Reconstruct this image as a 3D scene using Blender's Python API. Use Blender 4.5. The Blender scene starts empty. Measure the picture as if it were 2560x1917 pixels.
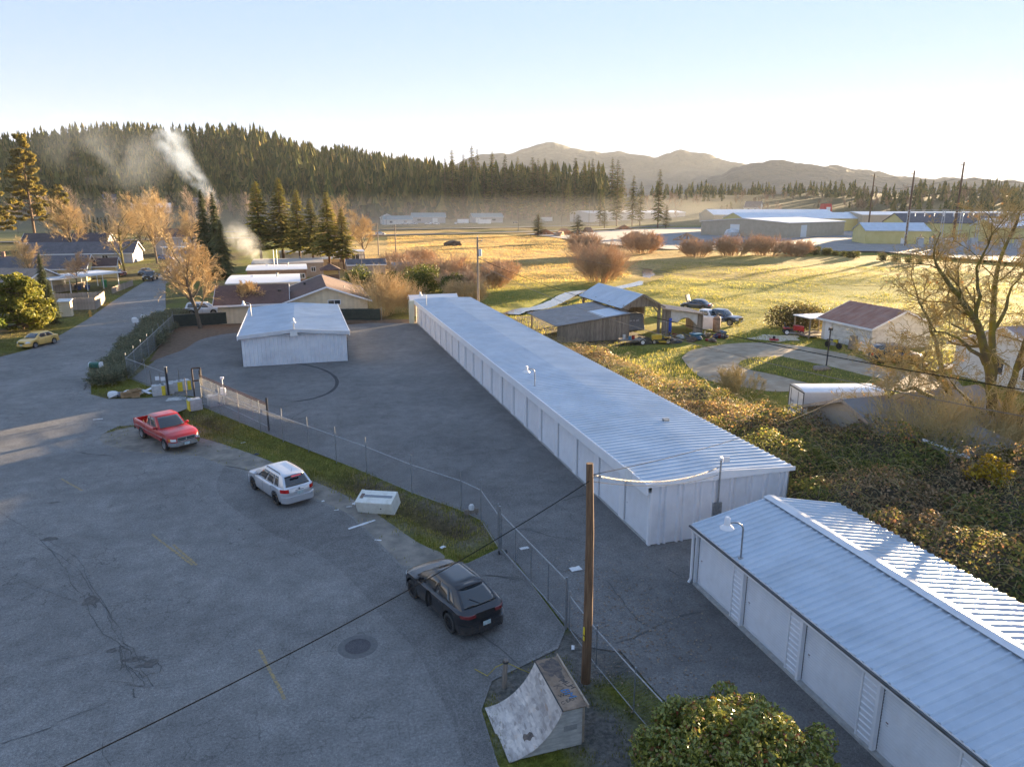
import bpy, math, random
import numpy as np
from mathutils import Vector, Matrix
rad = math.radians
PI = math.pi
# ------------------------------------------------------------------ camera, sky, sun, exposure
SC = bpy.context.scene
COL = SC.collection
CAM_H, CAM_F, CAM_PITCH, CAM_YAW = 14.7, 1775.0, 14.12, 16.6      # metres, focal length in px of a 2560 px frame, degrees
SUN_AZ, SUN_EL = 56.6, 4.9
cd = bpy.data.cameras.new('camera')
cd.sensor_width = 36.0
cd.lens = 36.0 * CAM_F / 2560.0
cd.clip_start, cd.clip_end = 0.2, 60000.0
cam = bpy.data.objects.new('camera', cd)
COL.objects.link(cam)
cam.location = (0, 0, CAM_H)
cam.rotation_euler = (rad(90 - CAM_PITCH), 0, rad(-CAM_YAW))
SC.camera = cam
world = bpy.data.worlds.new('World')
SC.world = world
world.use_nodes = True
wn = world.node_tree.nodes
wl = world.node_tree.links
wn.clear()
sky = wn.new('ShaderNodeTexSky')
sky.sky_type = 'NISHITA'
sky.sun_disc = False
sky.sun_elevation = rad(SUN_EL)
sky.sun_rotation = rad(SUN_AZ)
sky.altitude = 300
sky.air_density = 1.0
sky.dust_density = 0.0
sky.ozone_density = 4.6
bg = wn.new('ShaderNodeBackground')
bg.inputs['Strength'].default_value = 0.092
wo = wn.new('ShaderNodeOutputWorld')
soft = wn.new('ShaderNodeGamma')          # soft contrast of a thin winter sky: evens out zenith and horizon
soft.inputs['Gamma'].default_value = 0.22
wl.new(sky.outputs[0], soft.inputs[0])
tint = wn.new('ShaderNodeMix')             # white balance of the sky
tint.data_type = 'RGBA'
tint.blend_type = 'MULTIPLY'
tint.inputs[0].default_value = 1.0
tint.inputs[7].default_value = (1.0, 0.895, 1.07, 1.0)
tone = wn.new('ShaderNodeHueSaturation')
tone.inputs['Saturation'].default_value = 1.45
wl.new(soft.outputs[0], tone.inputs['Color'])
wl.new(tone.outputs[0], tint.inputs[6])
wl.new(tint.outputs[2], bg.inputs[0])
wl.new(bg.outputs[0], wo.inputs[0])
sd = bpy.data.lights.new('sun', 'SUN')
sd.energy = 5.0
sd.angle = rad(0.55)
sd.color = (1.0, 0.74, 0.44)
sun = bpy.data.objects.new('sun', sd)
COL.objects.link(sun)
SUN_DIR = Vector((math.sin(rad(SUN_AZ)) * math.cos(rad(SUN_EL)), math.cos(rad(SUN_AZ)) * math.cos(rad(SUN_EL)), math.sin(rad(SUN_EL))))
sun.rotation_euler = SUN_DIR.to_track_quat('Z', 'Y').to_euler()
SC.view_settings.view_transform = 'Standard'
SC.view_settings.look = 'None'
SC.view_settings.gamma = 1.0
SC.view_settings.exposure = 3.12
SC.view_settings.use_curve_mapping = False
SC.render.engine = 'CYCLES'
SC.cycles.use_denoising = True
SC.cycles.max_bounces = 5
SC.cycles.diffuse_bounces = 3
SC.cycles.glossy_bounces = 3
SC.cycles.transmission_bounces = 4
SC.cycles.transparent_max_bounces = 16
SC.cycles.volume_bounces = 0
SC.cycles.caustics_reflective = False
SC.cycles.caustics_refractive = False
# ------------------------------------------------------------------ materials
MATS = {}
def rgba(c):
 return (c[0], c[1], c[2], 1.0)
def new_mat(name):
 m = bpy.data.materials.new(name)
 m.use_nodes = True
 n = m.node_tree.nodes
 b = n['Principled BSDF']
 return m, n, m.node_tree.links, b
def noise(n, l, vec, scale, detail=5, rough=0.6, dist=0.0):
 t = n.new('ShaderNodeTexNoise')
 t.inputs['Scale'].default_value = scale
 t.inputs['Detail'].default_value = detail
 t.inputs['Roughness'].default_value = rough
 t.inputs['Distortion'].default_value = dist
 l.new(vec, t.inputs['Vector'])
 return t.outputs['Fac']
def ramp(n, l, fac, stops):
 r = n.new('ShaderNodeValToRGB')
 el = r.color_ramp.elements
 while len(el) < len(stops):
  el.new(0.5)
 for e, (p, c) in zip(el, stops):
  e.position = p
  e.color = rgba(c) if len(c) == 3 else c
 l.new(fac, r.inputs[0])
 return r.outputs[0]
def mixc(n, l, fac, a, b, mode='MIX'):
 m = n.new('ShaderNodeMix')
 m.data_type = 'RGBA'
 m.blend_type = mode
 for sock, v in ((m.inputs[0], fac), (m.inputs[6], a), (m.inputs[7], b)):
  if hasattr(v, 'type') and hasattr(v, 'links'):
   l.new(v, sock)
  elif isinstance(v, (int, float)):
   sock.default_value = v
  else:
   sock.default_value = rgba(v)
 return m.outputs[2]
def coords(n, l, kind='Object', scale=(1, 1, 1), rot=(0, 0, 0)):
 if kind == 'World':
  o = n.new('ShaderNodeNewGeometry').outputs['Position']
 else:
  o = n.new('ShaderNodeTexCoord').outputs[kind]
 if scale == (1, 1, 1) and rot == (0, 0, 0):
  return o
 mp = n.new('ShaderNodeMapping')
 mp.inputs['Scale'].default_value = scale
 mp.inputs['Rotation'].default_value = rot
 l.new(o, mp.inputs['Vector'])
 return mp.outputs[0]
def bump(n, l, b, height, strength=0.4, dist=0.02):
 u = n.new('ShaderNodeBump')
 u.inputs['Strength'].default_value = strength
 u.inputs['Distance'].default_value = dist
 l.new(height, u.inputs['Height'])
 l.new(u.outputs[0], b.inputs['Normal'])
def M(name, c1, c2=None, scale=4.0, rough=0.8, metal=0.0, bmp=0.0, bdist=0.01, kind='Object', stretch=(1, 1, 1),
    spec=0.5, rand=0.0, dirt=None, coat=0.0, lo=0.35, hi=0.65, bscale=None):
 """plain surface: two colours mixed by noise, optional dirt, bump, random brightness per object"""
 if name in MATS:
  return MATS[name]
 m, n, l, b = new_mat(name)
 b.inputs['Roughness'].default_value = rough
 b.inputs['Metallic'].default_value = metal
 b.inputs['Specular IOR Level'].default_value = spec
 b.inputs['Coat Weight'].default_value = coat
 col = None
 if c2 is not None or bmp:
  v = coords(n, l, kind, stretch)
  f = noise(n, l, v, scale)
  if c2 is not None:
   col = ramp(n, l, f, [(lo, c1), (hi, c2)])
  if bmp:
   fb = f if bscale is None else noise(n, l, v, bscale)
   bump(n, l, b, fb, bmp, bdist)
 if dirt is not None:
  dc, ds, amt = dirt
  v2 = coords(n, l, kind)
  f2 = noise(n, l, v2, ds, 8, 0.7)
  mask = ramp(n, l, f2, [(0.45, (0, 0, 0)), (0.75, (amt, amt, amt))])
  col = mixc(n, l, mask, col if col is not None else c1, dc)
 if rand:
  oi = n.new('ShaderNodeObjectInfo')
  r = ramp(n, l, oi.outputs['Random'], [(0, (1 - rand,) * 3), (1, (1 + rand,) * 3)])
  col = mixc(n, l, 1.0, col if col is not None else c1, r, 'MULTIPLY')
 if col is None:
  b.inputs['Base Color'].default_value = rgba(c1)
 else:
  l.new(col, b.inputs['Base Color'])
 MATS[name] = m
 return m
def leaf_mat(name, stops, transl=0.35, rough=0.6, spec=0.3, nscale=0.0, rand=0.0):
 """foliage: every leaf its own tint (random per island), some light through the leaf"""
 if name in MATS:
  return MATS[name]
 m, n, l, b = new_mat(name)
 g = n.new('ShaderNodeNewGeometry')
 col = ramp(n, l, g.outputs['Random Per Island'], stops)
 if nscale:
  f = noise(n, l, coords(n, l, 'World'), nscale, 3)
  r = ramp(n, l, f, [(0.3, (0.6,) * 3), (0.7, (1.35,) * 3)])
  col = mixc(n, l, 1.0, col, r, 'MULTIPLY')
 if rand:
  oi = n.new('ShaderNodeObjectInfo')
  r = ramp(n, l, oi.outputs['Random'], [(0, (1 - rand, 1 - rand, 1 - rand * 0.6)), (1, (1 + rand, 1 + rand * 0.8, 1 + rand * 0.3))])
  col = mixc(n, l, 1.0, col, r, 'MULTIPLY')
 l.new(col, b.inputs['Base Color'])
 b.inputs['Roughness'].default_value = rough
 b.inputs['Specular IOR Level'].default_value = spec
 t = n.new('ShaderNodeBsdfTranslucent')
 l.new(col, t.inputs[0])
 mx = n.new('ShaderNodeMixShader')
 mx.inputs[0].default_value = transl
 l.new(b.outputs[0], mx.inputs[1])
 l.new(t.outputs[0], mx.inputs[2])
 l.new(mx.outputs[0], n['Material Output'].inputs[0])
 MATS[name] = m
 return m
def asphalt_mat(name, c, dark, crack=0.6, tint=None):
 if name in MATS:
  return MATS[name]
 m, n, l, b = new_mat(name)
 v = coords(n, l, 'World')
 big = noise(n, l, v, 0.18, 6, 0.65)
 mid = noise(n, l, v, 1.3, 6, 0.7)
 fine = noise(n, l, v, 38, 3, 0.7)
 spk = noise(n, l, v, 11, 4, 0.75)
 col = ramp(n, l, big, [(0.3, dark), (0.5, c), (0.72, tuple(x * 1.3 for x in c))])
 r = ramp(n, l, mid, [(0.3, (0.78,) * 3), (0.7, (1.18,) * 3)])
 col = mixc(n, l, 1.0, col, r, 'MULTIPLY')
 r2 = ramp(n, l, fine, [(0.3, (0.5,) * 3), (0.52, (1.0,) * 3), (0.75, (1.8,) * 3)])
 col = mixc(n, l, 1.0, col, r2, 'MULTIPLY')
 r3 = ramp(n, l, spk, [(0.3, (0.62,) * 3), (0.5, (1.0,) * 3), (0.72, (1.42,) * 3)])
 col = mixc(n, l, 1.0, col, r3, 'MULTIPLY')
 # fine crack net, only in worn patches
 wv = n.new('ShaderNodeVectorMath')
 wv.operation = 'ADD'
 nz = n.new('ShaderNodeTexNoise')
 nz.inputs['Scale'].default_value = 1.6
 nz.inputs['Detail'].default_value = 6
 l.new(v, nz.inputs['Vector'])
 l.new(v, wv.inputs[0])
 l.new(nz.outputs['Color'], wv.inputs[1])
 vo = n.new('ShaderNodeTexVoronoi')
 vo.feature = 'DISTANCE_TO_EDGE'
 vo.inputs['Scale'].default_value = 1.15
 l.new(wv.outputs[0], vo.inputs['Vector'])
 line = ramp(n, l, vo.outputs['Distance'], [(0.0, (1, 1, 1)), (0.022, (0, 0, 0))])
 wear = ramp(n, l, noise(n, l, v, 0.21, 3), [(0.47, (0, 0, 0)), (0.6, (crack,) * 3)])
 mk = mixc(n, l, 1.0, line, wear, 'MULTIPLY')
 col = mixc(n, l, mk, col, tuple(x * 0.35 for x in dark))
 l.new(col, b.inputs['Base Color'])
 b.inputs['Roughness'].default_value = 0.86
 b.inputs['Specular IOR Level'].default_value = 0.35
 bump(n, l, b, fine, 0.5, 0.006)
 MATS[name] = m
 return m
# ------------------------------------------------------------------ mesh helpers
class MB:
 """collects faces for ONE mesh"""
 def __init__(s):
  s.v, s.f, s.m, s.k = [], [], [], 0
 def add(s, vs, fs, mi=None):
  o = len(s.v)
  s.v.extend(tuple(p) for p in vs)
  for f in fs:
   s.f.append(tuple(i + o for i in f))
   s.m.append(s.k if mi is None else mi)
  return s
 def box(s, x0, x1, y0, y1, z0, z1):
  v = [(x, y, z) for z in (z0, z1) for y in (y0, y1) for x in (x0, x1)]
  return s.add(v, [(0, 2, 3, 1), (4, 5, 7, 6), (0, 1, 5, 4), (2, 6, 7, 3), (0, 4, 6, 2), (1, 3, 7, 5)])
 def obox(s, c, ux, uy, uz):
  """box centred at c with half-axis vectors"""
  c, ux, uy, uz = Vector(c), Vector(ux), Vector(uy), Vector(uz)
  v = [c + ux * a + uy * b + uz * d for d in (-1, 1) for b in (-1, 1) for a in (-1, 1)]
  return s.add(v, [(0, 2, 3, 1), (4, 5, 7, 6), (0, 1, 5, 4), (2, 6, 7, 3), (0, 4, 6, 2), (1, 3, 7, 5)])
 def bar(s, p, q, w, h, up=(0, 0, 1)):
  p, q = Vector(p), Vector(q)
  d = q - p
  side = d.cross(Vector(up))
  if side.length < 1e-6:
   side = d.cross(Vector((1, 0, 0)))
  side.normalize()
  u = side.cross(d).normalized()
  return s.obox((p + q) / 2, d / 2, side * w / 2, u * h / 2)
 def tube(s, pts, r, n=8, cap=True):
  pts = [Vector(p) for p in pts]
  if not isinstance(r, (list, tuple)):
   r = [r] * len(pts)
  o = []
  prev = None
  for i, p in enumerate(pts):
   t = (pts[min(i + 1, len(pts) - 1)] - pts[max(i - 1, 0)])
   t.normalize()
   a = Vector((0, 0, 1)) if abs(t.z) < 0.9 else Vector((1, 0, 0))
   if prev is not None:
    a = prev
   u = t.cross(a)
   if u.length < 1e-6:
    u = t.cross(Vector((0, 1, 0)))
   u.normalize()
   w = u.cross(t).normalized()
   prev = w
   for k in range(n):
    an = 2 * PI * k / n
    o.append(p + u * (math.cos(an) * r[i]) + w * (math.sin(an) * r[i]))
  fs = []
  for i in range(len(pts) - 1):
   for k in range(n):
    a, b = i * n + k, i * n + (k + 1) % n
    fs.append((a, b, b + n, a + n))
  if cap:
   fs.append(tuple(range(n - 1, -1, -1)))
   fs.append(tuple(range((len(pts) - 1) * n, len(pts) * n)))
  return s.add(o, fs)
 def lathe(s, prof, n=16, c=(0, 0, 0), axis='z'):
  """prof: list of (r, h)"""
  vs, fs = [], []
  for r, h in prof:
   for k in range(n):
    a = 2 * PI * k / n
    x, y = r * math.cos(a), r * math.sin(a)
    if axis == 'z':
     vs.append((c[0] + x, c[1] + y, c[2] + h))
    elif axis == 'y':
     vs.append((c[0] + x, c[1] + h, c[2] + y))
    else:
     vs.append((c[0] + h, c[1] + x, c[2] + y))
  for i in range(len(prof) - 1):
   for k in range(n):
    a, b = i * n + k, i * n + (k + 1) % n
    fs.append((a, b, b + n, a + n))
  return s.add(vs, fs)
 def prism(s, poly, h0, h1, fn=None):
  """closed 2-D polygon extruded; fn maps (u, v, h) to xyz"""
  fn = fn or (lambda u, v, h: (u, v, h))
  n = len(poly)
  vs = [fn(u, v, h0) for u, v in poly] + [fn(u, v, h1) for u, v in poly]
  fs = [tuple(range(n - 1, -1, -1)), tuple(range(n, 2 * n))] + [(i, (i + 1) % n, (i + 1) % n + n, i + n) for i in range(n)]
  return s.add(vs, fs)
 def grid(s, fn, nu, nv):
  vs = [fn(i / nu, j / nv) for j in range(nv + 1) for i in range(nu + 1)]
  fs = [(j * (nu + 1) + i, j * (nu + 1) + i + 1, (j + 1) * (nu + 1) + i + 1, (j + 1) * (nu + 1) + i) for j in range(nv) for i in range(nu)]
  return s.add(vs, fs)
 def slab(s, fn, nu, nv, off):
  """a curved sheet with thickness: fn gives the outer face, off the vector to the inner face"""
  off = Vector(off)
  s.grid(fn, nu, nv)
  b = len(s.v)
  vs = [Vector(fn(i / nu, j / nv)) + off for j in range(nv + 1) for i in range(nu + 1)]
  idx = lambda i, j: j * (nu + 1) + i
  fs = [(idx(i, j), idx(i, j + 1), idx(i + 1, j + 1), idx(i + 1, j)) for j in range(nv) for i in range(nu)]
  s.add(vs, fs)
  a = b - (nu + 1) * (nv + 1)
  rim = [idx(i, 0) for i in range(nu)] + [idx(nu, j) for j in range(nv)] + [idx(i, nv) for i in range(nu, 0, -1)] + [idx(0, j) for j in range(nv, 0, -1)]
  for i in range(len(rim)):
   p, q = rim[i], rim[(i + 1) % len(rim)]
   s.f.append((a + q, a + p, b + p, b + q))
   s.m.append(s.k)
  return s
 def mesh(s, name, mats, smooth=False, angle=None):
  me = bpy.data.meshes.new(name)
  me.from_pydata(s.v, [], s.f)
  mats = mats if isinstance(mats, (list, tuple)) else [mats]
  for m in mats:
   me.materials.append(m)
  if len(mats) > 1:
   me.polygons.foreach_set('material_index', s.m)
  if smooth:
   me.polygons.foreach_set('use_smooth', [True] * len(s.f))
   if angle:
    me.set_sharp_from_angle(angle=rad(angle))
  me.update()
  return me
 def build(s, name, mats, parent=None, smooth=False, angle=None, loc=None, rotz=None):
  return link(name, s.mesh(name, mats, smooth, angle), parent, loc, rotz)
def link(name, me, parent=None, loc=None, rotz=None):
 o = bpy.data.objects.new(name, me)
 COL.objects.link(o)
 if parent is not None:
  o.parent = parent
 if loc is not None:
  o.location = loc
 if rotz is not None:
  o.rotation_euler = (0, 0, rotz)
 return o
def quads_mesh(name, q, mat, tri=False):
 """numpy (N, 4, 3) or (N, 3, 3) -> mesh"""
 q = np.asarray(q, dtype=np.float32)
 n, k = q.shape[0], q.shape[1]
 me = bpy.data.meshes.new(name)
 me.vertices.add(n * k)
 me.vertices.foreach_set('co', q.reshape(-1))
 me.loops.add(n * k)
 me.loops.foreach_set('vertex_index', np.arange(n * k, dtype=np.int32))
 me.polygons.add(n)
 me.polygons.foreach_set('loop_start', np.arange(0, n * k, k, dtype=np.int32))
 me.update(calc_edges=True)
 for m in (mat if isinstance(mat, (list, tuple)) else [mat]):
  me.materials.append(m)
 return me
def tag(o, label=None, cat=None, group=None, kind=None):
 if label:
  o['label'] = label
 if cat:
  o['category'] = cat
 if group:
  o['group'] = group
 if kind:
  o['kind'] = kind
 return o
def thing(name, label, cat, loc=(0, 0, 0), rotz=0.0, group=None):
 o = bpy.data.objects.new(name, None)
 o.empty_display_size = 0.3
 COL.objects.link(o)
 o.location = loc
 o.rotation_euler = (0, 0, rotz)
 return tag(o, label, cat, group)
def copy_tree(o, parent=None):
 c = o.copy()
 COL.objects.link(c)
 c.parent = parent
 for ch in KIDS.get(o.name, []):
  copy_tree(ch, c)
 return c
KIDS = {}
def index_kids(o):
 KIDS[o.name] = list(o.children)
 for c in o.children:
  index_kids(c)
def dup(root, loc, rotz, label, group=None, scale=None, cat=None):
 if root.name not in KIDS:
  index_kids(root)
 c = copy_tree(root)
 c.location = loc
 c.rotation_euler = (0, 0, rotz)
 if scale is not None:
  c.scale = scale if isinstance(scale, (tuple, list)) else (scale,) * 3
 tag(c, label, cat, group)
 return c
_cp, _sp = math.cos(rad(CAM_PITCH)), math.sin(rad(CAM_PITCH))
_cy, _sy = math.cos(rad(CAM_YAW)), math.sin(rad(CAM_YAW))
def at(x, y, z=0.0):
 """where the surveyed sight line (x, y of a 2211 px wide print) meets height z"""
 k = 2560.0 / 2211.0
 a, c = (x * k - 1280.0) / CAM_F, -(y * k - 958.5) / CAM_F
 d = Vector((a, _cp + c * _sp, -_sp + c * _cp))
 d = Vector((d.x * _cy + d.y * _sy, -d.x * _sy + d.y * _cy, d.z))
 t = (z - CAM_H) / d.z
 return Vector((d.x * t, d.y * t, z))
RNG = np.random.default_rng(7)
def poly_sheet(name, pts, mat, z, parent=None, kind='structure'):
 """flat sheet from an outline, triangulated"""
 from mathutils.geometry import tessellate_polygon
 vs = [Vector((p[0], p[1], z)) for p in pts]
 tr = tessellate_polygon([vs])
 me = bpy.data.meshes.new(name)
 fs = []
 for t in tr:
  a, b, c = (vs[i] for i in t)
  up = (b - a).cross(c - a).z
  fs.append(tuple(t) if up > 0 else tuple(reversed(t)))
 me.from_pydata([tuple(v) for v in vs], [], fs)
 me.materials.append(mat)
 o = link(name, me, parent)
 if kind:
  o['kind'] = kind
 return o
def smooth_line(pts, n=6):
 """Catmull-Rom through 2-D points"""
 P_ = [np.array(p[:2], float) for p in pts]
 P_ = [P_[0]] + P_ + [P_[-1]]
 out = []
 for i in range(1, len(P_) - 2):
  a, b, c, d = P_[i - 1:i + 3]
  for k in range(n):
   t = k / n
   out.append(tuple(0.5 * ((2 * b) + (c - a) * t + (2 * a - 5 * b + 4 * c - d) * t * t + (3 * b - a - 3 * c + d) * t ** 3)))
 out.append(tuple(P_[-2]))
 return out
def seg_dist(x, y, line):
 """distance of arrays x, y to a polyline"""
 best = np.full(np.shape(x), 1e9)
 for (ax, ay), (bx, by) in zip(line[:-1], line[1:]):
  dx, dy = bx - ax, by - ay
  t = np.clip(((x - ax) * dx + (y - ay) * dy) / (dx * dx + dy * dy + 1e-9), 0, 1)
  best = np.minimum(best, np.hypot(x - ax - t * dx, y - ay - t * dy))
 return best
def inside(x, y, poly):
 """point-in-polygon for arrays"""
 r = np.zeros(np.shape(x), bool)
 n = len(poly)
 for i in range(n):
  x0, y0 = poly[i][0], poly[i][1]
  x1, y1 = poly[(i + 1) % n][0], poly[(i + 1) % n][1]
  c = ((y0 > y) != (y1 > y)) & (x < (x1 - x0) * (y - y0) / (y1 - y0 + 1e-12) + x0)
  r ^= c
 return r
def vnoise(x, y, s, seed=0):
 """smooth value noise for arrays"""
 x, y = np.asarray(x) / s + seed * 17.3, np.asarray(y) / s - seed * 9.1
 xi, yi = np.floor(x).astype(np.int64), np.floor(y).astype(np.int64)
 fx, fy = x - xi, y - yi
 fx, fy = fx * fx * (3 - 2 * fx), fy * fy * (3 - 2 * fy)
 def h(a, b):
  k = (a * 374761393 + b * 668265263 + seed * 1442695) & 0x7fffffff
  k = ((k ^ (k >> 13)) * 1274126177) & 0x7fffffff
  return ((k ^ (k >> 16)) & 0xffff) / 65535.0
 return (h(xi, yi) * (1 - fx) + h(xi + 1, yi) * fx) * (1 - fy) + (h(xi, yi + 1) * (1 - fx) + h(xi + 1, yi + 1) * fx) * fy
# ------------------------------------------------------------------ survey windows (print regions used to read positions)
def zoomer(x0, y0, x1, outw):
 s = (x1 - x0) / outw
 k = 2211.0 / 2560.0
 return lambda x, y, z=0.0: at((x0 + x * s) * k, (y0 + y * s) * k, z)
vA = zoomer(1400, 1050, 2060, 2212)
vB = zoomer(1650, 1150, 2560, 1965)
vC = zoomer(200, 780, 800, 2212)
vD = zoomer(560, 1100, 1300, 2212)
vE = zoomer(1180, 1300, 1780, 1610)
vF = zoomer(0, 250, 640, 1631)
vG = zoomer(480, 400, 1120, 2120)
vH = zoomer(1900, 650, 2560, 1822)
vI = zoomer(1400, 680, 2000, 2212)
vJ = zoomer(1700, 380, 2560, 2212)
vK = zoomer(1000, 300, 1700, 2212)
vL = zoomer(0, 1150, 700, 1511)
# ------------------------------------------------------------------ ground
DITCH = [(-9.2, 54.6), (-8.2, 53.6), (-4.6, 48.6), (-0.6, 43.0), (1.9, 37.4), (4.7, 32.2), (6.3, 29.8)]
FENCE_A = [(-7.6, 55.6), (-1.7, 45.8), (2.9, 38.4), (4.9, 34.85), (6.9, 31.9), (7.55, 30.5), (7.6, 27.6)]
VERGE = [(-8.6, 55.7), (-10.2, 53.0), (-11.6, 52.2), (-12.6, 52.1), (-13.2, 50.6), (-13.1, 49.4), (-12.5, 48.2), (-10.8, 46.4), (-8.4, 45.1),
    (-6.5, 44.2), (-4.9, 42.0), (-2.4, 39.6), (0.1, 35.5), (1.7, 32.9), (2.8, 29.1), (3.3, 27.3), (4.3, 26.8), (6.0, 26.7), (7.5, 27.7)]
CREEK = [(28.5, 96.5), (31.5, 100.2), (34.6, 101.5), (39.8, 108.0), (44.8, 115.5), (48.5, 119.2), (58, 123), (70, 135), (82, 160)]
DRIVE = [tuple(vI(x, y)[:2]) for x, y in [(1120, 790), (1200, 725), (1350, 690), (1600, 658), (1900, 650), (2100, 668)]] + \
  [tuple(vH(x, y)[:2]) for x, y in [(330, 600), (640, 660), (860, 745), (1010, 770), (1300, 800), (1400, 900), (1200, 960), (900, 900), (640, 905), (260, 905)]] + \
  [tuple(vI(x, y)[:2]) for x, y in [(1950, 1100), (1700, 1062), (1450, 1018), (1300, 970), (1200, 890)]]
ISLAND = [tuple(vI(x, y)[:2]) for x, y in [(1640, 850), (1690, 810), (1800, 788), (2000, 780)]] + \
    [tuple(vH(x, y)[:2]) for x, y in [(180, 672), (480, 735), (700, 790), (840, 825), (760, 868), (560, 880), (300, 842)]] + \
    [tuple(vI(x, y)[:2]) for x, y in [(2000, 952), (1800, 912), (1690, 882)]]
def sstep(a, b, x):
 t = np.clip((np.asarray(x, float) - a) / (b - a), 0, 1)
 return t * t * (3 - 2 * t)
def ground_h(x, y):
 x, y = np.asarray(x, float), np.asarray(y, float)
 h = np.full(np.shape(x), -0.03)
 d = seg_dist(x, y, DITCH)
 h -= 0.55 * np.clip(1 - d / 1.15, 0, 1) ** 1.4
 d = seg_dist(x, y, CREEK)
 h -= 0.7 * (1 - sstep(1.2, 5.0, d))
 far = sstep(62, 90, y) * sstep(24, 34, x) + sstep(115, 160, y) * sstep(-12, 20, x)
 far = np.clip(far, 0, 1)
 h += far * ((vnoise(x, y, 9.0, 1) - 0.5) * 0.45 + (vnoise(x, y, 2.6, 2) - 0.5) * 0.16 + (vnoise(x, y, 30.0, 3) - 0.5) * 0.7)
 # the wooded hill to the north-west and the gentle rise to the north-east
 hill = 85 * np.exp(-((x + 165) / np.where(x < -165, 270, 400)) ** 2) * sstep(430 + 190 * sstep(0, 90, x), 1060, y) * (1 - 0.5 * sstep(1150, 1900, y))
 hill = hill + 13 * sstep(618, 690, y) * sstep(10, 80, x) * (1 - sstep(300, 430, x))
 rise = 27 * sstep(480, 1050, np.hypot(x, y)) * sstep(0.28, 0.55, np.arctan2(x, y + 1e-6)) * sstep(1.5, 1.0, np.arctan2(x, y + 1e-6) + 0 * x)
 bumpy = sstep(450 + 190 * sstep(0, 90, x), 800, y) * ((vnoise(x, y, 120.0, 5) - 0.5) * 16 + (vnoise(x, y, 45.0, 6) - 0.5) * 5)
 return h + hill * (0.9 + 0.25 * vnoise(x, y, 160.0, 4)) + rise + bumpy * sstep(0, 60, hill + rise)
def axis(lo, hi, step, out_lo, out_hi, g=1.13):
 a = list(np.arange(lo, hi + 1e-6, step))
 s, v = step, hi
 while v < out_hi:
  s *= g
  v += s
  a.append(v)
 s, v = step, lo
 b = []
 while v > out_lo:
  s *= g
  v -= s
  b.append(v)
 return np.array(b[::-1] + a)
def lerp3(a, b, t):
 t = np.clip(t, 0, 1)[..., None]
 return np.array(a) * (1 - t) + np.array(b) * t
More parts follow.
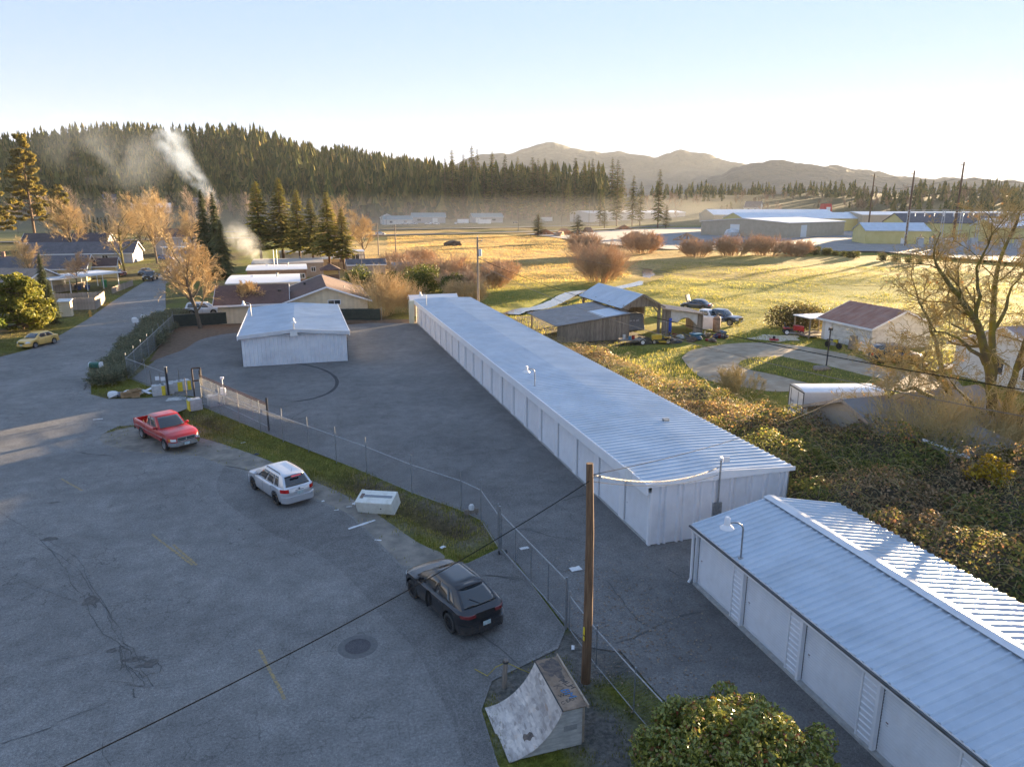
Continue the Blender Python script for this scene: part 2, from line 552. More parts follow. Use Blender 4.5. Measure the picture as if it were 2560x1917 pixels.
def make_ground():
 gx = axis(-16, 30, 0.5, -7000, 9000, 1.09)
 gy = axis(14, 120, 0.6, -900, 9500, 1.07)
 X, Y = np.meshgrid(gx, gy)
 Z = ground_h(X, Y)
 nx, ny = len(gx), len(gy)
 vs = np.stack([X, Y, Z], -1).reshape(-1, 3)
 i = np.arange((nx - 1) * (ny - 1))
 r, c = i // (nx - 1), i % (nx - 1)
 a = r * nx + c
 fs = np.stack([a, a + 1, a + nx + 1, a + nx], 1)
 me = bpy.data.meshes.new('ground')
 me.vertices.add(len(vs))
 me.vertices.foreach_set('co', vs.astype(np.float32).reshape(-1))
 me.loops.add(len(fs) * 4)
 me.loops.foreach_set('vertex_index', fs.astype(np.int32).reshape(-1))
 me.polygons.add(len(fs))
 me.polygons.foreach_set('loop_start', np.arange(0, len(fs) * 4, 4, dtype=np.int32))
 me.polygons.foreach_set('use_smooth', np.ones(len(fs), bool))
 me.update(calc_edges=True)
 # what grows where: the soil and turf colours of each part of the land
 n1, n2, n3 = vnoise(X, Y, 14, 11), vnoise(X, Y, 5, 12), vnoise(X, Y, 45, 13)
 m = n1 * 0.5 + n2 * 0.25 + n3 * 0.25
 green, olive, straw, dirt, moss = (0.13, 0.155, 0.028), (0.24, 0.225, 0.05), (0.42, 0.32, 0.13), (0.10, 0.075, 0.05), (0.16, 0.165, 0.03)
 col = lerp3(olive, straw, (m - 0.42) * 4.5)
 col = np.where((n3 < 0.45)[..., None], lerp3(green, olive, (n1 - 0.25) * 2.2), col)
 tan_f = sstep(120, 150, Y) * sstep(-10, 20, X) * (1 - sstep(60, 110, X - 0.18 * Y))
 col = col * (1 - tan_f[..., None]) + lerp3((0.40, 0.27, 0.10), (0.50, 0.35, 0.15), n1) * tan_f[..., None]
 gp = tan_f * sstep(0.56, 0.7, n3 * 0.6 + n1 * 0.4)
 col = col * (1 - gp[..., None]) + np.array((0.10, 0.105, 0.03)) * gp[..., None]
 yard = sstep(-9, -17, X) * sstep(400, 300, Y)
 col = col * (1 - yard[..., None]) + lerp3((0.12, 0.10, 0.05), (0.15, 0.15, 0.04), (n2 - 0.35) * 3) * yard[..., None]
 vg = inside(X, Y, FENCE_A + VERGE[::-1]) & (Y < 60)
 vcol = lerp3((0.20, 0.175, 0.135), moss, (n2 * 0.6 + vnoise(X, Y, 1.6, 14) * 0.4 - 0.38) * 5)
 dd = seg_dist(X, Y, DITCH)
 vcol = vcol * sstep(0.3, 1.5, dd)[..., None] + lerp3((0.12, 0.09, 0.05), (0.17, 0.165, 0.04), (n2 - 0.3) * 2.5) * (1 - sstep(0.3, 1.5, dd))[..., None]
 col = np.where(vg[..., None], vcol, col)
 pk = (X > 3) & (X < 14) & (Y < 21)
 pcol = lerp3((0.17, 0.16, 0.145), moss, (vnoise(X, Y, 1.3, 15) * 0.7 + n2 * 0.3 - 0.42) * 5)
 col = np.where(pk[..., None], pcol, col)
 litter = sstep(-17, -14, X) * (1 - sstep(9, 14, X)) * sstep(84, 90, Y) * (1 - sstep(100, 112, Y))
 col = col * (1 - litter[..., None]) + lerp3((0.11, 0.07, 0.045), (0.16, 0.10, 0.06), n2) * litter[..., None]
 # grey-brown logged valley floor and forest soil far off
 farc = sstep(380, 520, Y)
 col = col * (1 - farc[..., None]) + lerp3((0.10, 0.10, 0.04), (0.17, 0.13, 0.07), n3) * farc[..., None]
 fst = sstep(8, 30, Z)
 col = col * (1 - fst[..., None]) + np.array((0.035, 0.038, 0.018)) * fst[..., None]
 at_ = me.color_attributes.new('soil', 'FLOAT_COLOR', 'POINT')
 at_.data.foreach_set('color', np.concatenate([col.reshape(-1, 3), np.ones((len(vs), 1))], 1).astype(np.float32).reshape(-1))
 mt, n, l, b = new_mat('turf')
 ca = n.new('ShaderNodeVertexColor')
 ca.layer_name = 'soil'
 v = coords(n, l, 'World')
 f1 = noise(n, l, v, 0.9, 8, 0.72)
 f2 = noise(n, l, v, 7.0, 6, 0.75)
 r1 = ramp(n, l, f1, [(0.3, (0.62, 0.66, 0.6)), (0.5, (1, 1, 1)), (0.72, (1.45, 1.3, 1.1))])
 r2 = ramp(n, l, f2, [(0.32, (0.5, 0.5, 0.5)), (0.7, (1.5, 1.5, 1.5))])
 c = mixc(n, l, 1.0, ca.outputs[0], r1, 'MULTIPLY')
 c = mixc(n, l, 1.0, c, r2, 'MULTIPLY')
 l.new(c, b.inputs['Base Color'])
 b.inputs['Roughness'].default_value = 0.95
 b.inputs['Specular IOR Level'].default_value = 0.1
 ad = n.new('ShaderNodeMath')
 ad.operation = 'ADD'
 l.new(f1, ad.inputs[0])
 l.new(f2, ad.inputs[1])
 bump(n, l, b, ad.outputs[0], 0.7, 0.25)
 me.materials.append(mt)
 o = link('ground', me)
 o['kind'] = 'structure'
 return o
ground = make_ground()
# ------------------------------------------------------------------ asphalt, gravel, water
A_ROAD = asphalt_mat('old_asphalt', (0.200, 0.192, 0.182), (0.155, 0.149, 0.142), 0.8)
A_DARK = asphalt_mat('patched_asphalt', (0.165, 0.158, 0.150), (0.13, 0.124, 0.118), 0.4)
A_LOT = asphalt_mat('lot_asphalt', (0.165, 0.158, 0.150), (0.122, 0.117, 0.112), 0.5)
GRAVEL = M('gravel', (0.30, 0.235, 0.165), (0.44, 0.36, 0.265), 0.7, 0.95, bmp=0.8, bdist=0.05, kind='World', spec=0.2, bscale=6)
VERGE_GRAVEL = M('verge_gravel', (0.17, 0.155, 0.135), (0.29, 0.26, 0.22), 1.2, 0.95, bmp=0.8, bdist=0.03, kind='World', spec=0.2, bscale=14)
CRACK = M('crack_tar', (0.075, 0.073, 0.071), (0.10, 0.098, 0.092), 3, 0.9)
ROAD_PTS = [(-44, 262), (-33, 215), (-29.6, 180), (-29.3, 160), (-29.0, 146), (-28.2, 123), (-27.2, 105), (-27.1, 90), (-27.6, 84.5), (-29.4, 80.3), (-36, 76), (-70, 69), (-120, 62),
   (-120, -40), (5.2, -40), (5.0, 8), (4.55, 13), (4.25, 15.6), (4.35, 17.8), (5.0, 19.0), (6.3, 19.5), (7.6, 20.0), (8.27, 21.0), (7.95, 26.0), (7.62, 27.6)] + \
 VERGE[::-1][1:] + [(-8.1, 56.4), (-8.1, 58.4), (-10.6, 60.2), (-12.0, 59.7), (-15.0, 60.3), (-16.6, 62.2), (-17.5, 66), (-18.3, 72), (-18.9, 85), (-18.8, 100),
    (-18.9, 113), (-20.8, 125), (-24.6, 150), (-24.9, 180), (-27.5, 215), (-36, 262)]
road = poly_sheet('road', ROAD_PTS, A_ROAD, 0.0)
LOT_PTS = [(-14.6, 67.2), (-10.5, 60.6), (-8.0, 58.6), (-7.5, 55.7), (-1.6, 45.9), (3.0, 38.5), (5.0, 34.9), (7.0, 32.0), (7.66, 30.5), (7.68, 27.6), (8.02, 26.0),
    (8.32, 21.2), (8.75, 19.7), (9.6, 19.2), (9.75, 17.0), (10.2, 14.0), (12.0, 8), (12.0, -30), (22, -30), (22, 92.5), (10.5, 92), (4, 91), (-3, 92.5), (-9, 89), (-12, 86), (-13.2, 80), (-14.0, 75)]
lot = poly_sheet('storage_yard_pavement', LOT_PTS, A_LOT, 0.004)
strip_pts = [tuple(vD(x, y)[:2]) for x, y in [(-60, 330), (0, 450), (330, 680), (700, 850), (900, 1000), (1050, 1160), (1200, 1340), (1370, 1500), (1480, 1640)]]
strip_pts = smooth_line(strip_pts, 4)
strip = strip_pts + [(3.4, 17.5), (3.3, 12), (4.6, 8), (4.5, 13), (4.2, 15.6), (4.3, 17.8), (4.95, 19.05), (6.2, 19.6), (7.5, 20.1), (8.2, 21.0), (7.9, 26.0), (7.5, 27.5), (5.9, 26.6), (4.2, 26.7), (3.2, 27.2), (2.7, 29.0),
    (1.6, 32.8), (0.0, 35.4), (-2.5, 39.4), (-4.95, 41.7)]
patch = poly_sheet('asphalt_patch', strip, A_DARK, 0.006, road, None)
drive = poly_sheet('gravel_driveway', smooth_line(DRIVE + DRIVE[:1], 4)[:-1], GRAVEL, 0.0)
isl = MB()
isl_pts = smooth_line(ISLAND + ISLAND[:1], 4)[:-1]
TURF2 = M('island_turf', (0.105, 0.12, 0.022), (0.20, 0.17, 0.05), 0.6, 0.95, bmp=0.9, bdist=0.15, kind='World', spec=0.1, bscale=5)
island = poly_sheet('grass_island', isl_pts, TURF2, 0.02)
shoulder = [tuple(p) for p in [(-13.6, 50.4), (-13.6, 49.2), (-12.8, 47.7), (-11.0, 45.9), (-8.6, 44.6), (-6.8, 43.7), (-5.3, 41.6), (-2.8, 39.2), (-0.3, 35.2), (1.3, 32.6),
    (2.4, 28.9), (2.9, 27.0), (4.2, 26.3), (5.2, 27.6), (4.3, 29.2), (3.1, 32.2), (2.3, 34.0), (1.2, 36.2), (-0.6, 39.0), (-2.6, 42.4), (-5.2, 46.0), (-7.6, 48.8), (-9.9, 51.6), (-11.6, 51.8)]]
sh = poly_sheet('gravel_shoulder', smooth_line(shoulder + shoulder[:1], 3)[:-1], VERGE_GRAVEL, -0.012)
WATER, n_, l_, b_ = new_mat('creek_water')
b_.inputs['Base Color'].default_value = (0.03, 0.035, 0.03, 1)
b_.inputs['Roughness'].default_value = 0.06
b_.inputs['Specular IOR Level'].default_value = 0.9
bump(n_, l_, b_, noise(n_, l_, coords(n_, l_, 'World'), 1.5, 4), 0.15, 0.05)
def ribbon(mb, line, w, z, taper=True, jit=0.0, rs=None):
 """a strip of varying width along a 2-D line"""
 rs = rs or random.Random(3)
 n = len(line)
 L, R = [], []
 for i, p in enumerate(line):
  a, b = line[max(i - 1, 0)], line[min(i + 1, n - 1)]
  dx, dy = b[0] - a[0], b[1] - a[1]
  q = math.hypot(dx, dy) or 1
  ww = w * (rs.uniform(1 - jit, 1 + jit)) / 2
  if taper and (i == 0 or i == n - 1):
   ww *= 0.15
  L.append((p[0] - dy / q * ww, p[1] + dx / q * ww, z))
  R.append((p[0] + dy / q * ww, p[1] - dx / q * ww, z))
 mb.add(L + R, [(n + i, n + i + 1, i + 1, i) for i in range(n - 1)])
mb = MB()
ribbon(mb, smooth_line(CREEK, 8), 2.7, -0.42, False, 0.1)
wtr = mb.build('creek', WATER)
wtr['kind'] = 'structure'
def wander(p, q, rs, amp=0.12, n=14):
 p, q = np.array(p[:2], float), np.array(q[:2], float)
 d = q - p
 nrm = np.array([-d[1], d[0]]) / (np.hypot(*d) + 1e-9)
 out, o = [], 0.0
 for i in range(n + 1):
  t = i / n
  o += rs.uniform(-amp, amp)
  out.append(tuple(p + d * t + nrm * o * math.sin(PI * t) ** 0.5))
 return out
rs = random.Random(11)
# cracks in the asphalt
mb = MB()
for a, b, w in [(vD(0, 190), vD(330, 262), 0.12), (vD(740, 820), vD(1040, 690), 0.045), (vE(20, 740), vE(330, 985), 0.07), (vE(60, 365), vE(360, 410), 0.05),
    (vE(200, 55), vE(420, 60), 0.04), (vE(900, 400), vE(1190, 720), 0.05), (vE(960, 830), vE(1200, 730), 0.09), (vE(1200, 730), vE(1610, 595), 0.05), (vE(330, 60), vE(640, 130), 0.06), (vE(640, 130), vE(980, 210), 0.045),
    (vE(640, 130), vE(900, 30), 0.035), (vE(1310, 320), vE(1410, 385), 0.05), (vA(0, 680), vA(260, 628), 0.09), (vA(0, 990), vA(330, 1070), 0.04),
    (vC(1330, 715), vC(1940, 770), 0.09), (vC(1480, 570), vC(2212, 500), 0.05), (vC(1900, 1040), vC(2130, 880), 0.06), (vC(1000, 440), vC(1480, 380), 0.05),
    (vC(40, 720), vC(110, 620), 0.2), (vC(0, 1290), vC(320, 1330), 0.12), (vD(1900, 1010), vD(2212, 1050), 0.06), (vD(2212, 60), vD(1540, 130), 0.05), (vD(1700, 30), vD(1500, 75), 0.04)]:
 L_ = (Vector(a[:2]) - Vector(b[:2])).length
 ribbon(mb, wander(a, b, rs, 0.07 + 0.012 * L_, max(6, int(L_ * 2.2))), w, 0.0105, True, 0.5, rs)
# the alligatored wheel track through the old asphalt
tr = [(230, 440), (330, 500), (420, 590), (500, 740), (560, 830), (620, 950), (665, 1010), (700, 1120), (745, 1200)]
for k in range(3):
 off = [(x + rs.uniform(-40, 40) + 50 * (k - 1), y + rs.uniform(-20, 20)) for x, y in tr]
 P_ = [vL(*p) for p in off]
 for a, b in zip(P_[:-1], P_[1:]):
  ribbon(mb, wander(a, b, rs, 0.05, 6), 0.018, 0.0105, False, 0.6, rs)
 for p in P_:
  q = p + Vector((rs.uniform(-1.0, 1.0), rs.uniform(-0.5, 0.5), 0))
  ribbon(mb, wander(p, q, rs, 0.06, 6), 0.015, 0.0115, True, 0.6, rs)
for a, b, w in [((0, 1530), (300, 1420), .06), ((300, 1420), (620, 1290), .04), ((560, 1500), (600, 1656), .04), ((0, 280), (160, 380), .04), ((640, 770), (735, 745), .05), ((640, 770), (610, 880), .03),
    ((100, 640), (430, 760), .03), ((200, 1100), (560, 1010), .03), ((650, 1000), (700, 1060), .09), ((700, 1060), (850, 1085), .09), ((850, 1085), (855, 1150), .06), ((855, 1150), (770, 1180), .05),
    ((650, 1000), (640, 1140), .05), ((690, 1110), (770, 1180), .05), ((650, 1130), (690, 1110), .05), ((720, 1230), (745, 1280), .08), ((430, 745), (480, 715), .07), ((480, 715), (520, 745), .07),
    ((520, 745), (520, 795), .07), ((520, 795), (450, 780), .06)]:
 ribbon(mb, wander(vL(*a), vL(*b), rs, 0.05, 9), w * 0.5, 0.0125, True, 0.55, rs)
ck = mb.build('crack_lines', CRACK, road)
ck['kind'] = 'stuff'
def blob(c, rx, ry, z, rs, n=22, jit=0.25):
 ph = [rs.uniform(1 - jit, 1 + jit) for _ in range(n)]
 ph = [(ph[i - 1] + ph[i] + ph[(i + 1) % n]) / 3 for i in range(n)]
 return [(c[0] + rx * ph[i] * math.cos(2 * PI * i / n), c[1] + ry * ph[i] * math.sin(2 * PI * i / n)) for i in range(n)]
POT = M('pothole_rubble', (0.07, 0.066, 0.064), (0.15, 0.14, 0.13), 9, 0.95, bmp=1.0, bdist=0.05, kind='World')
for (x, y), rx, ry in [((265, 425), 0.36, 0.2), ((487, 760), 0.3, 0.36), ((600, 1028), 0.14, 0.1), ((720, 1075), 0.36, 0.14), ((790, 1100), 0.3, 0.2), ((285, 230), 0.3, 0.1)]:
 c = vL(x, y)
 poly_sheet('pothole', blob(c, rx, ry, 0, rs, 19, 0.75), POT, 0.009, road, None)
STAIN = M('mud_stain', (0.085, 0.07, 0.05), (0.13, 0.115, 0.10), 3, 0.9, kind='World')
LITTER_SOIL = M('leaf_litter', (0.10, 0.06, 0.035), (0.19, 0.12, 0.07), 2.5, 0.95, bmp=0.8, bdist=0.04, kind='World', bscale=9)
lit = [(-14.4, 74), (-13.2, 77), (-12.0, 80), (-11.2, 85), (-9, 88.2), (-6.4, 89.2), (-6.2, 92), (-3, 93.5), (6, 92.4), (10.3, 90.8), (13.9, 90.2), (13.9, 93), (8, 94.2), (-8, 96), (-15.2, 94.8), (-14.9, 84)]
poly_sheet('leaf_litter', smooth_line(lit + lit[:1], 3)[:-1], LITTER_SOIL, 0.012)['kind'] = 'structure'
# faded yellow centre line
YELLOW = M('worn_yellow_paint', (0.36, 0.26, 0.11), (0.19, 0.17, 0.14), 9, 0.85, kind='World', lo=0.42, hi=0.6)
for zl, a, b in [(0.0085, (330, 100), (445, 165)), (0.0085, (820, 400), (1040, 568)), (0.0095, (935, 455), (1060, 565)), (0.0085, (1400, 1020), (1535, 1290))]:
 m_ = MB()
 ribbon(m_, wander(vL(*a), vL(*b), rs, 0.008, 10), 0.11, zl, False, 0.15, rs)
 m_.build('centre_line', YELLOW, road)
# white paint spill at the gate and the sliding-gate track
WSPILL = M('old_white_paint', (0.55, 0.54, 0.52), (0.2, 0.2, 0.2), 6, 0.85, kind='World', lo=0.45, hi=0.62)
poly_sheet('paint_spill', blob(vC(890, 800), 0.75, 0.55, 0, rs, 26, 0.4), WSPILL, 0.0095, road, None)
# skid arc in the yard
mb = MB()
arc = [tuple(vC(1850 + 520 * math.cos(t), 650 - 180 * math.sin(t))[:2]) for t in np.linspace(1.45, -1.4, 26)]
ribbon(mb, arc, 0.28, 0.0075, True, 0.2)
mb.build('skid_mark', M('tyre_rubber_mark', (0.032, 0.032, 0.035), (0.05, 0.05, 0.052), 2, 0.9, kind='World'), lot)
# manhole
t = thing('manhole', 'round iron manhole cover set in a grey collar in the street', 'manhole', tuple(vD(1000, 1540)))
IRON = M('cast_iron', (0.075, 0.072, 0.08), (0.12, 0.115, 0.12), 14, 0.6, 0.6, bmp=0.4)
MB().lathe([(0.0, 0.010), (0.44, 0.010), (0.66, 0.008), (0.68, 0.001)], 36).build('collar', M('collar_asphalt', (0.11, 0.108, 0.108), (0.15, 0.145, 0.14), 9, 0.9), t)
prof = [(0.0, 0.020)]
for i in range(5):
 r0 = 0.06 + i * 0.075
 prof += [(r0, 0.020), (r0 + 0.012, 0.012), (r0 + 0.028, 0.012), (r0 + 0.04, 0.020)]
prof += [(0.385, 0.020), (0.39, 0.006)]
MB().lathe(prof, 40).build('cover', IRON, t)
MB().lathe([(0.395, 0.008), (0.40, 0.021), (0.435, 0.021), (0.44, 0.008)], 40).build('ring', IRON, t)
# loose leaves on the near pavement
q = []
for _ in range(900):
 x, y = rs.gauss(10.5, 1.6), rs.gauss(20.5, 2.6)
 if not (8.3 < x < 14.0 and 12 < y < 30):
  continue
 a, s_ = rs.uniform(0, 6.28), rs.uniform(0.03, 0.055)
 z = 0.014
 c, s = math.cos(a) * s_, math.sin(a) * s_
 q.append([(x - c, y - s, z), (x + s * 0.6, y - c * 0.6, z + 0.012), (x + c, y + s, z + 0.006), (x - s * 0.6, y + c * 0.6, z + rs.uniform(0, 0.02))])
DRYLEAF = leaf_mat('dry_leaf', [(0, (0.14, 0.08, 0.045)), (0.5, (0.24, 0.16, 0.10)), (1, (0.36, 0.28, 0.20))], 0.1)
o = link('fallen_leaves', quads_mesh('fallen_leaves', q, DRYLEAF))
tag(o, 'dry fallen leaves strewn over the near yard pavement', 'leaves', kind='stuff')
# ------------------------------------------------------------------ metal storage buildings
STEEL = M('painted_steel', (0.60, 0.61, 0.64), (0.68, 0.69, 0.71), 1.2, 0.42, 0.0, spec=0.5, dirt=((0.40, 0.40, 0.40), 0.5, 0.45))
STEEL_WALL = M('wall_steel', (0.70, 0.71, 0.75), (0.76, 0.77, 0.80), 1.0, 0.5, 0.0, dirt=((0.40, 0.38, 0.38), 0.8, 0.4))
DOOR_STEEL = M('door_steel', (0.62, 0.625, 0.65), (0.68, 0.685, 0.71), 0.7, 0.5, 0.0, rand=0.05, dirt=((0.42, 0.40, 0.40), 1.1, 0.35))
TRIM = M('trim_white', (0.76, 0.76, 0.78), (0.80, 0.80, 0.82), 2, 0.5)
ROOF_BLUE = M('galvalume_roof', (0.42, 0.49, 0.57), (0.52, 0.58, 0.65), 0.5, 0.36, 0.25, dirt=((0.34, 0.36, 0.38), 0.7, 0.5))
CONCRETE = M('concrete', (0.34, 0.33, 0.31), (0.46, 0.45, 0.43), 5, 0.9, bmp=0.3)
DARK = M('dark_metal', (0.025, 0.025, 0.028), None, 4, 0.5)
GALV = M('galvanised_pipe', (0.26, 0.27, 0.28), (0.36, 0.37, 0.38), 9, 0.42, 0.55)
GLASS_BULB = M('lamp_glass', (0.80, 0.80, 0.78), None, 4, 0.15)
WOODPOLE = M('utility_pole_wood', (0.12, 0.065, 0.035), (0.22, 0.13, 0.07), 5, 0.85, bmp=0.5, stretch=(4, 4, 0.3))
POLE_GREY = M('weathered_pole_wood', (0.17, 0.14, 0.115), (0.27, 0.23, 0.19), 5, 0.9, bmp=0.4, stretch=(4, 4, 0.3))
def corrugate(mb, o, U, V, pitch, rh, nrm, nv=1, flat=0.55, double=False, smudge=None):
 """ribbed sheet: ribs run along V and repeat along U"""
 o, U, V, nrm = Vector(o), Vector(U), Vector(V), Vector(nrm).normalized()
 L = U.length
 u = U / L
 st = []
 k = max(1, int(round(L / pitch)))
 p = L / k
 for i in range(k):
  a = i * p
  if double:
   st += [(a, 0), (a + p * 0.42, 0), (a + p * 0.48, rh), (a + p * 0.56, rh), (a + p * 0.62, 0), (a + p * 0.72, 0), (a + p * 0.78, rh), (a + p * 0.86, rh), (a + p * 0.92, 0)]
  else:
   st += [(a, 0), (a + p * flat, 0), (a + p * (flat + 0.12), rh), (a + p * (flat + 0.27), rh), (a + p * (flat + 0.39), 0)]
 st.append((L, 0))
 n = len(st)
 vs = []
 for j in range(nv + 1):
  for d, h in st:
   vs.append(o + u * d + V * (j / nv) + nrm * h)
 fs = [(j * n + i, j * n + i + 1, (j + 1) * n + i + 1, (j + 1) * n + i) for j in range(nv) for i in range(n - 1)]
 mb.add(vs, fs)
def rollup_mesh(w, h, n):
 """door curtain in the local y-z plane, front to -x"""
 mb = MB()
 st = []
 for i in range(n):
  a = h * i / n
  p = h / n
  st += [(a, -0.004), (a + p * 0.12, -0.05), (a + p * 0.3, -0.05), (a + p * 0.97, -0.004)]
 st.append((h, 0.0))
 vs = [(x, y, z) for y in (0, w) for z, x in st]
 m = len(st)
 mb.add(vs, [(i, i + 1, m + i + 1, m + i) for i in range(m - 1)])
 mb.box(-0.045, 0.01, 0, w, 0.0, 0.06)
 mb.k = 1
 mb.box(-0.04, 0.012, -0.055, -0.003, 0.0, h)  # dark strips round the door gaps, painting in the shade beside the posts
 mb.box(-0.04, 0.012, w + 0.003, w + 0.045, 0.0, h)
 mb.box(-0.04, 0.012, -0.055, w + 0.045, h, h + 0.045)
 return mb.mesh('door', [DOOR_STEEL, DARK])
def gooseneck(parent, base, h, reach, dirx=-1.0, diry=0.0):
 bx, by, bz = base
 pts = [(bx, by, bz), (bx, by, bz + h * 0.85)]
 for k in range(1, 7):
  a = PI * 0.5 * k / 6 * 1.25
  pts.append((bx + dirx * reach * 0.55 * (1 - math.cos(a)), by + diry * reach * 0.55 * (1 - math.cos(a)), bz + h * 0.85 + reach * 0.42 * math.sin(a)))
 e = pts[-1]
 pts.append((bx + dirx * reach, by + diry * reach, e[2] - 0.02))
 lp = MB().tube(pts, 0.032, 8).build('lamp_arm', GALV, parent, True, 40)
 hx, hy, hz = pts[-1]
 MB().lathe([(0.0, 0.26), (0.06, 0.26), (0.10, 0.2), (0.11, 0.02), (0.12, -0.04), (0.24, -0.14), (0.25, -0.17), (0.23, -0.165), (0.1, -0.05)], 18, (hx, hy, hz)).build('lamp_shade', TRIM, lp, True, 35)
 MB().lathe([(0.0, -0.27), (0.07, -0.24), (0.085, -0.17), (0.06, -0.06)], 14, (hx, hy, hz)).build('lamp_bulb', GLASS_BULB, lp, True)
 MB().lathe([(0.0, 0.03), (0.09, 0.03), (0.10, 0.0)], 12, (bx, by, bz)).build('lamp_flange', GALV, lp)
 return lp
def roof_slope(mb, x0, z0, x1, z1, y0, y1, pitch, rh=0.045, nv=3):
 """ribs run from (x0, z0) to (x1, z1); repeat along y"""
 n = Vector((-(z1 - z0), 0, x1 - x0))
 if n.z < 0:
  n = -n
 if x1 > x0:
  corrugate(mb, (x0, y0, z0), (0, y1 - y0, 0), (x1 - x0, 0, z1 - z0), pitch, rh, n, nv)
 else:
  corrugate(mb, (x0, y0, z0), (0, y1 - y0, 0), (x1 - x0, 0, z1 - z0), pitch, rh, n, nv)
# ---- the long storage building
LB = thing('storage_building', 'long white metal self-storage building with a row of roll-up doors', 'building', (0, 0, 0))
X0, X1, Y0, Y1, ZE, ZR = 14.05, 21.15, 25.95, 90.2, 2.95, 3.13
XM = (X0 + X1) / 2
mb = MB()
roof_slope(mb, X0 - 0.22, ZE + 0.03, XM, ZR, Y0 - 0.12, Y1 + 0.12, 0.405)
roof_slope(mb, X1 + 0.15, ZE + 0.03, XM, ZR, Y0 - 0.12, Y1 + 0.12, 0.405)
mb.box(X0 - 0.2, X1 + 0.13, Y0 - 0.1, Y1 + 0.1, ZE - 0.06, ZE + 0.012)
rf = mb.build('roof', ROOF_BLUE, LB)
MB().box(X0 - 0.26, X1 + 0.19, Y0 - 0.155, Y0 - 0.122, ZE - 0.13, ZE + 0.06).build('gable_trim', TRIM, rf)
MB().add([(X0 - 0.26, Y0 - 0.157, ZE + 0.06), (X1 + 0.19, Y0 - 0.157, ZE + 0.06), (XM, Y0 - 0.157, ZR + 0.09), (X0 - 0.26, Y0 - 0.12, ZE + 0.06), (X1 + 0.19, Y0 - 0.12, ZE + 0.06), (XM, Y0 - 0.12, ZR + 0.09)],
    [(0, 1, 2), (3, 5, 4), (0, 2, 5, 3), (1, 4, 5, 2)]).build('gable_panel', TRIM, rf)
MB().box(X0 - 0.30, X0 - 0.20, Y0 - 0.16, Y1 + 0.1, ZE - 0.46, ZE + 0.045).build('fascia', TRIM, LB)
MB().box(X0 - 0.20, X0 + 0.02, Y0 - 0.05, Y1, ZE - 0.46, ZE - 0.42).build('soffit', TRIM, LB)
mb = MB()
corrugate(mb, (X0 + 0.05, Y0, 0.03), (X1 - X0 - 0.1, 0, 0), (0, 0, ZE - 0.12), 0.92, 0.10, (0, -1, 0), 1, double=True)
mb.build('end_wall', STEEL_WALL, LB)
mb = MB()
corrugate(mb, (X1, Y0, 0.0), (0, Y1 - Y0, 0), (0, 0, ZE - 0.05), 0.92, 0.03, (1, 0, 0), 1)
mb.box(X0 + 0.1, X1 - 0.02, Y1 - 0.05, Y1, 0, ZE - 0.07)
mb.build('rear_wall', STEEL_WALL, LB)
MB().box(X0 - 0.02, X0 + 0.1, Y0 - 0.03, Y0 + 0.16, 0.0, ZE - 0.46).build('corner_trim', TRIM, LB)
MB().box(X0 + 0.085, X0 + 0.2, Y0 + 0.1, Y1, ZE - 0.575, ZE - 0.44).build('door_header', TRIM, LB)
MB().box(X0 - 0.01, X0 + 0.12, Y0 + 0.0, Y1, 0.005, 0.05).build('slab_edge', CONCRETE, LB)
ndoor = 21
pt = (Y1 - Y0 - 0.16) / ndoor
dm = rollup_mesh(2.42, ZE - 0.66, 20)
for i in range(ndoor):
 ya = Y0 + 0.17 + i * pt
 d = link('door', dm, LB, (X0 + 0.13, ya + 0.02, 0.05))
 MB().box(-0.03, 0.0, 2.2, 2.3, 0.95, 1.06).build('latch', GALV, d)
 MB().box(X0 + 0.02, X0 + 0.11, ya + 2.46, ya + pt - 0.03, 0.05, ZE - 0.44).build('pilaster', TRIM, LB)
# small sign boards by the near corner, roof lamp, vents
MB().box(X0 - 0.33, X0 - 0.302, Y0 + 1.25, Y0 + 1.95, ZE - 0.43, ZE + 0.12).build('sign_board', M('blank_white_board', (0.78, 0.78, 0.76), (0.7, 0.7, 0.69), 4, 0.5), LB)
gooseneck(LB, (X0 + 0.4, 84.5, ZE + 0.05), 1.3, 0.7)
gooseneck(LB, (X0 + 0.5, 43.5, ZE + 0.05), 1.1, 0.6)
for a, b in [(965, 1375), ]:
 p = vI(a, b, 3.1)
 MB().box(p.x - 0.1, p.x + 0.22, p.y - 0.12, p.y + 0.12, 3.1, 3.26).build('roof_vent', GALV, LB)
# cream panel at the far corner
MB().box(X0 - 0.9, X0 - 0.32, Y1 - 0.6, Y1 + 0.1, 0, 2.9).build('side_cabinet', M('cream_steel', (0.72, 0.68, 0.50), (0.66, 0.62, 0.46), 3, 0.5), LB)
# ---- the near storage building
NB = thing('storage_building', 'white metal storage building with blue-grey ribbed gable roof running out of the picture', 'building', (0, 0, 0))
X0, X1, Y0, Y1, ZE, ZR = 14.27, 20.85, -9.0, 22.45, 2.52, 3.28
XM = (X0 + X1) / 2
mb = MB()
roof_slope(mb, X0 - 0.2, ZE + 0.03, XM, ZR, Y0, Y1 + 0.15, 0.31, 0.05)
mb.add([(X0 - 0.18, Y0, ZE), (XM, Y0, ZR - 0.03), (XM, Y1 + 0.13, ZR - 0.03), (X0 - 0.18, Y1 + 0.13, ZE)], [(0, 1, 2, 3)])
rf = mb.build('roof_slope', ROOF_BLUE, NB)
mb = MB()
roof_slope(mb, X1 + 0.2, ZE + 0.03, XM, ZR, Y0, Y1 + 0.15, 0.31, 0.05)
mb.add([(X1 + 0.18, Y0, ZE), (XM, Y0, ZR - 0.03), (XM, Y1 + 0.13, ZR - 0.03), (X1 + 0.18, Y1 + 0.13, ZE)], [(0, 1, 2, 3)])
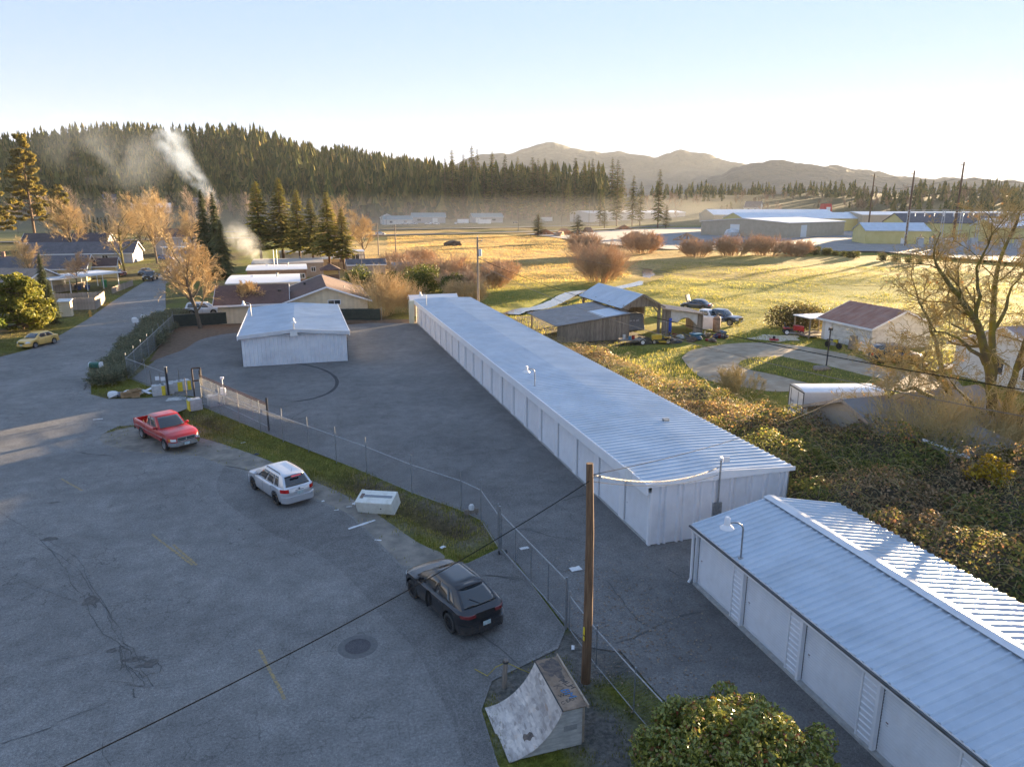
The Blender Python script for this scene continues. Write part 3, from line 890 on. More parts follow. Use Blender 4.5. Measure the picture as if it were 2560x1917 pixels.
mb.build('roof_slope', ROOF_BLUE, NB)
mb = MB()
dz = (ZR - ZE) / (XM - X0 + 0.2) * 0.24
for s in (-1, 1):
 mb.slab(lambda u, v, s=s: (XM + s * 0.26 * u, Y0 + (Y1 + 0.18 - Y0) * v, ZR + 0.085 - dz * u), 1, 12, (0, 0, -0.012))
mb.build('ridge_cap', STEEL, NB)
MB().bar((X0 - 0.26, Y0, ZE - 0.02), (X0 - 0.26, Y1 + 0.15, ZE - 0.02), 0.07, 0.06).build('gutter', M('dull_gutter', (0.10, 0.10, 0.105), (0.06, 0.06, 0.06), 3, 0.6), NB)
MB().box(X0 - 0.215, X0 - 0.205, Y0, Y1 + 0.16, ZE - 0.07, ZE + 0.05).build('eave_trim', TRIM, NB)
MB().box(X0 - 0.16, X0 - 0.02, Y0, Y1 + 0.1, ZE - 0.24, ZE - 0.05).build('fascia', TRIM, NB)
mb = MB()
corrugate(mb, (X0, Y1, 0.03), (X1 - X0, 0, 0), (0, 0, ZE - 0.03), 0.6, 0.03, (0, 1, 0), 1)
mb.add([(X0, Y1, ZE), (X1, Y1, ZE), (XM, Y1, ZR - 0.04)], [(0, 2, 1)])
mb.build('end_wall', STEEL_WALL, NB)
mb = MB()
corrugate(mb, (X1, Y0, 0), (0, Y1 - Y0, 0), (0, 0, ZE), 0.6, 0.03, (1, 0, 0), 1)
mb.build('rear_wall', STEEL_WALL, NB)
MB().box(X0 - 0.06, X0 + 0.15, Y0, Y1 - 0.02, 0.005, 0.09).build('foundation', CONCRETE, NB)
MB().box(X0 + 0.02, X0 + 0.2, Y0, Y1 - 0.05, 2.24, ZE - 0.04).build('door_header', TRIM, NB)
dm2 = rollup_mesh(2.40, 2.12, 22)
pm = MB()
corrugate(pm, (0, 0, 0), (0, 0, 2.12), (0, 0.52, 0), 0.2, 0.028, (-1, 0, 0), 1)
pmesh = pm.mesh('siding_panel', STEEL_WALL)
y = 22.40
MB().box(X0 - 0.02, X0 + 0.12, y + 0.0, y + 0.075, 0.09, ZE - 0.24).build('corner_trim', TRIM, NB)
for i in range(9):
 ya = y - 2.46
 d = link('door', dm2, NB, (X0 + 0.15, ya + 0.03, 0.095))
 MB().box(-0.035, 0.0, 2.16, 2.24, 0.95, 1.05).build('latch', M('rusty_latch', (0.16, 0.05, 0.03), (0.2, 0.2, 0.2), 20, 0.7), d)
 MB().box(X0 + 0.0, X0 + 0.12, ya - 0.03, ya + 0.025, 0.09, 2.22).build('door_jamb', DARK if False else TRIM, NB)
 link('siding_panel', pmesh, NB, (X0 + 0.03, ya - 0.56, 0.09))
 MB().box(X0 - 0.045, X0 + 0.1, ya - 0.68, ya - 0.575, 0.09, ZE - 0.24).build('door_post', TRIM, NB)
 y -= 3.125
MB().tube([(X0 - 0.22, Y1 + 0.1, ZE - 0.08), (X0 - 0.12, Y1 + 0.06, ZE - 0.3), (X0 - 0.1, Y1 + 0.06, 0.25), (X0 - 0.2, Y1 + 0.06, 0.08)], 0.055, 8).build('downspout', TRIM, NB, True, 50)
p = vB(437, 515, 2.72)
gooseneck(NB, (p.x, p.y, 2.62), 1.3, 0.62, -0.9, 0.25)
# ---- the square shed in the yard
SH = thing('metal_shed', 'square pale blue-white metal storage building standing alone in the paved yard', 'building', (0, 0, 0))
X0, X1, Y0, Y1, ZE, ZR = -5.55, 3.98, 69.1, 88.4, 2.95, 3.35
XM = (X0 + X1) / 2
mb = MB()
roof_slope(mb, X0 - 0.25, ZE, XM, ZR, Y0 - 0.3, Y1 + 0.2, 0.31)
roof_slope(mb, X1 + 0.25, ZE, XM, ZR, Y0 - 0.3, Y1 + 0.2, 0.31)
mb.box(X0 - 0.2, X1 + 0.2, Y0 - 0.25, Y1 + 0.15, ZE - 0.08, ZE - 0.01)
rf = mb.build('roof', ROOF_BLUE, SH)
mb = MB()
for s in (-1, 1):
 e = XM + s * (X1 - XM + 0.27)
 mb.slab(lambda u, v, e=e: (XM + (e - XM) * u, Y0 - 0.335, ZR + 0.08 + (ZE + 0.05 - ZR - 0.08) * u - 0.34 * v), 6, 1, (0, 0.033, 0))
mb.build('gable_trim', STEEL, rf)
MB().box(X0 - 0.32, X0 - 0.26, Y0 - 0.34, Y1 + 0.2, ZE - 0.36, ZE + 0.06).build('fascia', TRIM, SH)
MB().box(X1 + 0.26, X1 + 0.32, Y0 - 0.34, Y1 + 0.2, ZE - 0.36, ZE + 0.06).build('fascia', TRIM, SH)
mb = MB()
corrugate(mb, (X0, Y0, 0.03), (X1 - X0, 0, 0), (0, 0, ZE - 0.1), 0.36, 0.07, (0, -1, 0), 1, flat=0.4)
mb.build('front_wall', STEEL_WALL, SH)
mb = MB()
mb.box(X0, X0 + 0.05, Y0 + 0.01, Y1, 0.02, ZE - 0.08)
mb.box(X1 - 0.05, X1, Y0 + 0.01, Y1, 0.02, ZE - 0.08)
mb.box(X0, X1, Y1 - 0.04, Y1 + 0.01, 0.02, ZE - 0.08)
mb.build('side_wall', STEEL_WALL, SH)
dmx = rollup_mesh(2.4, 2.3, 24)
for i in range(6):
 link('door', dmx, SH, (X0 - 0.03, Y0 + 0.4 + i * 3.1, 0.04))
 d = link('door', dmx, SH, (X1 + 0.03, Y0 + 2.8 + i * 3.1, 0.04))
 d.rotation_euler = (0, 0, PI)
sg = MB().box(-0.85 - 0.33, -0.85 + 0.33, Y0 - 0.37, Y0 - 0.34, ZE - 0.2, ZE + 0.24).build('sign_board', M('blank_white_board', (0.78, 0.78, 0.76)), SH)
gooseneck(SH, (-0.81, Y0 + 0.1, ZR - 0.05), 0.95, 0.25, 0.0, -1.0)
gooseneck(SH, (X0 + 0.3, Y0 + 12.2, ZE + 0.03), 1.4, 0.7)
# ------------------------------------------------------------------ poles and wires
def pole_height(base, x, y):
 q = at(x, y, 0.0)
 return CAM_H * (1 - math.hypot(base[0], base[1]) / math.hypot(q.x, q.y))
def sag_line(p, q, sag, n=26):
 p, q = Vector(p), Vector(q)
 return [p.lerp(q, i / n) - Vector((0, 0, sag * 4 * (i / n) * (1 - i / n))) for i in range(n + 1)]
WIRE = M('weathered_cable', (0.012, 0.012, 0.012), (0.03, 0.028, 0.026), 30, 0.9, spec=0.1)
WIRE_L = M('aluminium_cable', (0.20, 0.19, 0.18), (0.12, 0.115, 0.11), 8, 0.6)
def wire(label, p, q, sag, r=0.013, m=None, twist=False):
 mb = MB()
 L = sag_line(p, q, sag, 40)
 if twist:
  n = 130
  L = sag_line(p, q, sag, n)
  for k in range(2):
   mb.tube([L[i] + Vector((0.0, 0.02 * math.cos(i * 0.9 + PI * k), 0.02 * math.sin(i * 0.9 + PI * k))) for i in range(n + 1)], r, 5)
 else:
  mb.tube(L, r, 5)
 return tag(mb.build('power_line', m or WIRE, None, True), label, 'cable', 'overhead cables')
b = vE(762, 1078)
POLE1 = thing('utility_pole', 'slim brown wooden utility pole behind the plywood ramp', 'pole', tuple(b))
h1 = pole_height(b, 1256, 1000)
MB().tube([(0, 0, -0.1), (0.02, 0, h1 * 0.3), (0.0, 0.0, h1 * 0.7), (-0.05, 0.05, h1)], [0.155, 0.145, 0.125, 0.105], 14).build('shaft', WOODPOLE, POLE1, True, 50)
MB().box(-0.155, -0.12, -0.11, -0.04, 1.75, 2.0).build('tag_plate', M('yellow_tag', (0.75, 0.55, 0.04), None, 4, 0.5), POLE1)
MB().box(-0.15, -0.125, -0.12, -0.03, 1.55, 1.68).build('tag_plate', M('yellow_tag', (0.75, 0.55, 0.04)), POLE1)
mb = MB()
mb.tube([(-0.04, 0.04, h1 - 0.45), (0.22, -0.05, h1 - 0.42)], 0.018, 6)
mb.lathe([(0.0, -0.05), (0.035, -0.05), (0.035, 0.05), (0, 0.05)], 8, (0.24, -0.05, h1 - 0.41))
mb.build('insulator_bracket', GALV, POLE1)
top1 = Vector((b.x, b.y, h1 - 0.35))
MAST = thing('service_mast', 'grey electrical service mast at the end wall of the long storage building', 'mast', (17.35, 25.78, 0))
MB().tube([(0, 0, 0), (0, 0, 3.75)], 0.04, 8).build('pipe', GALV, MAST, True, 40)
mb = MB().tube([(0, 0, 3.74), (0, 0, 3.86), (-0.1, -0.05, 3.88), (-0.16, -0.08, 3.78)], [0.06, 0.075, 0.07, 0.05], 10)
mb.build('weatherhead', TRIM, MAST, True, 40)
MB().box(-0.22, 0.22, 0.0, 0.1, 1.0, 1.7).build('meter_box', GALV, MAST)
MB().box(0.1, 0.42, -0.03, 0.0, 3.62, 3.86).build('notice_plate', TRIM, MAST)
mtop = Vector((17.2, 25.7, 3.45))
wire('thick twisted service cable from the near wooden pole to the mast', top1, mtop, 0.42, 0.012, WIRE_L, True)
wire('thin dark cable from the near wooden pole to the mast', top1 - Vector((0, 0, 0.2)), mtop - Vector((0, 0, 0.35)), 0.3, 0.009)
MB().tube([vA(1290, 572, 3.0), vA(1403, 742, 4.0)], 0.02, 6)
e_left = at(60, 1672, 6.3)
wire('dark cable sagging across the street towards the lower left', top1 - Vector((0, 0, 0.15)), e_left + (e_left - top1) * 0.12, 0.35, 0.012)
e_r = vH(880, 1060, 4.2)
wire('dark cable from the near wooden pole over the brambles to the grey-roofed garage', top1, Vector((37.0, 37.5, 3.6)), 0.75, 0.011, WIRE)
b2 = Vector((22.6, 91.5, 0))
POLE2 = thing('utility_pole', 'wooden utility pole with a grey transformer beyond the long storage building', 'pole', tuple(b2))
h2 = pole_height(b2, 1024, 512)
MB().tube([(0, 0, -0.1), (0, 0, h2)], [0.17, 0.12], 12).build('shaft', POLE_GREY, POLE2, True, 50)
mb = MB().lathe([(0.0, -0.45), (0.2, -0.45), (0.22, -0.4), (0.22, 0.38), (0.17, 0.46), (0, 0.48)], 14, (0.3, -0.15, h2 - 2.0))
mb.build('transformer', M('transformer_grey', (0.55, 0.57, 0.6)), POLE2, True, 40)
MB().bar((-0.1, 0, h2 - 0.5), (0.6, -0.1, h2 - 0.5), 0.09, 0.1).build('crossarm', POLE_GREY, POLE2)
mb = MB()
mb.lathe([(0.03, 0), (0.05, 0.06), (0.02, 0.16)], 8, (0, 0, h2))
mb.lathe([(0.03, 0), (0.05, 0.06), (0.02, 0.16)], 8, (0.55, -0.1, h2 - 0.45))
mb.build('insulator', TRIM, POLE2)
# pole the two long wires run to, beyond the right edge
b3 = Vector((34.0, 13.5, 0))
POLE3 = thing('utility_pole', 'wooden utility pole beyond the right edge carrying the long wires', 'pole', tuple(b3))
MB().tube([(0, 0, -0.1), (0, 0, 7.4)], [0.16, 0.12], 12).build('shaft', POLE_GREY, POLE3, True, 50)
MB().bar((-0.4, 0, 7.0), (0.4, 0, 7.0), 0.09, 0.1).build('crossarm', POLE_GREY, POLE3)
wa = Vector((22.6, 91.4, h2 - 2.7))
wire('thick dark cable crossing the yard from the transformer pole to the right edge', wa, (34.0, 13.5, 7.0), 1.9, 0.028)
wire('lower bright cable crossing the yard from the transformer pole to the right edge', wa - Vector((0, 0, 0.7)), (33.6, 13.5, 5.9), 2.2, 0.022, WIRE_L)
wire('thin cable from the transformer pole top to the field', (22.6, 91.5, h2 - 0.1), (58, 60, 6.5), 1.4, 0.014, WIRE_L)
# ------------------------------------------------------------------ chain-link fences
MESHW = M('chain_link_wire', (0.22, 0.23, 0.24), (0.28, 0.29, 0.30), 12, 0.5, 0.4)
def chainlink(mb, a, b, z0, z1, cell=0.11, r=0.0022):
 """diagonal wires between two ground points"""
 a, b = Vector((a[0], a[1], 0)), Vector((b[0], b[1], 0))
 L = (b - a).length
 u = (b - a) / L
 n = Vector((-u.y, u.x, 0))
 H = z1 - z0
 for s in (1, -1):
  t = -H
  while t < L:
   t0, t1 = t, t + H
   c0, c1 = max(t0, 0), min(t1, L)
   if c1 - c0 > 0.02:
    zc = lambda q: z0 + (q - t0 if s > 0 else H - (q - t0))
    p, q = a + u * c0 + Vector((0, 0, zc(c0))), a + u * c1 + Vector((0, 0, zc(c1)))
    d = (q - p).normalized()
    w = n * r
    m = d.cross(n) * r
    mb.add([p + w, p - w * .5 + m, p - w * .5 - m, q + w, q - w * .5 + m, q - w * .5 - m], [(0, 1, 4, 3), (1, 2, 5, 4), (2, 0, 3, 5)])
   t += cell
def chain_fence(label, line, spacing=3.0, h=1.75, post_h=2.25, rail=True, cell=0.11, z0=0.06, name='chain_link_fence', bottom=True, wood=False, pr=0.024):
 t = thing(name, label, 'fence', (line[0][0], line[0][1], 0))
 off = Vector((line[0][0], line[0][1], 0))
 net, top, bot = MB(), MB(), MB()
 for a, b in zip(line[:-1], line[1:]):
  A, B = Vector((a[0], a[1], 0)) - off, Vector((b[0], b[1], 0)) - off
  L = (B - A).length
  chainlink(net, A, B, z0, h, cell)
  top.tube([A + Vector((0, 0, h)), B + Vector((0, 0, h))], 0.022, 6)
  bot.tube([A + Vector((0, 0, z0)), B + Vector((0, 0, z0))], 0.016, 5)
  k = max(1, int(round(L / spacing)))
  for i in range(k + (1 if b is line[-1] else 0)):
   p = A.lerp(B, i / k)
   hh = post_h
   pm_ = MB().tube([(p.x, p.y, -0.1), (p.x, p.y, hh)], pr, 8)
   pm_.lathe([(pr + 0.008, 0), (pr + 0.008, 0.03), (0.0, 0.06)], 8, (p.x, p.y, hh))
   pm_.build('post', GALV, t, True, 40)
 top.build('top_rail', GALV, t, True, 40)
 if bottom:
  bot.build('bottom_rail', GALV, t, True, 40)
 nm = net.build('wire_mesh', MESHW, t)
 nm['kind'] = 'stuff'
 return t
chain_fence('chain-link fence along the ditch between the street and the yard', FENCE_A, 2.9, 1.6, 2.1)
chain_fence('chain-link fence beside the juniper hedge and street corner', [(-14.9, 93), (-14.9, 67.3), (-10.75, 60.5)], 3.2, 1.8, 2.25)
chain_fence('chain-link fence between the pole and the clipped green bush', [(8.36, 20.9), (8.45, 18.7), (8.68, 16.4), (9.0, 13.6)], 2.3, 1.35, 1.5)
chain_fence('chain-link fence in front of the cream house, hung with dark green screening', [(-15.3, 95.0), (-7.0, 96.3), (-1, 96.2), (10, 93.2)], 2.9, 1.55, 1.65, cell=0.3)
# dark privacy screen on that fence
SCREEN = M('green_screen_cloth', (0.018, 0.03, 0.028), (0.03, 0.045, 0.04), 3, 0.9)
mb = MB()
ln = [(-15.3, 94.97), (-11.2, 95.6), (-7.0, 96.27)]
for a, b in zip(ln[:-1], ln[1:]):
 mb.slab(lambda u, v, a=a, b=b: (a[0] + (b[0] - a[0]) * u, a[1] + (b[1] - a[1]) * u - 0.05 - 0.015 * math.sin(u * 30), 0.08 + 1.45 * v), 24, 3, (0, 0.012, 0))
sc = mb.build('privacy_screen', SCREEN)
tag(sc, 'dark cloth screen on the fence behind the bare tree', 'screen', 'dark fence screens')
mb = MB()
mb.slab(lambda u, v: (4.2 + 5.6 * u, 94.9 - 1.7 * u - 0.08 - 0.015 * math.sin(u * 30), 0.08 + 1.5 * v), 24, 3, (0, 0.012, 0))
tag(mb.build('privacy_screen', SCREEN), 'dark green cloth screen below the cream gable wall', 'screen', 'dark fence screens')
# sliding gate at the near drive
G = thing('sliding_gate', 'closed chain-link sliding gate between the black car and the yard', 'gate', (7.6, 27.3, 0))
A, B = Vector((0, 0, 0)), Vector((8.32 - 7.6, 21.2 - 27.3, 0))
mb = MB()
for z in (0.12, 1.75):
 mb.tube([A + Vector((0.06, 0, z)), B + Vector((0.06, 0, z))], 0.028, 8)
mb.build('rail', GALV, G, True, 40)
for f in (0.0, 0.25, 0.5, 0.75, 1.0):
 p = A.lerp(B, f)
 MB().tube([(p.x + 0.06, p.y, 0.1), (p.x + 0.06, p.y, 1.76)], 0.026, 8).build('upright', GALV, G, True, 40)
net = MB()
chainlink(net, A + Vector((0.07, 0, 0)), B + Vector((0.07, 0, 0)), 0.13, 1.74)
net.build('wire_mesh', MESHW, G)['kind'] = 'stuff'
for p in (A + Vector((0.05, 0.2, 0)), B + Vector((-0.06, -0.2, 0))):
 MB().tube([(p.x, p.y, 0), (p.x, p.y, 2.05)], 0.045, 10).build('gate_post', GALV, G, True, 40)
for s in (-0.12, 0.2):
 MB().lathe([(0.03, -0.03), (0.09, -0.03), (0.1, 0), (0.09, 0.03), (0.03, 0.03)], 12, (s, -0.25, 0.1), 'x').build('wheel', DARK, G, True, 40)
# the open rolling gate by the far drive
G = thing('rolling_gate', 'open steel rolling gate stacked along the fence near the red pickup', 'gate', (-8.0, 58.5, 0))
A, B = Vector((0, 0, 0)), Vector((5.3, -10.1, 0))
BROWN = M('rusty_frame', (0.15, 0.075, 0.04), (0.24, 0.13, 0.07), 6, 0.7, 0.3)
for z in (0.25, 1.0, 1.75, 1.88):
 MB().tube([A + Vector((0, 0, z)), B + Vector((0, 0, z))], 0.03, 6).build('rail', BROWN if z > 1.5 else GALV, G, True, 40)
for i in range(6):
 p = A.lerp(B, i / 5)
 MB().tube([(p.x, p.y, 0.2), (p.x, p.y, 1.9)], 0.025, 6).build('upright', GALV, G, True, 40)
net = MB()
chainlink(net, A, B, 0.25, 1.75, 0.11)
net.build('wire_mesh', MESHW, G)['kind'] = 'stuff'
for x, y, hh in ((-0.75, 3.7, 0.0), (5.35, -10.3, 2.3), (0.05, 0.1, 2.2)):
 if hh:
  MB().box(x - 0.06, x + 0.06, y - 0.06, y + 0.06, 0, hh).build('gate_post', DARK, G)
t = thing('keypad_stand', 'dark brown rectangular steel frame above the rolling gate end', 'frame', (-8.25, 59.0, 0))
for a, b in (((-0.3, 0, 0.0), (-0.3, 0, 2.3)), ((0.3, 0.1, 0.9), (0.3, 0.1, 2.3)), ((-0.3, 0, 2.3), (0.3, 0.1, 2.3)), ((-0.3, 0, 1.3), (0.3, 0.1, 1.3))):
 MB().bar(a, b, 0.1, 0.1, (0, 1, 0)).build('bar', M('dark_brown_steel', (0.05, 0.032, 0.025), None, 4, 0.6), t)
t = thing('gate_post', 'black square gate post at the street side of the far drive', 'post', (-10.6, 60.2, 0))
MB().box(-0.07, 0.07, -0.07, 0.07, 0, 2.25).build('shaft', DARK, t)
MB().box(-0.09, 0.09, -0.09, 0.09, 2.25, 2.31).build('cap', GALV, t)
MB().box(-0.45, -0.12, -0.02, 0.02, 1.2, 1.5).build('notice', TRIM, t)
MB().box(-0.9, -0.6, 0.3, 0.34, 1.2, 1.5).build('notice', TRIM, t)
t = thing('gate_track', 'steel sliding-gate track lying across the far drive', 'track', (-10.3, 60.1, 0))
for o_ in (0.0, 0.22, 0.4):
 MB().bar((o_, 0.1 * o_, 0.03), (2.4 + o_, -4.0, 0.03), 0.05, 0.05).build('rail', GALV, t)
for x, y, l, lab in [(-8.9, 57.5, 1.9, 'beside the nearest concrete block'), (-12.3, 63.0, 1.5, 'inside the corner fence, farthest left'), (-10.1, 62.6, 1.6, 'behind the concrete block with yellow end'), (-11.4, 61.8, 1.5, 'behind the striped block by the trash heap')]:
 t = tag(MB().tube([(x, y, 0), (x, y, l)], [0.035, 0.03], 8).build('marker_post', POLE_GREY, None, True, 40), 'thin weathered post ' + lab, 'post', 'thin posts at the far drive')
t = thing('gate_operator', 'white gate motor box on a post behind the rolling gate', 'gate motor', (-6.1, 56.0, 0))
MB().tube([(0, 0, 0), (0, 0, 2.1)], 0.04, 8).build('post', TRIM, t, True, 40)
MB().box(-0.18, 0.18, -0.15, 0.15, 0.75, 1.3).build('housing', TRIM, t)
MB().box(-0.12, 0.12, -0.1, 0.08, 2.0, 2.14).build('camera_head', TRIM, t)
# concrete blocks with yellow stripes
BLOCKC = M('cast_concrete', (0.42, 0.42, 0.42), (0.56, 0.55, 0.54), 3, 0.9, bmp=0.3, dirt=((0.25, 0.24, 0.22), 2, 0.5))
YSTRIPE = M('yellow_paint', (0.80, 0.60, 0.02), (0.62, 0.47, 0.05), 8, 0.6)
for (x, y, a, lab, flip) in [(-11.35, 60.45, 0.25, 'concrete block beside the trash heap, yellow stripe on its corner', 1), (-10.75, 60.75, 0.2, 'plain-fronted concrete block between the yellow striped blocks', 0),
    (-10.25, 61.4, 0.35, 'concrete block with yellow end behind the black gate post', 2), (-8.05, 55.15, 0.35, 'nearest concrete block at the gate above the red pickup', 3),
    (-6.75, 55.95, 0.35, 'concrete block behind the fence next to the gate motor', 0), (-9.65, 61.7, 0.35, 'rear concrete block at the inner side of the gate opening', 1)]:
 t = thing('concrete_block', lab, 'concrete block', (x, y, 0), a, 'concrete blocks at the gate')
 w, d, h = 0.46, 0.36, 0.82
 prof = [(-w, 0.0), (w, 0.0), (w, h - 0.05), (w - 0.05, h), (-w + 0.05, h), (-w, h - 0.05)]
 MB().prism(prof, -d, d, lambda u, v, hh: (u, hh, v)).build('block', BLOCKC, t)
 MB().tube([(-0.1, 0, h - 0.02), (-0.08, 0, h + 0.06), (0.08, 0, h + 0.06), (0.1, 0, h - 0.02)], 0.014, 6).build('lifting_eye', DARK, t)
 if flip:
  xs = {1: (0.2, 0.467), 2: (0.1, 0.47), 3: (-0.468, -0.38)}[flip]
  MB().box(xs[0], xs[1], -d - 0.004, d + 0.004, 0.01, h - 0.05).build('stripe', YSTRIPE, t)
# ------------------------------------------------------------------ trash heap at the corner
CARD = M('cardboard', (0.36, 0.23, 0.12), (0.44, 0.30, 0.17), 4, 0.9)
PLASTIC_W = M('white_plastic', (0.70, 0.70, 0.70), (0.6, 0.6, 0.61), 4, 0.5)
rs = random.Random(5)
def lump(mb, c, r, seed, sq=(1, 1, 0.7), n=10, amp=0.25):
 rr = random.Random(seed)
 off = [[rr.uniform(1 - amp, 1 + amp) for _ in range(n)] for _ in range(6)]
 vs, fs = [], []
 for j in range(6):
  th = PI * (j + 0.35) / 6.4
  for k in range(n):
   a = 2 * PI * k / n
   q = r * off[j][k]
   vs.append((c[0] + q * sq[0] * math.sin(th) * math.cos(a), c[1] + q * sq[1] * math.sin(th) * math.sin(a), c[2] + r * sq[2] * math.cos(th)))
 for j in range(5):
  for k in range(n):
   a, b = j * n + k, j * n + (k + 1) % n
   fs.append((a + n, b + n, b, a))
 fs.append(tuple(range(n)))
 fs.append(tuple(range(6 * n - 1, 5 * n - 1, -1)))
 mb.add(vs, fs)
for x, y, r, m, lab in [(-14.75, 60.9, 0.36, PLASTIC_W, 'white plastic rubbish bag at the street end of the trash heap'), (-13.7, 61.3, 0.3, PLASTIC_W, 'white bag behind the cardboard boxes of the trash heap'),
      (-14.2, 60.9, 0.27, M('blue_grey_cloth', (0.10, 0.12, 0.17), (0.3, 0.31, 0.35), 5, 0.9), 'blue-grey bundle of cloth in the trash heap')]:
 mb = MB()
 lump(mb, (x, y, r * 0.5), r, int(r * 1000), (1.2, 1, 0.8))
 tag(mb.build('rubbish_bag', m, None, True), lab, 'bag', 'trash heap at the street corner')
for x, y, s, a, lab in [(-13.75, 60.5, 0.34, 0.3, 'squat open cardboard box in the middle of the trash heap'), (-13.2, 60.85, 0.42, 0.7, 'tall cardboard box beside the broken white boards'), (-13.0, 60.3, 0.3, 0.2, 'flattened cardboard box leaning at the front of the trash heap')]:
 t = thing('cardboard_box', lab, 'box', (x, y, 0), a, 'trash heap at the street corner')
 mb = MB()
 for f in ((-1, 1, -1, -0.94), (-1, 1, 0.94, 1), (-1, -0.94, -0.94, 0.94), (0.94, 1, -0.94, 0.94)):
  mb.box(f[0] * s, f[1] * s, f[2] * s * 0.7, f[3] * s * 0.7, 0, s * 1.1)
 mb.box(-s * 0.94, s * 0.94, -s * 0.66, s * 0.66, 0.0, 0.03)
 mb.build('carton', CARD, t)
 MB().obox((0, -s * 0.95, s * 1.0), (s * 0.95, 0, 0), (0, s * 0.28, -s * 0.14), (0, 0.005, 0.01)).build('flap', CARD, t)
 MB().obox((s * 1.25, 0, s * 1.05), (s * 0.28, 0, -s * 0.1), (0, s * 0.65, 0), (0.005, 0, 0.01)).build('flap', CARD, t)
for p, q, w, lab in [((-12.9, 60.9, 0.1), (-11.8, 61.6, 0.42), 0.4, 'long white broken board propped on the trash heap'), ((-12.7, 61.3, 0.3), (-12.0, 60.7, 0.1), 0.3, 'short white board lying across the trash heap'),
    ((-14.9, 60.5, 0.05), (-14.3, 60.45, 0.3), 0.4, 'white panel lying in front of the rubbish bag')]:
 tag(MB().bar(p, q, w, 0.05).build('discarded_board', PLASTIC_W), lab, 'board', 'trash heap at the street corner')
# ------------------------------------------------------------------ mailboxes
t = thing('mailbox', 'green mailbox with white rims on a post at the street corner', 'mailbox', (-17.5, 68.2, 0), 1.35)
MB().box(-0.05, 0.05, -0.05, 0.05, 0, 1.0).build('post', POLE_GREY, t)
GRN = M('mailbox_green', (0.02, 0.10, 0.07), (0.03, 0.13, 0.09), 4, 0.45)
prof = [(-0.32, 0), (0.32, 0), (0.32, 0.3)] + [(0.32 * math.cos(a), 0.3 + 0.14 * math.sin(a)) for a in np.linspace(0.2, PI - 0.2, 8)] + [(-0.32, 0.3)]
MB().prism(prof, -0.42, 0.42, lambda u, v, h: (u, h, 1.0 + v)).build('box', GRN, t)
MB().prism([(u * 1.06, v * 1.03) for u, v in prof], -0.47, -0.42, lambda u, v, h: (u, h, 1.0 + v)).build('door', TRIM, t)
MB().prism([(u * 1.06, v * 1.03) for u, v in prof], 0.42, 0.47, lambda u, v, h: (u, h, 1.0 + v)).build('back_rim', TRIM, t)
for x, y, s, lab in [(-19.3, 94.2, 1.2, 'white bundle-shaped mailbox nearest in the juniper hedge'), (-19.0, 97.5, 0.9, 'smaller grey-white mailbox behind the first in the juniper hedge')]:
 t = thing('mailbox', lab, 'mailbox', (x, y, 0), 0.3)
 MB().box(-0.05, 0.05, -0.05, 0.05, 0, 1.0).build('post', POLE_GREY, t)
 MB().prism([(u * 0.8 * s, v * s) for u, v in prof], -0.4 * s, 0.4 * s, lambda u, v, h: (u, h, 1.0 + v)).build('box', PLASTIC_W, t)
 MB().prism([(u * 0.84 * s, v * 1.03 * s) for u, v in prof], -0.45 * s, -0.4 * s, lambda u, v, h: (u, h, 1.0 + v)).build('door', TRIM, t)
# ------------------------------------------------------------------ skate ramp
def osb_mat():
 m, n, l, b = new_mat('oriented_strand_board')
 v = coords(n, l, 'Object', (1, 1, 1), (0.3, 0.2, 0.6))
 v2 = coords(n, l, 'Object', (18, 5, 9), (0.2, 0.1, 0.7))
 vo = n.new('ShaderNodeTexVoronoi')
 vo.inputs['Scale'].default_value = 1.0
 l.new(v2, vo.inputs['Vector'])
 c = ramp(n, l, vo.outputs['Color'], [(0.0, (0.30, 0.27, 0.25)), (0.4, (0.50, 0.46, 0.43)), (0.8, (0.62, 0.57, 0.52)), (1, (0.46, 0.36, 0.29))])
 d = ramp(n, l, noise(n, l, v, 1.6, 6), [(0.35, (0.62, 0.6, 0.6)), (0.6, (1.08, 1.06, 1.04))])
 c = mixc(n, l, 1.0, c, d, 'MULTIPLY')
 l.new(c, b.inputs['Base Color'])
 b.inputs['Roughness'].default_value = 0.9
 bump(n, l, b, vo.outputs['Distance'], 0.4, 0.004)
 return m
OSB = osb_mat()
PLY = M('weathered_plywood', (0.36, 0.35, 0.34), (0.56, 0.54, 0.50), 2.2, 0.9, bmp=0.2, stretch=(1, 1, 5), dirt=((0.2, 0.19, 0.18), 2.0, 0.5))
DECKW = M('brown_plywood_deck', (0.22, 0.15, 0.10), (0.33, 0.24, 0.17), 2.5, 0.85, dirt=((0.06, 0.055, 0.055), 1.4, 0.9))
EDGEW = M('board_edge', (0.34, 0.26, 0.19), (0.44, 0.36, 0.28), 6, 0.9)
R_ = thing('skate_ramp', 'weathered plywood quarter-pipe skate ramp with graffiti on its deck', 'skate ramp', (4.55, 15.55, 0.0), rad(1.0))
RW, RH, RD, RP = 2.28, 1.25, 0.72, 1.55       # width, height, deck depth, transition length
def curve(t):
 a = rad(62) * t
 Rr = RP / math.sin(rad(62))
 zz = Rr * (1 - math.cos(a))
 return Rr * math.sin(a), zz * RH / (Rr * (1 - math.cos(rad(62)))) + 0.02
for k, (s0, s1) in enumerate([(0.0, 0.5), (0.5, 1.0)]):
 def f(u, v, s0=s0, s1=s1):
  x, z = curve(v)
  return (x - (0.05 if v < 0.01 and s0 > 0 else 0), RW * (s0 + (s1 - s0) * u) + (0.003 if s0 else -0.003), z)
 MB().slab(f, 2, 18, (0.012, 0, -0.024)).build('riding_sheet', OSB, R_)
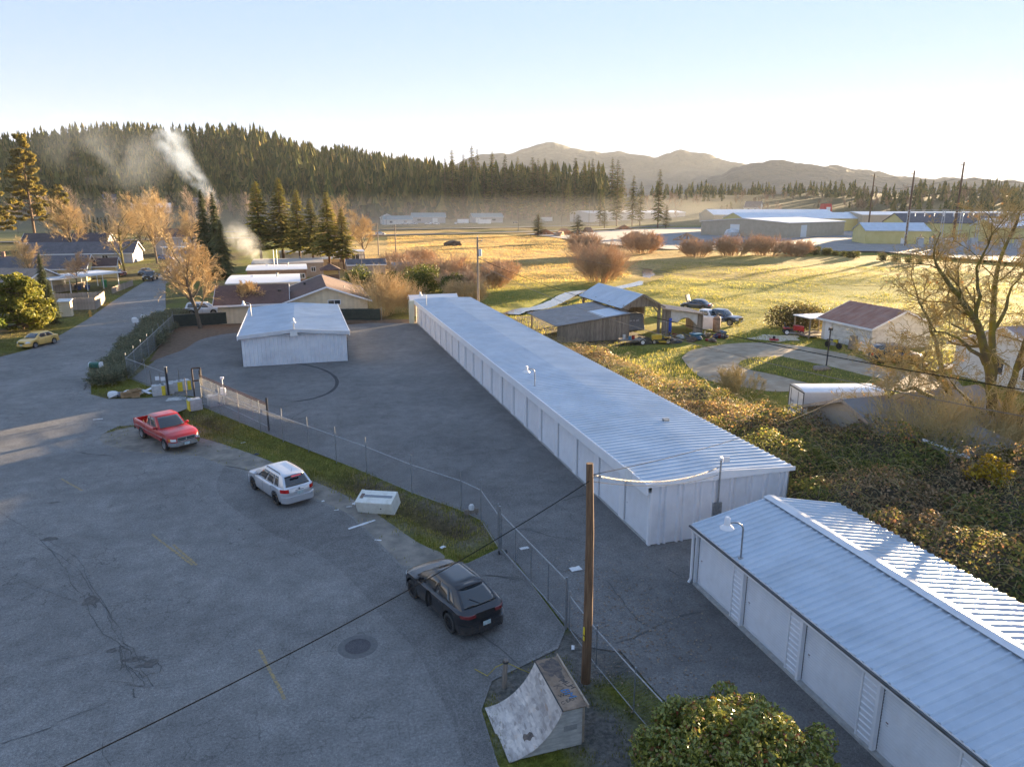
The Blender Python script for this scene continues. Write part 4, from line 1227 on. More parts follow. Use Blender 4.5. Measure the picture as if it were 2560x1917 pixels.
for k, yy in enumerate((0.04, RW - 0.08)):
 poly = [(curve(t)[0] + 0.015, curve(t)[1] - 0.03) for t in np.linspace(0.06, 1, 14)]
 poly = [(0.1, 0.0)] + poly + [(RP + RD - 0.12, RH - 0.04), (RP + RD - 0.12, 0.0)]
 MB().prism(poly, yy, yy + 0.025, lambda u, v, h: (u, h, v)).build('side_panel', PLY, R_)
dk = MB().box(RP - 0.01, RP + RD, -0.02, RW + 0.02, RH - 0.0, RH + 0.028).build('deck', DECKW, R_)
MB().bar((RP + RD + 0.02, -0.06, RH + 0.03), (RP + RD + 0.02, RW + 0.1, RH + 0.03), 0.04, 0.1).build('deck_edge_board', EDGEW, R_)
MB().tube([(RP - 0.012, -0.02, RH + 0.03), (RP - 0.012, RW + 0.02, RH + 0.03)], 0.02, 8).build('coping', DARK, R_, True, 40)
for yy in (0.1, RW * 0.5, RW - 0.14):
 MB().box(RP + RD - 0.1, RP + RD - 0.02, yy, yy + 0.07, 0, RH).build('leg', EDGEW, R_)
MB().bar((RP + RD - 0.05, 0.1, 0.35), (RP + RD - 0.05, RW - 0.1, 0.35), 0.04, 0.1).build('brace', EDGEW, R_)
poly = blob((0.42, 0.95), 0.17, 0.2, 0, random.Random(4), 16, 0.3)
mb = MB()
for (cx, cy_, ww, hh) in ((0.46, 0.62, 0.2, 0.26),):
 pass
def graffiti(txt, x, y, z, size, m, rot, parent, shear=0.0):
 cu = bpy.data.curves.new('graffiti', 'FONT')
 cu.body = txt
 cu.size = size
 cu.extrude = 0.0015
 cu.shear = shear
 o = bpy.data.objects.new('graffiti', cu)
 COL.objects.link(o)
 dg = bpy.context.evaluated_depsgraph_get()
 me = bpy.data.meshes.new_from_object(o.evaluated_get(dg))
 bpy.data.objects.remove(o)
 bpy.data.curves.remove(cu)
 me.materials.clear()
 me.materials.append(m)
 g = link('graffiti', me, parent, (x, y, z))
 g.rotation_euler = rot
 return g
SPRAY_K = M('black_spray', (0.03, 0.03, 0.035), (0.08, 0.07, 0.065), 14, 0.8)
SPRAY_B = M('blue_spray', (0.05, 0.22, 0.36), (0.08, 0.12, 0.32), 10, 0.8)
zg = RH + 0.0315
graffiti('MLH', RP + 0.32, 1.22, zg, 0.27, SPRAY_K, (0, 0, rad(-62)), R_, 0.25)
graffiti('KWX', RP + 0.10, 1.05, zg + 0.0008, 0.30, M('faded_black_spray', (0.10, 0.08, 0.07), (0.18, 0.13, 0.10), 10, 0.9), (0, 0, rad(-70)), R_, 0.2)
graffiti('BM', RP + 0.22, 0.82, zg + 0.002, 0.34, SPRAY_B, (0, 0, rad(-72)), R_, 0.3)
graffiti('WILL', RP + 0.10, 0.50, zg, 0.20, SPRAY_K, (0, 0, rad(14)), R_, 0.2)
graffiti('C EASY', RP + 0.06, 0.22, zg, 0.17, SPRAY_K, (0, 0, rad(14)), R_, 0.2)
mb = MB()
for kk, (c, rx, ry) in enumerate((((RP + 0.34, 1.72), 0.24, 0.42), ((RP + 0.42, 2.02), 0.16, 0.16), ((RP + 0.5, 1.30), 0.1, 0.2))):
 pts = blob(c, rx, ry, 0, rs, 23, 0.8)
 mb.add([(p[0], p[1], zg - 0.001 + 0.0007 * kk) for p in pts], [tuple(range(len(pts)))])
mb.build('paint_smear', M('black_smear', (0.07, 0.062, 0.06), (0.17, 0.13, 0.105), 7, 0.9), R_)
x, z = curve(0.42)
mb = MB()
mb.slab(lambda u, v: (curve(0.32 + 0.15 * v)[0] - 0.0025, 0.45 + (0.26 * u + 0.05 * math.sin(9 * v)) * (1 - 0.4 * (2 * v - 1) ** 2) - 0.1 * v, curve(0.32 + 0.15 * v)[1] + 0.0025), 4, 10, (0, 0, -0.001))
mb.build('black_patch', M('black_smear', (0.05, 0.045, 0.045)), R_)
MB().box(RP + 0.05, RP + 0.45, 0.036, 0.04, 0.55, 0.72).build('painted_over_mark', M('grey_overpaint', (0.30, 0.30, 0.29), (0.24, 0.24, 0.24), 9, 0.9), R_)
t = thing('wooden_post', 'short split wooden post with a yellow rope beside the skate ramp', 'post', (5.3, 18.62, 0))
MB().tube([(0, 0, -0.05), (0.02, 0.01, 0.5), (0.05, 0.0, 0.95)], [0.085, 0.08, 0.075], 9).build('stump', POLE_GREY, t, True, 50)
MB().lathe([(0.09, -0.03), (0.1, 0), (0.09, 0.03)], 10, (0.04, 0, 0.88)).build('band', DARK, t)
tag(MB().tube([(5.36, 18.62, 0.86), (5.1, 18.9, 0.55), (4.9, 19.2, 0.06), (4.6, 19.7, 0.03)], 0.014, 6).build('rope', M('yellow_rope', (0.45, 0.36, 0.05), (0.3, 0.25, 0.06), 20, 0.9), None, True), 'yellow rope running from the short post to the pavement', 'rope')
tag(MB().tube([(5.36, 18.62, 0.86), (5.9, 18.75, 0.4), (6.4, 18.7, 0.1)], 0.014, 6).build('rope', M('yellow_rope', (0.45, 0.36, 0.05)), None, True), 'yellow rope running from the short post behind the ramp', 'rope')
# ------------------------------------------------------------------ dumped appliance and litter on the verge
AP = thing('discarded_appliance', 'dumped white appliance lying on its back on the roadside verge', 'appliance', (3.05, 33.2, 0.12), rad(-31))
AP.rotation_euler = (rad(20), rad(-3), rad(-31))
ENAM = M('old_enamel', (0.66, 0.65, 0.58), (0.74, 0.73, 0.68), 3, 0.4, dirt=((0.4, 0.36, 0.28), 2.5, 0.5))
w, d, h = 0.95, 0.46, 0.74
prof = [(-d, 0.03), (-d + 0.03, 0), (d - 0.03, 0), (d, 0.03), (d, h - 0.03), (d - 0.03, h), (-d + 0.03, h), (-d, h - 0.03)]
MB().prism(prof, -w + 0.14, w, lambda u, v, hh: (hh, u, v)).build('cabinet', ENAM, AP)
mb = MB()
for f in ((-d, d, 0, 0.05), (-d, d, h - 0.05, h), (-d, -d + 0.05, 0.05, h - 0.05), (d - 0.05, d, 0.05, h - 0.05)):
 mb.box(-w - 0.02, -w + 0.139, f[0], f[1], f[2], f[3])
mb.build('end_frame', ENAM, AP)
for k in range(7):
 MB().obox((-w + 0.04, 0, 0.1 + k * 0.09), (0.05, 0, 0.03), (0, d - 0.055, 0), (0.003, 0, 0.006)).build('louvre', M('rusty_louvre', (0.16, 0.10, 0.07), (0.26, 0.19, 0.14), 5, 0.8), AP)
MB().box(-w + 0.3, w - 0.12, -0.06, 0.1, h + 0.0005, h + 0.012).build('grey_strip', M('grey_plastic', (0.22, 0.24, 0.26), None, 3, 0.5), AP)
MB().box(-w + 0.12, -w + 0.28, -0.16, 0.16, h + 0.001, h + 0.03).build('control_panel', M('brown_plastic', (0.12, 0.085, 0.07), (0.17, 0.12, 0.1), 3, 0.5), AP)
MB().box(0.3, 0.36, -d - 0.012, -d, 0.35, 0.42).build('drain_plug', DARK, AP)
for (x, y), a, sx, sy, sz, lab in [(vD(1030, 630)[:2], 0.45, 0.72, 0.07, 0.04, 'long white strip lying flat on the road edge by the appliance'), (vD(978, 480)[:2], 0.9, 0.14, 0.08, 0.12, 'crumpled white packaging left of the appliance'),
    (vD(1018, 403)[:2], 0.2, 0.1, 0.09, 0.09, 'small white foam piece above the appliance'), (vD(1150, 745)[:2], -0.4, 0.16, 0.05, 0.02, 'small white scrap on the gravel below the appliance'),
    (vD(740, 455)[:2], 0.1, 0.07, 0.06, 0.04, 'white scrap on the gravel beside the silver car'), (vD(840, 525)[:2], 0.1, 0.12, 0.03, 0.02, 'thin white scrap between the silver car and the appliance'),
    (vD(935, 495)[:2], -0.1, 0.14, 0.025, 0.02, 'thin white stick left of the crumpled packaging'), (vD(1635, 800)[:2], 0.5, 0.12, 0.09, 0.05, 'white wrapper in the grass near the black car'),
    (vD(850, 240)[:2], 0.4, 0.13, 0.05, 0.04, 'white litter in the ditch above the silver car'), (vE(350, 190)[:2], 0.1, 0.2, 0.1, 0.02, 'flattened white litter on the pavement inside the gate'),
    (vE(695, 330)[:2], 0.1, 0.24, 0.16, 0.03, 'torn white paper on the pavement behind the near pole'), (vE(677, 860)[:2], 1.2, 0.12, 0.05, 0.04, 'white scrap at the grass edge by the near pole'),
    (vC(1500, 1200)[:2], 0.2, 0.16, 0.05, 0.03, 'white scrap on the verge right of the red pickup'), (vC(1630, 1310)[:2], -0.5, 0.16, 0.12, 0.06, 'dark blue scrap on the verge above the silver car'),
    (vC(165, 990)[:2], 0.1, 0.3, 0.06, 0.02, 'white streak of litter on the street left of the red pickup')]:
 mb = MB()
 rr = random.Random(int(x * 97 + y * 31))
 nx, ny = 5, 3
 hs = [[rr.uniform(0.3, 1.0) for _ in range(nx + 1)] for _ in range(ny + 1)]
 mb.slab(lambda u, v: ((2 * u - 1) * sx, (2 * v - 1) * sy, 0.018 + sz * hs[int(v * ny)][int(u * nx)]), nx, ny, (0, 0, -0.012))
 gz = float(ground_h(x, y)) if inside(np.array(x), np.array(y), FENCE_A + VERGE[::-1]) else 0.0
 tag(mb.build('litter_scrap', PLASTIC_W if 'blue' not in lab else M('navy_scrap', (0.05, 0.06, 0.10)), None, loc=(x, y, gz), rotz=a), lab, 'litter', 'litter along the street')
t = thing('meter_post', 'small grey meter on a low wooden board at the end of the ditch', 'meter', tuple(vD(1850, 560)))
MB().box(-0.35, 0.35, -0.04, 0.04, 0.1, 0.32).build('board', POLE_GREY, t)
MB().box(-0.3, -0.22, -0.03, 0.03, 0, 0.3).build('leg', POLE_GREY, t)
MB().box(0.22, 0.3, -0.03, 0.03, 0, 0.3).build('leg', POLE_GREY, t)
MB().lathe([(0, 0.3), (0.13, 0.3), (0.14, 0.45), (0.1, 0.55), (0, 0.57)], 12).build('meter', PLASTIC_W, t, True, 40)
# ------------------------------------------------------------------ vehicles
def paint(name, c, flake=0.0, rough=0.28, metal=0.35, dirt=0.0):
 if name in MATS:
  return MATS[name]
 m, n, l, b = new_mat(name)
 b.inputs['Roughness'].default_value = rough
 b.inputs['Metallic'].default_value = metal
 b.inputs['Coat Weight'].default_value = 0.7
 b.inputs['Coat Roughness'].default_value = 0.08
 v = coords(n, l, 'Object')
 f = noise(n, l, v, 1.4, 6)
 col = ramp(n, l, f, [(0.3, tuple(x * 0.92 for x in c)), (0.7, tuple(min(1, x * 1.06) for x in c))])
 if dirt:
  sep = n.new('ShaderNodeSeparateXYZ')
  l.new(v, sep.inputs[0])
  g = ramp(n, l, sep.outputs['Z'], [(0.25, (dirt,) * 3), (0.75, (0, 0, 0))])
  f2 = ramp(n, l, noise(n, l, v, 5, 6), [(0.3, (0.2,) * 3), (0.7, (1,) * 3)])
  mk = mixc(n, l, 1.0, g, f2, 'MULTIPLY')
  col = mixc(n, l, mk, col, (0.20, 0.17, 0.14))
 l.new(col, b.inputs['Base Color'])
 MATS[name] = m
 return m
AUTOGLASS = M('tinted_car_glass', (0.015, 0.018, 0.02), None, 4, 0.04, spec=1.0, coat=0.5)
TYRE = M('tyre_rubber', (0.022, 0.022, 0.023), (0.05, 0.047, 0.043), 6, 0.85)
ALLOY = M('alloy_rim', (0.42, 0.42, 0.43), None, 4, 0.3, 0.85)
ALLOY_D = M('dark_alloy_rim', (0.035, 0.035, 0.038), None, 4, 0.35, 0.6)
CHROME = M('chrome', (0.72, 0.72, 0.74), None, 4, 0.12, 1.0)
BLACKP = M('black_plastic', (0.02, 0.02, 0.021), None, 4, 0.55)
WELL = M('wheel_well', (0.008, 0.008, 0.008), None, 4, 0.9)
LAMP_R = M('red_lamp_lens', (0.55, 0.012, 0.012), (0.4, 0.01, 0.01), 8, 0.12, coat=0.6)
LAMP_DR = M('dark_red_lamp_lens', (0.14, 0.012, 0.014), None, 8, 0.12, coat=0.6)
LAMP_W = M('clear_lamp_lens', (0.72, 0.72, 0.70), (0.5, 0.5, 0.5), 9, 0.1, coat=0.6)
LAMP_A = M('amber_lamp_lens', (0.6, 0.22, 0.03), None, 8, 0.15, coat=0.5)
PLATE = M('number_plate', (0.55, 0.60, 0.62), (0.30, 0.42, 0.42), 10, 0.5)
SEAM = M('panel_gap', (0.012, 0.012, 0.012), None, 4, 0.7)
def interp(pts, x):
 xs, zs = [p[0] for p in pts], [p[1] for p in pts]
 return float(np.interp(x, xs, zs))
WHEELS = {}
def wheel_meshes(r, w, rim_m, spokes):
 k = (round(r, 3), round(w, 3), rim_m.name, spokes)
 if k in WHEELS:
  return WHEELS[k]
 ri = r * 0.66
 ty = MB().lathe([(ri, -w * 0.42), (ri + 0.01, -w * 0.48), (r * 0.93, -w * 0.5), (r * 0.985, -w * 0.42), (r, -w * 0.3), (r, w * 0.3), (r * 0.985, w * 0.42), (r * 0.93, w * 0.5), (ri + 0.01, w * 0.48), (ri, w * 0.42)], 28, axis='y').mesh('tyre', TYRE, True, 40)
 mb = MB().lathe([(ri, -w * 0.42), (ri - 0.02, -w * 0.3), (ri - 0.03, w * 0.2), (ri - 0.02, w * 0.38), (ri + 0.002, w * 0.425)], 28, axis='y')
 mb.lathe([(0.0, w * 0.36), (r * 0.16, w * 0.36), (r * 0.19, w * 0.28), (r * 0.2, w * 0.1)], 14, axis='y')
 for i in range(spokes):
  a = 2 * PI * i / spokes
  d, s = Vector((math.cos(a), 0, math.sin(a))), Vector((-math.sin(a), 0, math.cos(a)))
  p, q = d * r * 0.15, d * (ri - 0.01)
  w0, w1 = r * 0.085, r * 0.12
  y0, y1 = w * 0.31, w * 0.36
  vs = [p - s * w0 + Vector((0, y0, 0)), p + s * w0 + Vector((0, y0, 0)), q + s * w1 + Vector((0, y1, 0)), q - s * w1 + Vector((0, y1, 0))]
  vs += [x - Vector((0, 0.05, 0)) for x in vs]
  mb.add(vs, [(0, 1, 2, 3), (7, 6, 5, 4), (0, 4, 5, 1), (1, 5, 6, 2), (2, 6, 7, 3), (3, 7, 4, 0)])
 mb.lathe([(0.0, w * 0.02), (ri - 0.03, w * 0.02)], 20, axis='y')
 rim = mb.mesh('rim', rim_m, True, 30)
 WHEELS[k] = (ty, rim)
 return WHEELS[k]
def vehicle(name, label, cat, loc, rotz, L, W, top, sill, body_m, wb, wr, cabin=None, rim=None, spokes=5, front_over=None, bed=None, nose_r=0.55, tail_r=0.5,
   head=None, tail=None, grille=None, bumper=None, doors=(), pillars=None, rails=False, mirror=True, group=None, roof_m=None, clad=None, plate=(True, True), steps=64,
   hood_up=False, antenna=False, scoop=0.9, arch=1.17, glass=None, rim_big=None, spoiler=False, drop_sill=0.0, hero=True):
 """lofted car: local +x is forward, +y its left side.  top = upper outline [(x, z)], cabin = dict of the glasshouse"""
 T = thing(name, label, cat, loc, rotz, group)
 hw = W / 2
 f_over = front_over if front_over is not None else (L - wb) / 2
 xf = L / 2 - f_over
 xr = xf - wb
 glass = glass or AUTOGLASS
 def end_x(y, s):
  rr = nose_r if s > 0 else tail_r
  t = max(0.0, (abs(y) / hw - 0.55) / 0.45)
  return s * (L / 2 - rr * 0.62 * t ** 2.4)
 def wid(x):
  s = 1 if x > 0 else -1
  rr = nose_r if s > 0 else tail_r
  d = L / 2 - abs(x)
  if d >= rr * 0.62:
   e = 1.0
  else:
   e = 0.55 + 0.45 * (max(0.0, d) / (rr * 0.62)) ** (1 / 2.4) if False else 1 - 0.45 * (1 - (max(d, 0.0) / (rr * 0.62)) ** 0.55)
  bulge = 1 - 0.045 * (2 * x / L) ** 4
  return hw * min(e, bulge)
 ra = wr * arch
 def zbot(x):
  e = L / 2 - abs(x)
  z = sill + 0.10 * max(0.0, 1 - e / 0.5)
  for c in (xf, xr):
   d = abs(x - c)
   if d < ra:
    z = max(z, wr + math.sqrt(ra * ra - d * d) * 0.96)
  return z
 xs = set(np.linspace(-L / 2, L / 2, steps))
 for c in (xf, xr):
  for a in np.linspace(-1, 1, 17):
   xs.add(c + ra * math.sin(a * PI / 2) * 1.0005)
 for e in (0.0, 0.015, 0.05, 0.1, 0.18):
  xs.add(L / 2 - e)
  xs.add(-L / 2 + e)
 for p in top:
  xs.add(p[0])
 xs = sorted(x for x in xs if -L / 2 <= x <= L / 2)
 b0, b1 = bed if bed else (9, 9)
 def ring(x):
  w, zb, zt = wid(x), zbot(x), interp(top, x)
  zt = max(zt, zb + 0.06)
  h = zt - zb
  z1, z2, z3 = min(zb + 0.07, zt - 0.05), max(zb + 0.04, min(sill + 0.22, zt - 0.04)), max(zb + 0.05, sill + (zt - sill) * 0.62)
  z3 = min(z3, zt - 0.03)
  pts = [(0, zb), (w * 0.86, zb), (w * 0.955, z1), (w * 0.99, z2), (w * 1.0, z3), (w * 0.985, zt - 0.10 * h), (w * 0.95, zt - 0.025)]
  if b0 <= x <= b1:
   fl = 0.62 * 1.0
   pts += [(w * 0.93, zt), (w * 0.86, zt), (w * 0.85, zt - 0.04), (w * 0.85, fl), (0, fl)]
  else:
   c = 0.035
   pts += [(w * 0.90, zt - 0.002), (w * 0.80, zt + c * 0.35), (w * 0.62, zt + c * 0.65), (w * 0.35, zt + c * 0.9), (0, zt + c)]
  return [(x, y, z) for y, z in pts]
 def loft(mb, sts):
  rows = []
  for x in sts:
   h = ring(x)
   rows.append(h + [(a, -b, c) for a, b, c in h[-2:0:-1]])
  n = len(rows[0])
  vs = [p for r in rows for p in r]
  fs = []
  for i in range(len(rows) - 1):
   for k in range(n):
    a, b = i * n + k, i * n + (k + 1) % n
    fs.append((a, b, b + n, a + n))
  fs.append(tuple(range(n)))
  fs.append(tuple(range(len(rows) * n - 1, (len(rows) - 1) * n - 1, -1)))
  mb.add(vs, fs)
 if bed:
  fr = [x for x in xs if x >= b1 + 0.02]
  MBf = MB()
  loft(MBf, [b1 + 0.02] + [x for x in fr if x > b1 + 0.021])
  body = MBf.build('body', body_m, T, True, 38)
  MBb = MB()
  tail_w = 0.07
  sts = [x for x in xs if b0 + tail_w <= x <= b1 - 0.05]
  loft(MBb, [b0 + tail_w + 0.001] + sts[1:] + [b1 - 0.06])
  bd = MBb.build('cargo_bed', body_m, T, True, 38)
  zt = interp(top, b0 + 0.1)
  MB().box(b0, b0 + tail_w, -hw * 0.93, hw * 0.93, sill + 0.2, zt - 0.005).build('tailgate', body_m, T)
  MB().box(b1 - 0.1, b1 - 0.04, -hw * 0.86, hw * 0.86, 0.5, zt - 0.02).build('bed_headboard', body_m, bd)
  MB().box(b0 + 0.08, b1 - 0.1, -hw * 0.84, hw * 0.84, 0.625, 0.64).build('bed_liner', BLACKP, bd)
  MB().box(b0 + 0.1, b1 + 0.3, -0.4, 0.4, 0.32, 0.5).build('chassis', WELL, T)
 else:
  mb = MB()
  loft(mb, xs)
  body = mb.build('body', body_m, T, True, 38)
 # dark inside of the arches and floor
 mb = MB()
 mb.box(xr - ra * 0.98, xr + ra * 0.98, -hw * 0.80, hw * 0.80, sill + 0.05, wr + ra * 0.9)
 mb.box(xf - ra * 0.98, xf + ra * 0.98, -hw * 0.80, hw * 0.80, sill + 0.05, wr + ra * 0.9)
 mb.build('wheel_well', WELL, T)
 # wheels
 tw = wr * 0.66
 ty, rm = wheel_meshes(wr, tw, rim or ALLOY, spokes)
 for cx in (xf, xr):
  for s in (1, -1):
   wz = link('wheel', ty, T, (cx, s * (hw - tw * 0.52), wr), 0 if s > 0 else PI)
   link('rim', rm, wz)
 # glasshouse
 if cabin:
  C_ = cabin
  zb, zt = C_['zb'], C_['zt']
  bf, br, tf, tr = C_['bf'], C_['br'], C_['tf'], C_['tr']      # base / top, front / rear x
  wb_, wt = C_.get('wb', hw * 0.9), C_.get('wt', hw * 0.74)
  crown = C_.get('crown', 0.05)
  def gx(v, front):
   a, b = (bf, tf) if front else (br, tr)
   e = C_.get('bow', 0.06)
   return a + (b - a) * v + (1 if front else -1) * e * math.sin(PI * v) * 0.6
  def gw(v):
   return wb_ + (wt - wb_) * (v ** 1.15)
  def gz(v):
   return zb + (zt - zb) * v
  def side(t, v, s, off=0.0):
   x = gx(v, True) + (gx(v, False) - gx(v, True)) * t
   y = gw(v) * (1 - C_.get('plan', 0.05) * abs(2 * t - 1) ** 3) + off
   roofline = C_.get('roof', None)
   zz = gz(v)
   if roofline:
    zz = zb + (zb + (zt - zb) - zb) * v * (interp(roofline, t))
   return Vector((x, s * y, zz))
  def front(t, v, fr, off=0.0):
   y = gw(v) * (2 * t - 1) * (1 - C_.get('plan', 0.05))
   x = gx(v, fr)
   bow = 0.09 * (1 - (2 * t - 1) ** 2)
   x += (bow if fr else -bow * 0.7) * (1 - 0.3 * v) + (off if fr else -off)
   zz = gz(v)
   if C_.get('roof'):
    zz = zb + (zt - zb) * v * interp(C_['roof'], 0 if fr else 1)
   return Vector((x, y, zz + (off * 0.6)))
  mb = MB()
  NV, NT = 7, 20
  # closed ring per level
  rows = []
  for j in range(NV + 1):
   v = j / NV
   r = [front(i / 8, v, True) for i in range(9)][::-1]
   r = [front(1 - i / 8, v, True) for i in range(9)]
   r = [side(0.0 + i / NT, v, 1) for i in range(NT + 1)]
   r = r + [front(1 - i / 8, v, False) for i in range(1, 8)]
   r = r + [side(1 - i / NT, v, -1) for i in range(NT + 1)]
   r = r + [front(i / 8, v, True) for i in range(1, 8)]
   rows.append(r)
  # rounded roof: shrink rings
  cx = (tf + tr) / 2
  for sh_, up in ((0.975, 0.35), (0.93, 0.62), (0.8, 0.85), (0.5, 0.97), (0.2, 1.0)):
   base = rows[NV]
   rows.append([Vector((cx + (p.x - cx) * (1 - (1 - sh_) * 0.9), p.y * sh_, p.z + crown * up)) for p in base])
  n = len(rows[0])
  vs = [p for r in rows for p in r]
  fs = []
  for i in range(len(rows) - 1):
   for k in range(n):
    a, b = i * n + k, i * n + (k + 1) % n
    fs.append((b, a, a + n, b + n))
  fs.append(tuple(range((len(rows) - 1) * n, len(rows) * n)))
  mb.add(vs, fs)
  cab = mb.build('cabin', roof_m or body_m, T, True, 50)
  o_ = 0.012
  v0, v1 = C_.get('win', (0.1, 0.9))
  MB().slab(lambda u, v: front(0.06 + 0.88 * u, v0 + (v1 + 0.03 - v0) * v, True, o_), 10, 6, (-0.006, 0, -0.004)).build('windscreen', glass, T, True)
  rv = C_.get('rear_win', (v0 + 0.05, v1))
  if rv:
   MB().slab(lambda u, v: front(0.07 + 0.86 * u, rv[0] + (rv[1] - rv[0]) * v, False, o_), 10, 6, (0.006, 0, -0.004)).build('rear_window', glass, T, True)
  for s in (1, -1):
   for (t0, t1) in pillars or ((0.10, 0.5), (0.53, 0.9)):
    def f(u, v, s=s, t0=t0, t1=t1):
     vv = v0 + (v1 - v0) * v
     return side(t0 + (t1 - t0) * u, vv, s, o_)
    MB().slab(f, 6, 4, (0, -s * 0.008, 0)).build('side_window', glass, T, True)
   if rails:
    MB().tube([side(0.12, 1.0, s, -0.03) + Vector((0, 0, 0.02)), side(0.16, 1.0, s, -0.035) + Vector((0, 0, crown * 0.6 + 0.05)), side(0.84, 1.0, s, -0.035) + Vector((0, 0, crown * 0.6 + 0.05)), side(0.9, 1.0, s, -0.03) + Vector((0, 0, 0.02))], 0.02, 6).build('roof_rail', BLACKP, T, True)
   if mirror:
    p = side(0.10, 0.14, s, 0.0)
    m_ = MB()
    lump(m_, (p.x, p.y + s * 0.15, p.z + 0.02), 0.11, 3, (0.65, 1.1, 0.85), 10, 0.04)
    mo = m_.build('wing_mirror', body_m if hero else BLACKP, T, True)
    MB().bar((p.x, p.y - s * 0.02, p.z - 0.03), (p.x, p.y + s * 0.1, p.z - 0.02), 0.06, 0.04).build('mirror_stalk', BLACKP, mo)
  if spoiler:
   MB().slab(lambda u, v: (front(0.06 + 0.88 * u, 1.0, False).x + 0.10 - 0.2 * v, front(0.06 + 0.88 * u, 1.0, False).y, zt * 1.0 + crown * 0.55 - 0.03 * v - 0.05 * (2 * u - 1) ** 2 + 0.02), 10, 2, (0, 0, -0.025)).build('spoiler', body_m, T, True)
  if antenna:
   p = front(0.5, 1.0, False)
   MB().tube([(p.x + 0.25, 0, zt + crown), (p.x + 0.12, 0, zt + crown + 0.22)], 0.006, 5).build('antenna', BLACKP, T)
 # panel gaps and handles on the flanks
 def flank(x, z, s, off=0.004):
  w, zb_, zt_ = wid(x), zbot(x), interp(top, x)
  h = ring(x)
  ys = sorted([(p[2], p[1]) for p in h[1:7]])
  return Vector((x, s * (float(np.interp(z, [a for a, b in ys], [b for a, b in ys])) + off), z))
 for s in (1, -1):
  for (x, z0, z1) in doors:
   MB().slab(lambda u, v, x=x, z0=z0, z1=z1, s=s: flank(x + 0.012 * (u - 0.5), z0 + (z1 - z0) * v, s, 0.003), 1, 7, (0, -s * 0.004, 0)).build('door_gap', SEAM, body)
   xx = x + 0.16
   zz = z0 + (z1 - z0) * 0.8
   if x != doors[0][0]:
    p = flank(xx, zz, s, 0.018)
    MB().box(p.x - 0.09, p.x + 0.09, p.y - 0.014, p.y + 0.014, zz - 0.014, zz + 0.016).build('door_handle', body_m if not clad else BLACKP, body)
  if clad:
   xs_c = [x for x in np.linspace(xr + ra + 0.02, xf - ra - 0.02, 12)]
   MB().slab(lambda u, v, s=s: flank(xr + ra + 0.02 + (wb - 2 * ra - 0.04) * u, sill + 0.02 + clad[0] * v, s, 0.012), 12, 3, (0, -s * 0.01, 0)).build('sill_cladding', clad[1], body)
 def endpatch(nm, y0, y1, z0, z1, s, m, off=0.012, par=None, nu=8, rake=0.0, thick=0.03):
  def f(u, v):
   y = y0 + (y1 - y0) * u
   return (end_x(y, s) + s * (off - rake * v), y, z0 + (z1 - z0) * v)
  return MB().slab(f, nu, 3, (-s * thick, 0, 0)).build(nm, m, par or T, True, 40)
 for spec_ in (head or []):
  y0, y1, z0, z1, m = spec_[:5]
  for s in (1, -1):
   endpatch('headlight', s * y0, s * y1, z0, z1, 1, m, 0.015, rake=spec_[5] if len(spec_) > 5 else 0.05)
 for spec_ in (tail or []):
  y0, y1, z0, z1, m = spec_[:5]
  for s in (1, -1):
   endpatch('tail_light', s * y0, s * y1, z0, z1, -1, m, 0.018, rake=spec_[5] if len(spec_) > 5 else 0.03)
   if len(spec_) > 6:      # wraps round onto the flank
    xx = spec_[6]
    MB().slab(lambda u, v, s=s: flank(-L / 2 + 0.05 + xx * u, z0 + (z1 - z0) * (0.5 + (v - 0.5) * (1 - 0.6 * u)), s, 0.01), 4, 3, (0, -s * 0.01, 0)).build('tail_light', m, T, True, 40)
 if grille:
  y1, z0, z1, bars, m, fm = grille
  g_ = endpatch('grille', -y1, y1, z0, z1, 1, BLACKP, 0.012)
  if fm:
   for z in [z0, z1]:
    endpatch('grille_frame', -y1, y1, z - 0.025, z + 0.025, 1, fm, 0.03, g_)
   for s in (-1, 1):
    endpatch('grille_frame', s * y1 - 0.025, s * y1 + 0.025, z0, z1, 1, fm, 0.03, g_, 2)
  for i in range(bars):
   z = z0 + (z1 - z0) * (i + 1) / (bars + 1)
   endpatch('grille_bar', -y1, y1, z - 0.012, z + 0.012, 1, m, 0.026, g_)
  if fm:
   endpatch('grille_bar', -0.03, 0.03, z0, z1, 1, fm, 0.03, g_, 2)
 if bumper:
  z0, z1, m, proj = bumper
  for s in (1, -1):
   endpatch('bumper', -hw * 0.97, hw * 0.97, z0, z1, s, m, proj, nu=16, thick=0.08)
 for ok, s, zz in zip(plate, (1, -1), (0.42, 0.62)):
  if ok:
   zz = ok if not isinstance(ok, bool) else zz
   endpatch('number_plate', -0.155, 0.155, zz, zz + 0.155, s, PLATE, (bumper[3] if bumper else 0.0) + 0.03, nu=2, thick=0.01)
 return T
RED = paint('red_paint', (0.44, 0.010, 0.008), metal=0.1, rough=0.32, dirt=0.35)
SILVER = paint('silver_paint', (0.62, 0.63, 0.66), metal=0.55, rough=0.3, dirt=0.25)
BLACKCAR = paint('dusty_black_paint', (0.028, 0.028, 0.032), metal=0.4, rough=0.26, dirt=0.55)
YELLOWCAR = paint('pale_yellow_paint', (0.80, 0.50, 0.14), metal=0.15, rough=0.35)
WHITECAR = paint('white_paint', (0.72, 0.73, 0.75), metal=0.0, rough=0.35)
BLUECAR = paint('blue_paint', (0.03, 0.13, 0.42), metal=0.3)
REDOLD = paint('faded_red_paint', (0.30, 0.055, 0.04), metal=0.0, rough=0.5, dirt=0.4)
DKGREY = paint('dark_grey_paint', (0.055, 0.06, 0.07), metal=0.5, dirt=0.3)
NAVY = paint('slate_blue_paint', (0.05, 0.075, 0.12), metal=0.4, dirt=0.3)
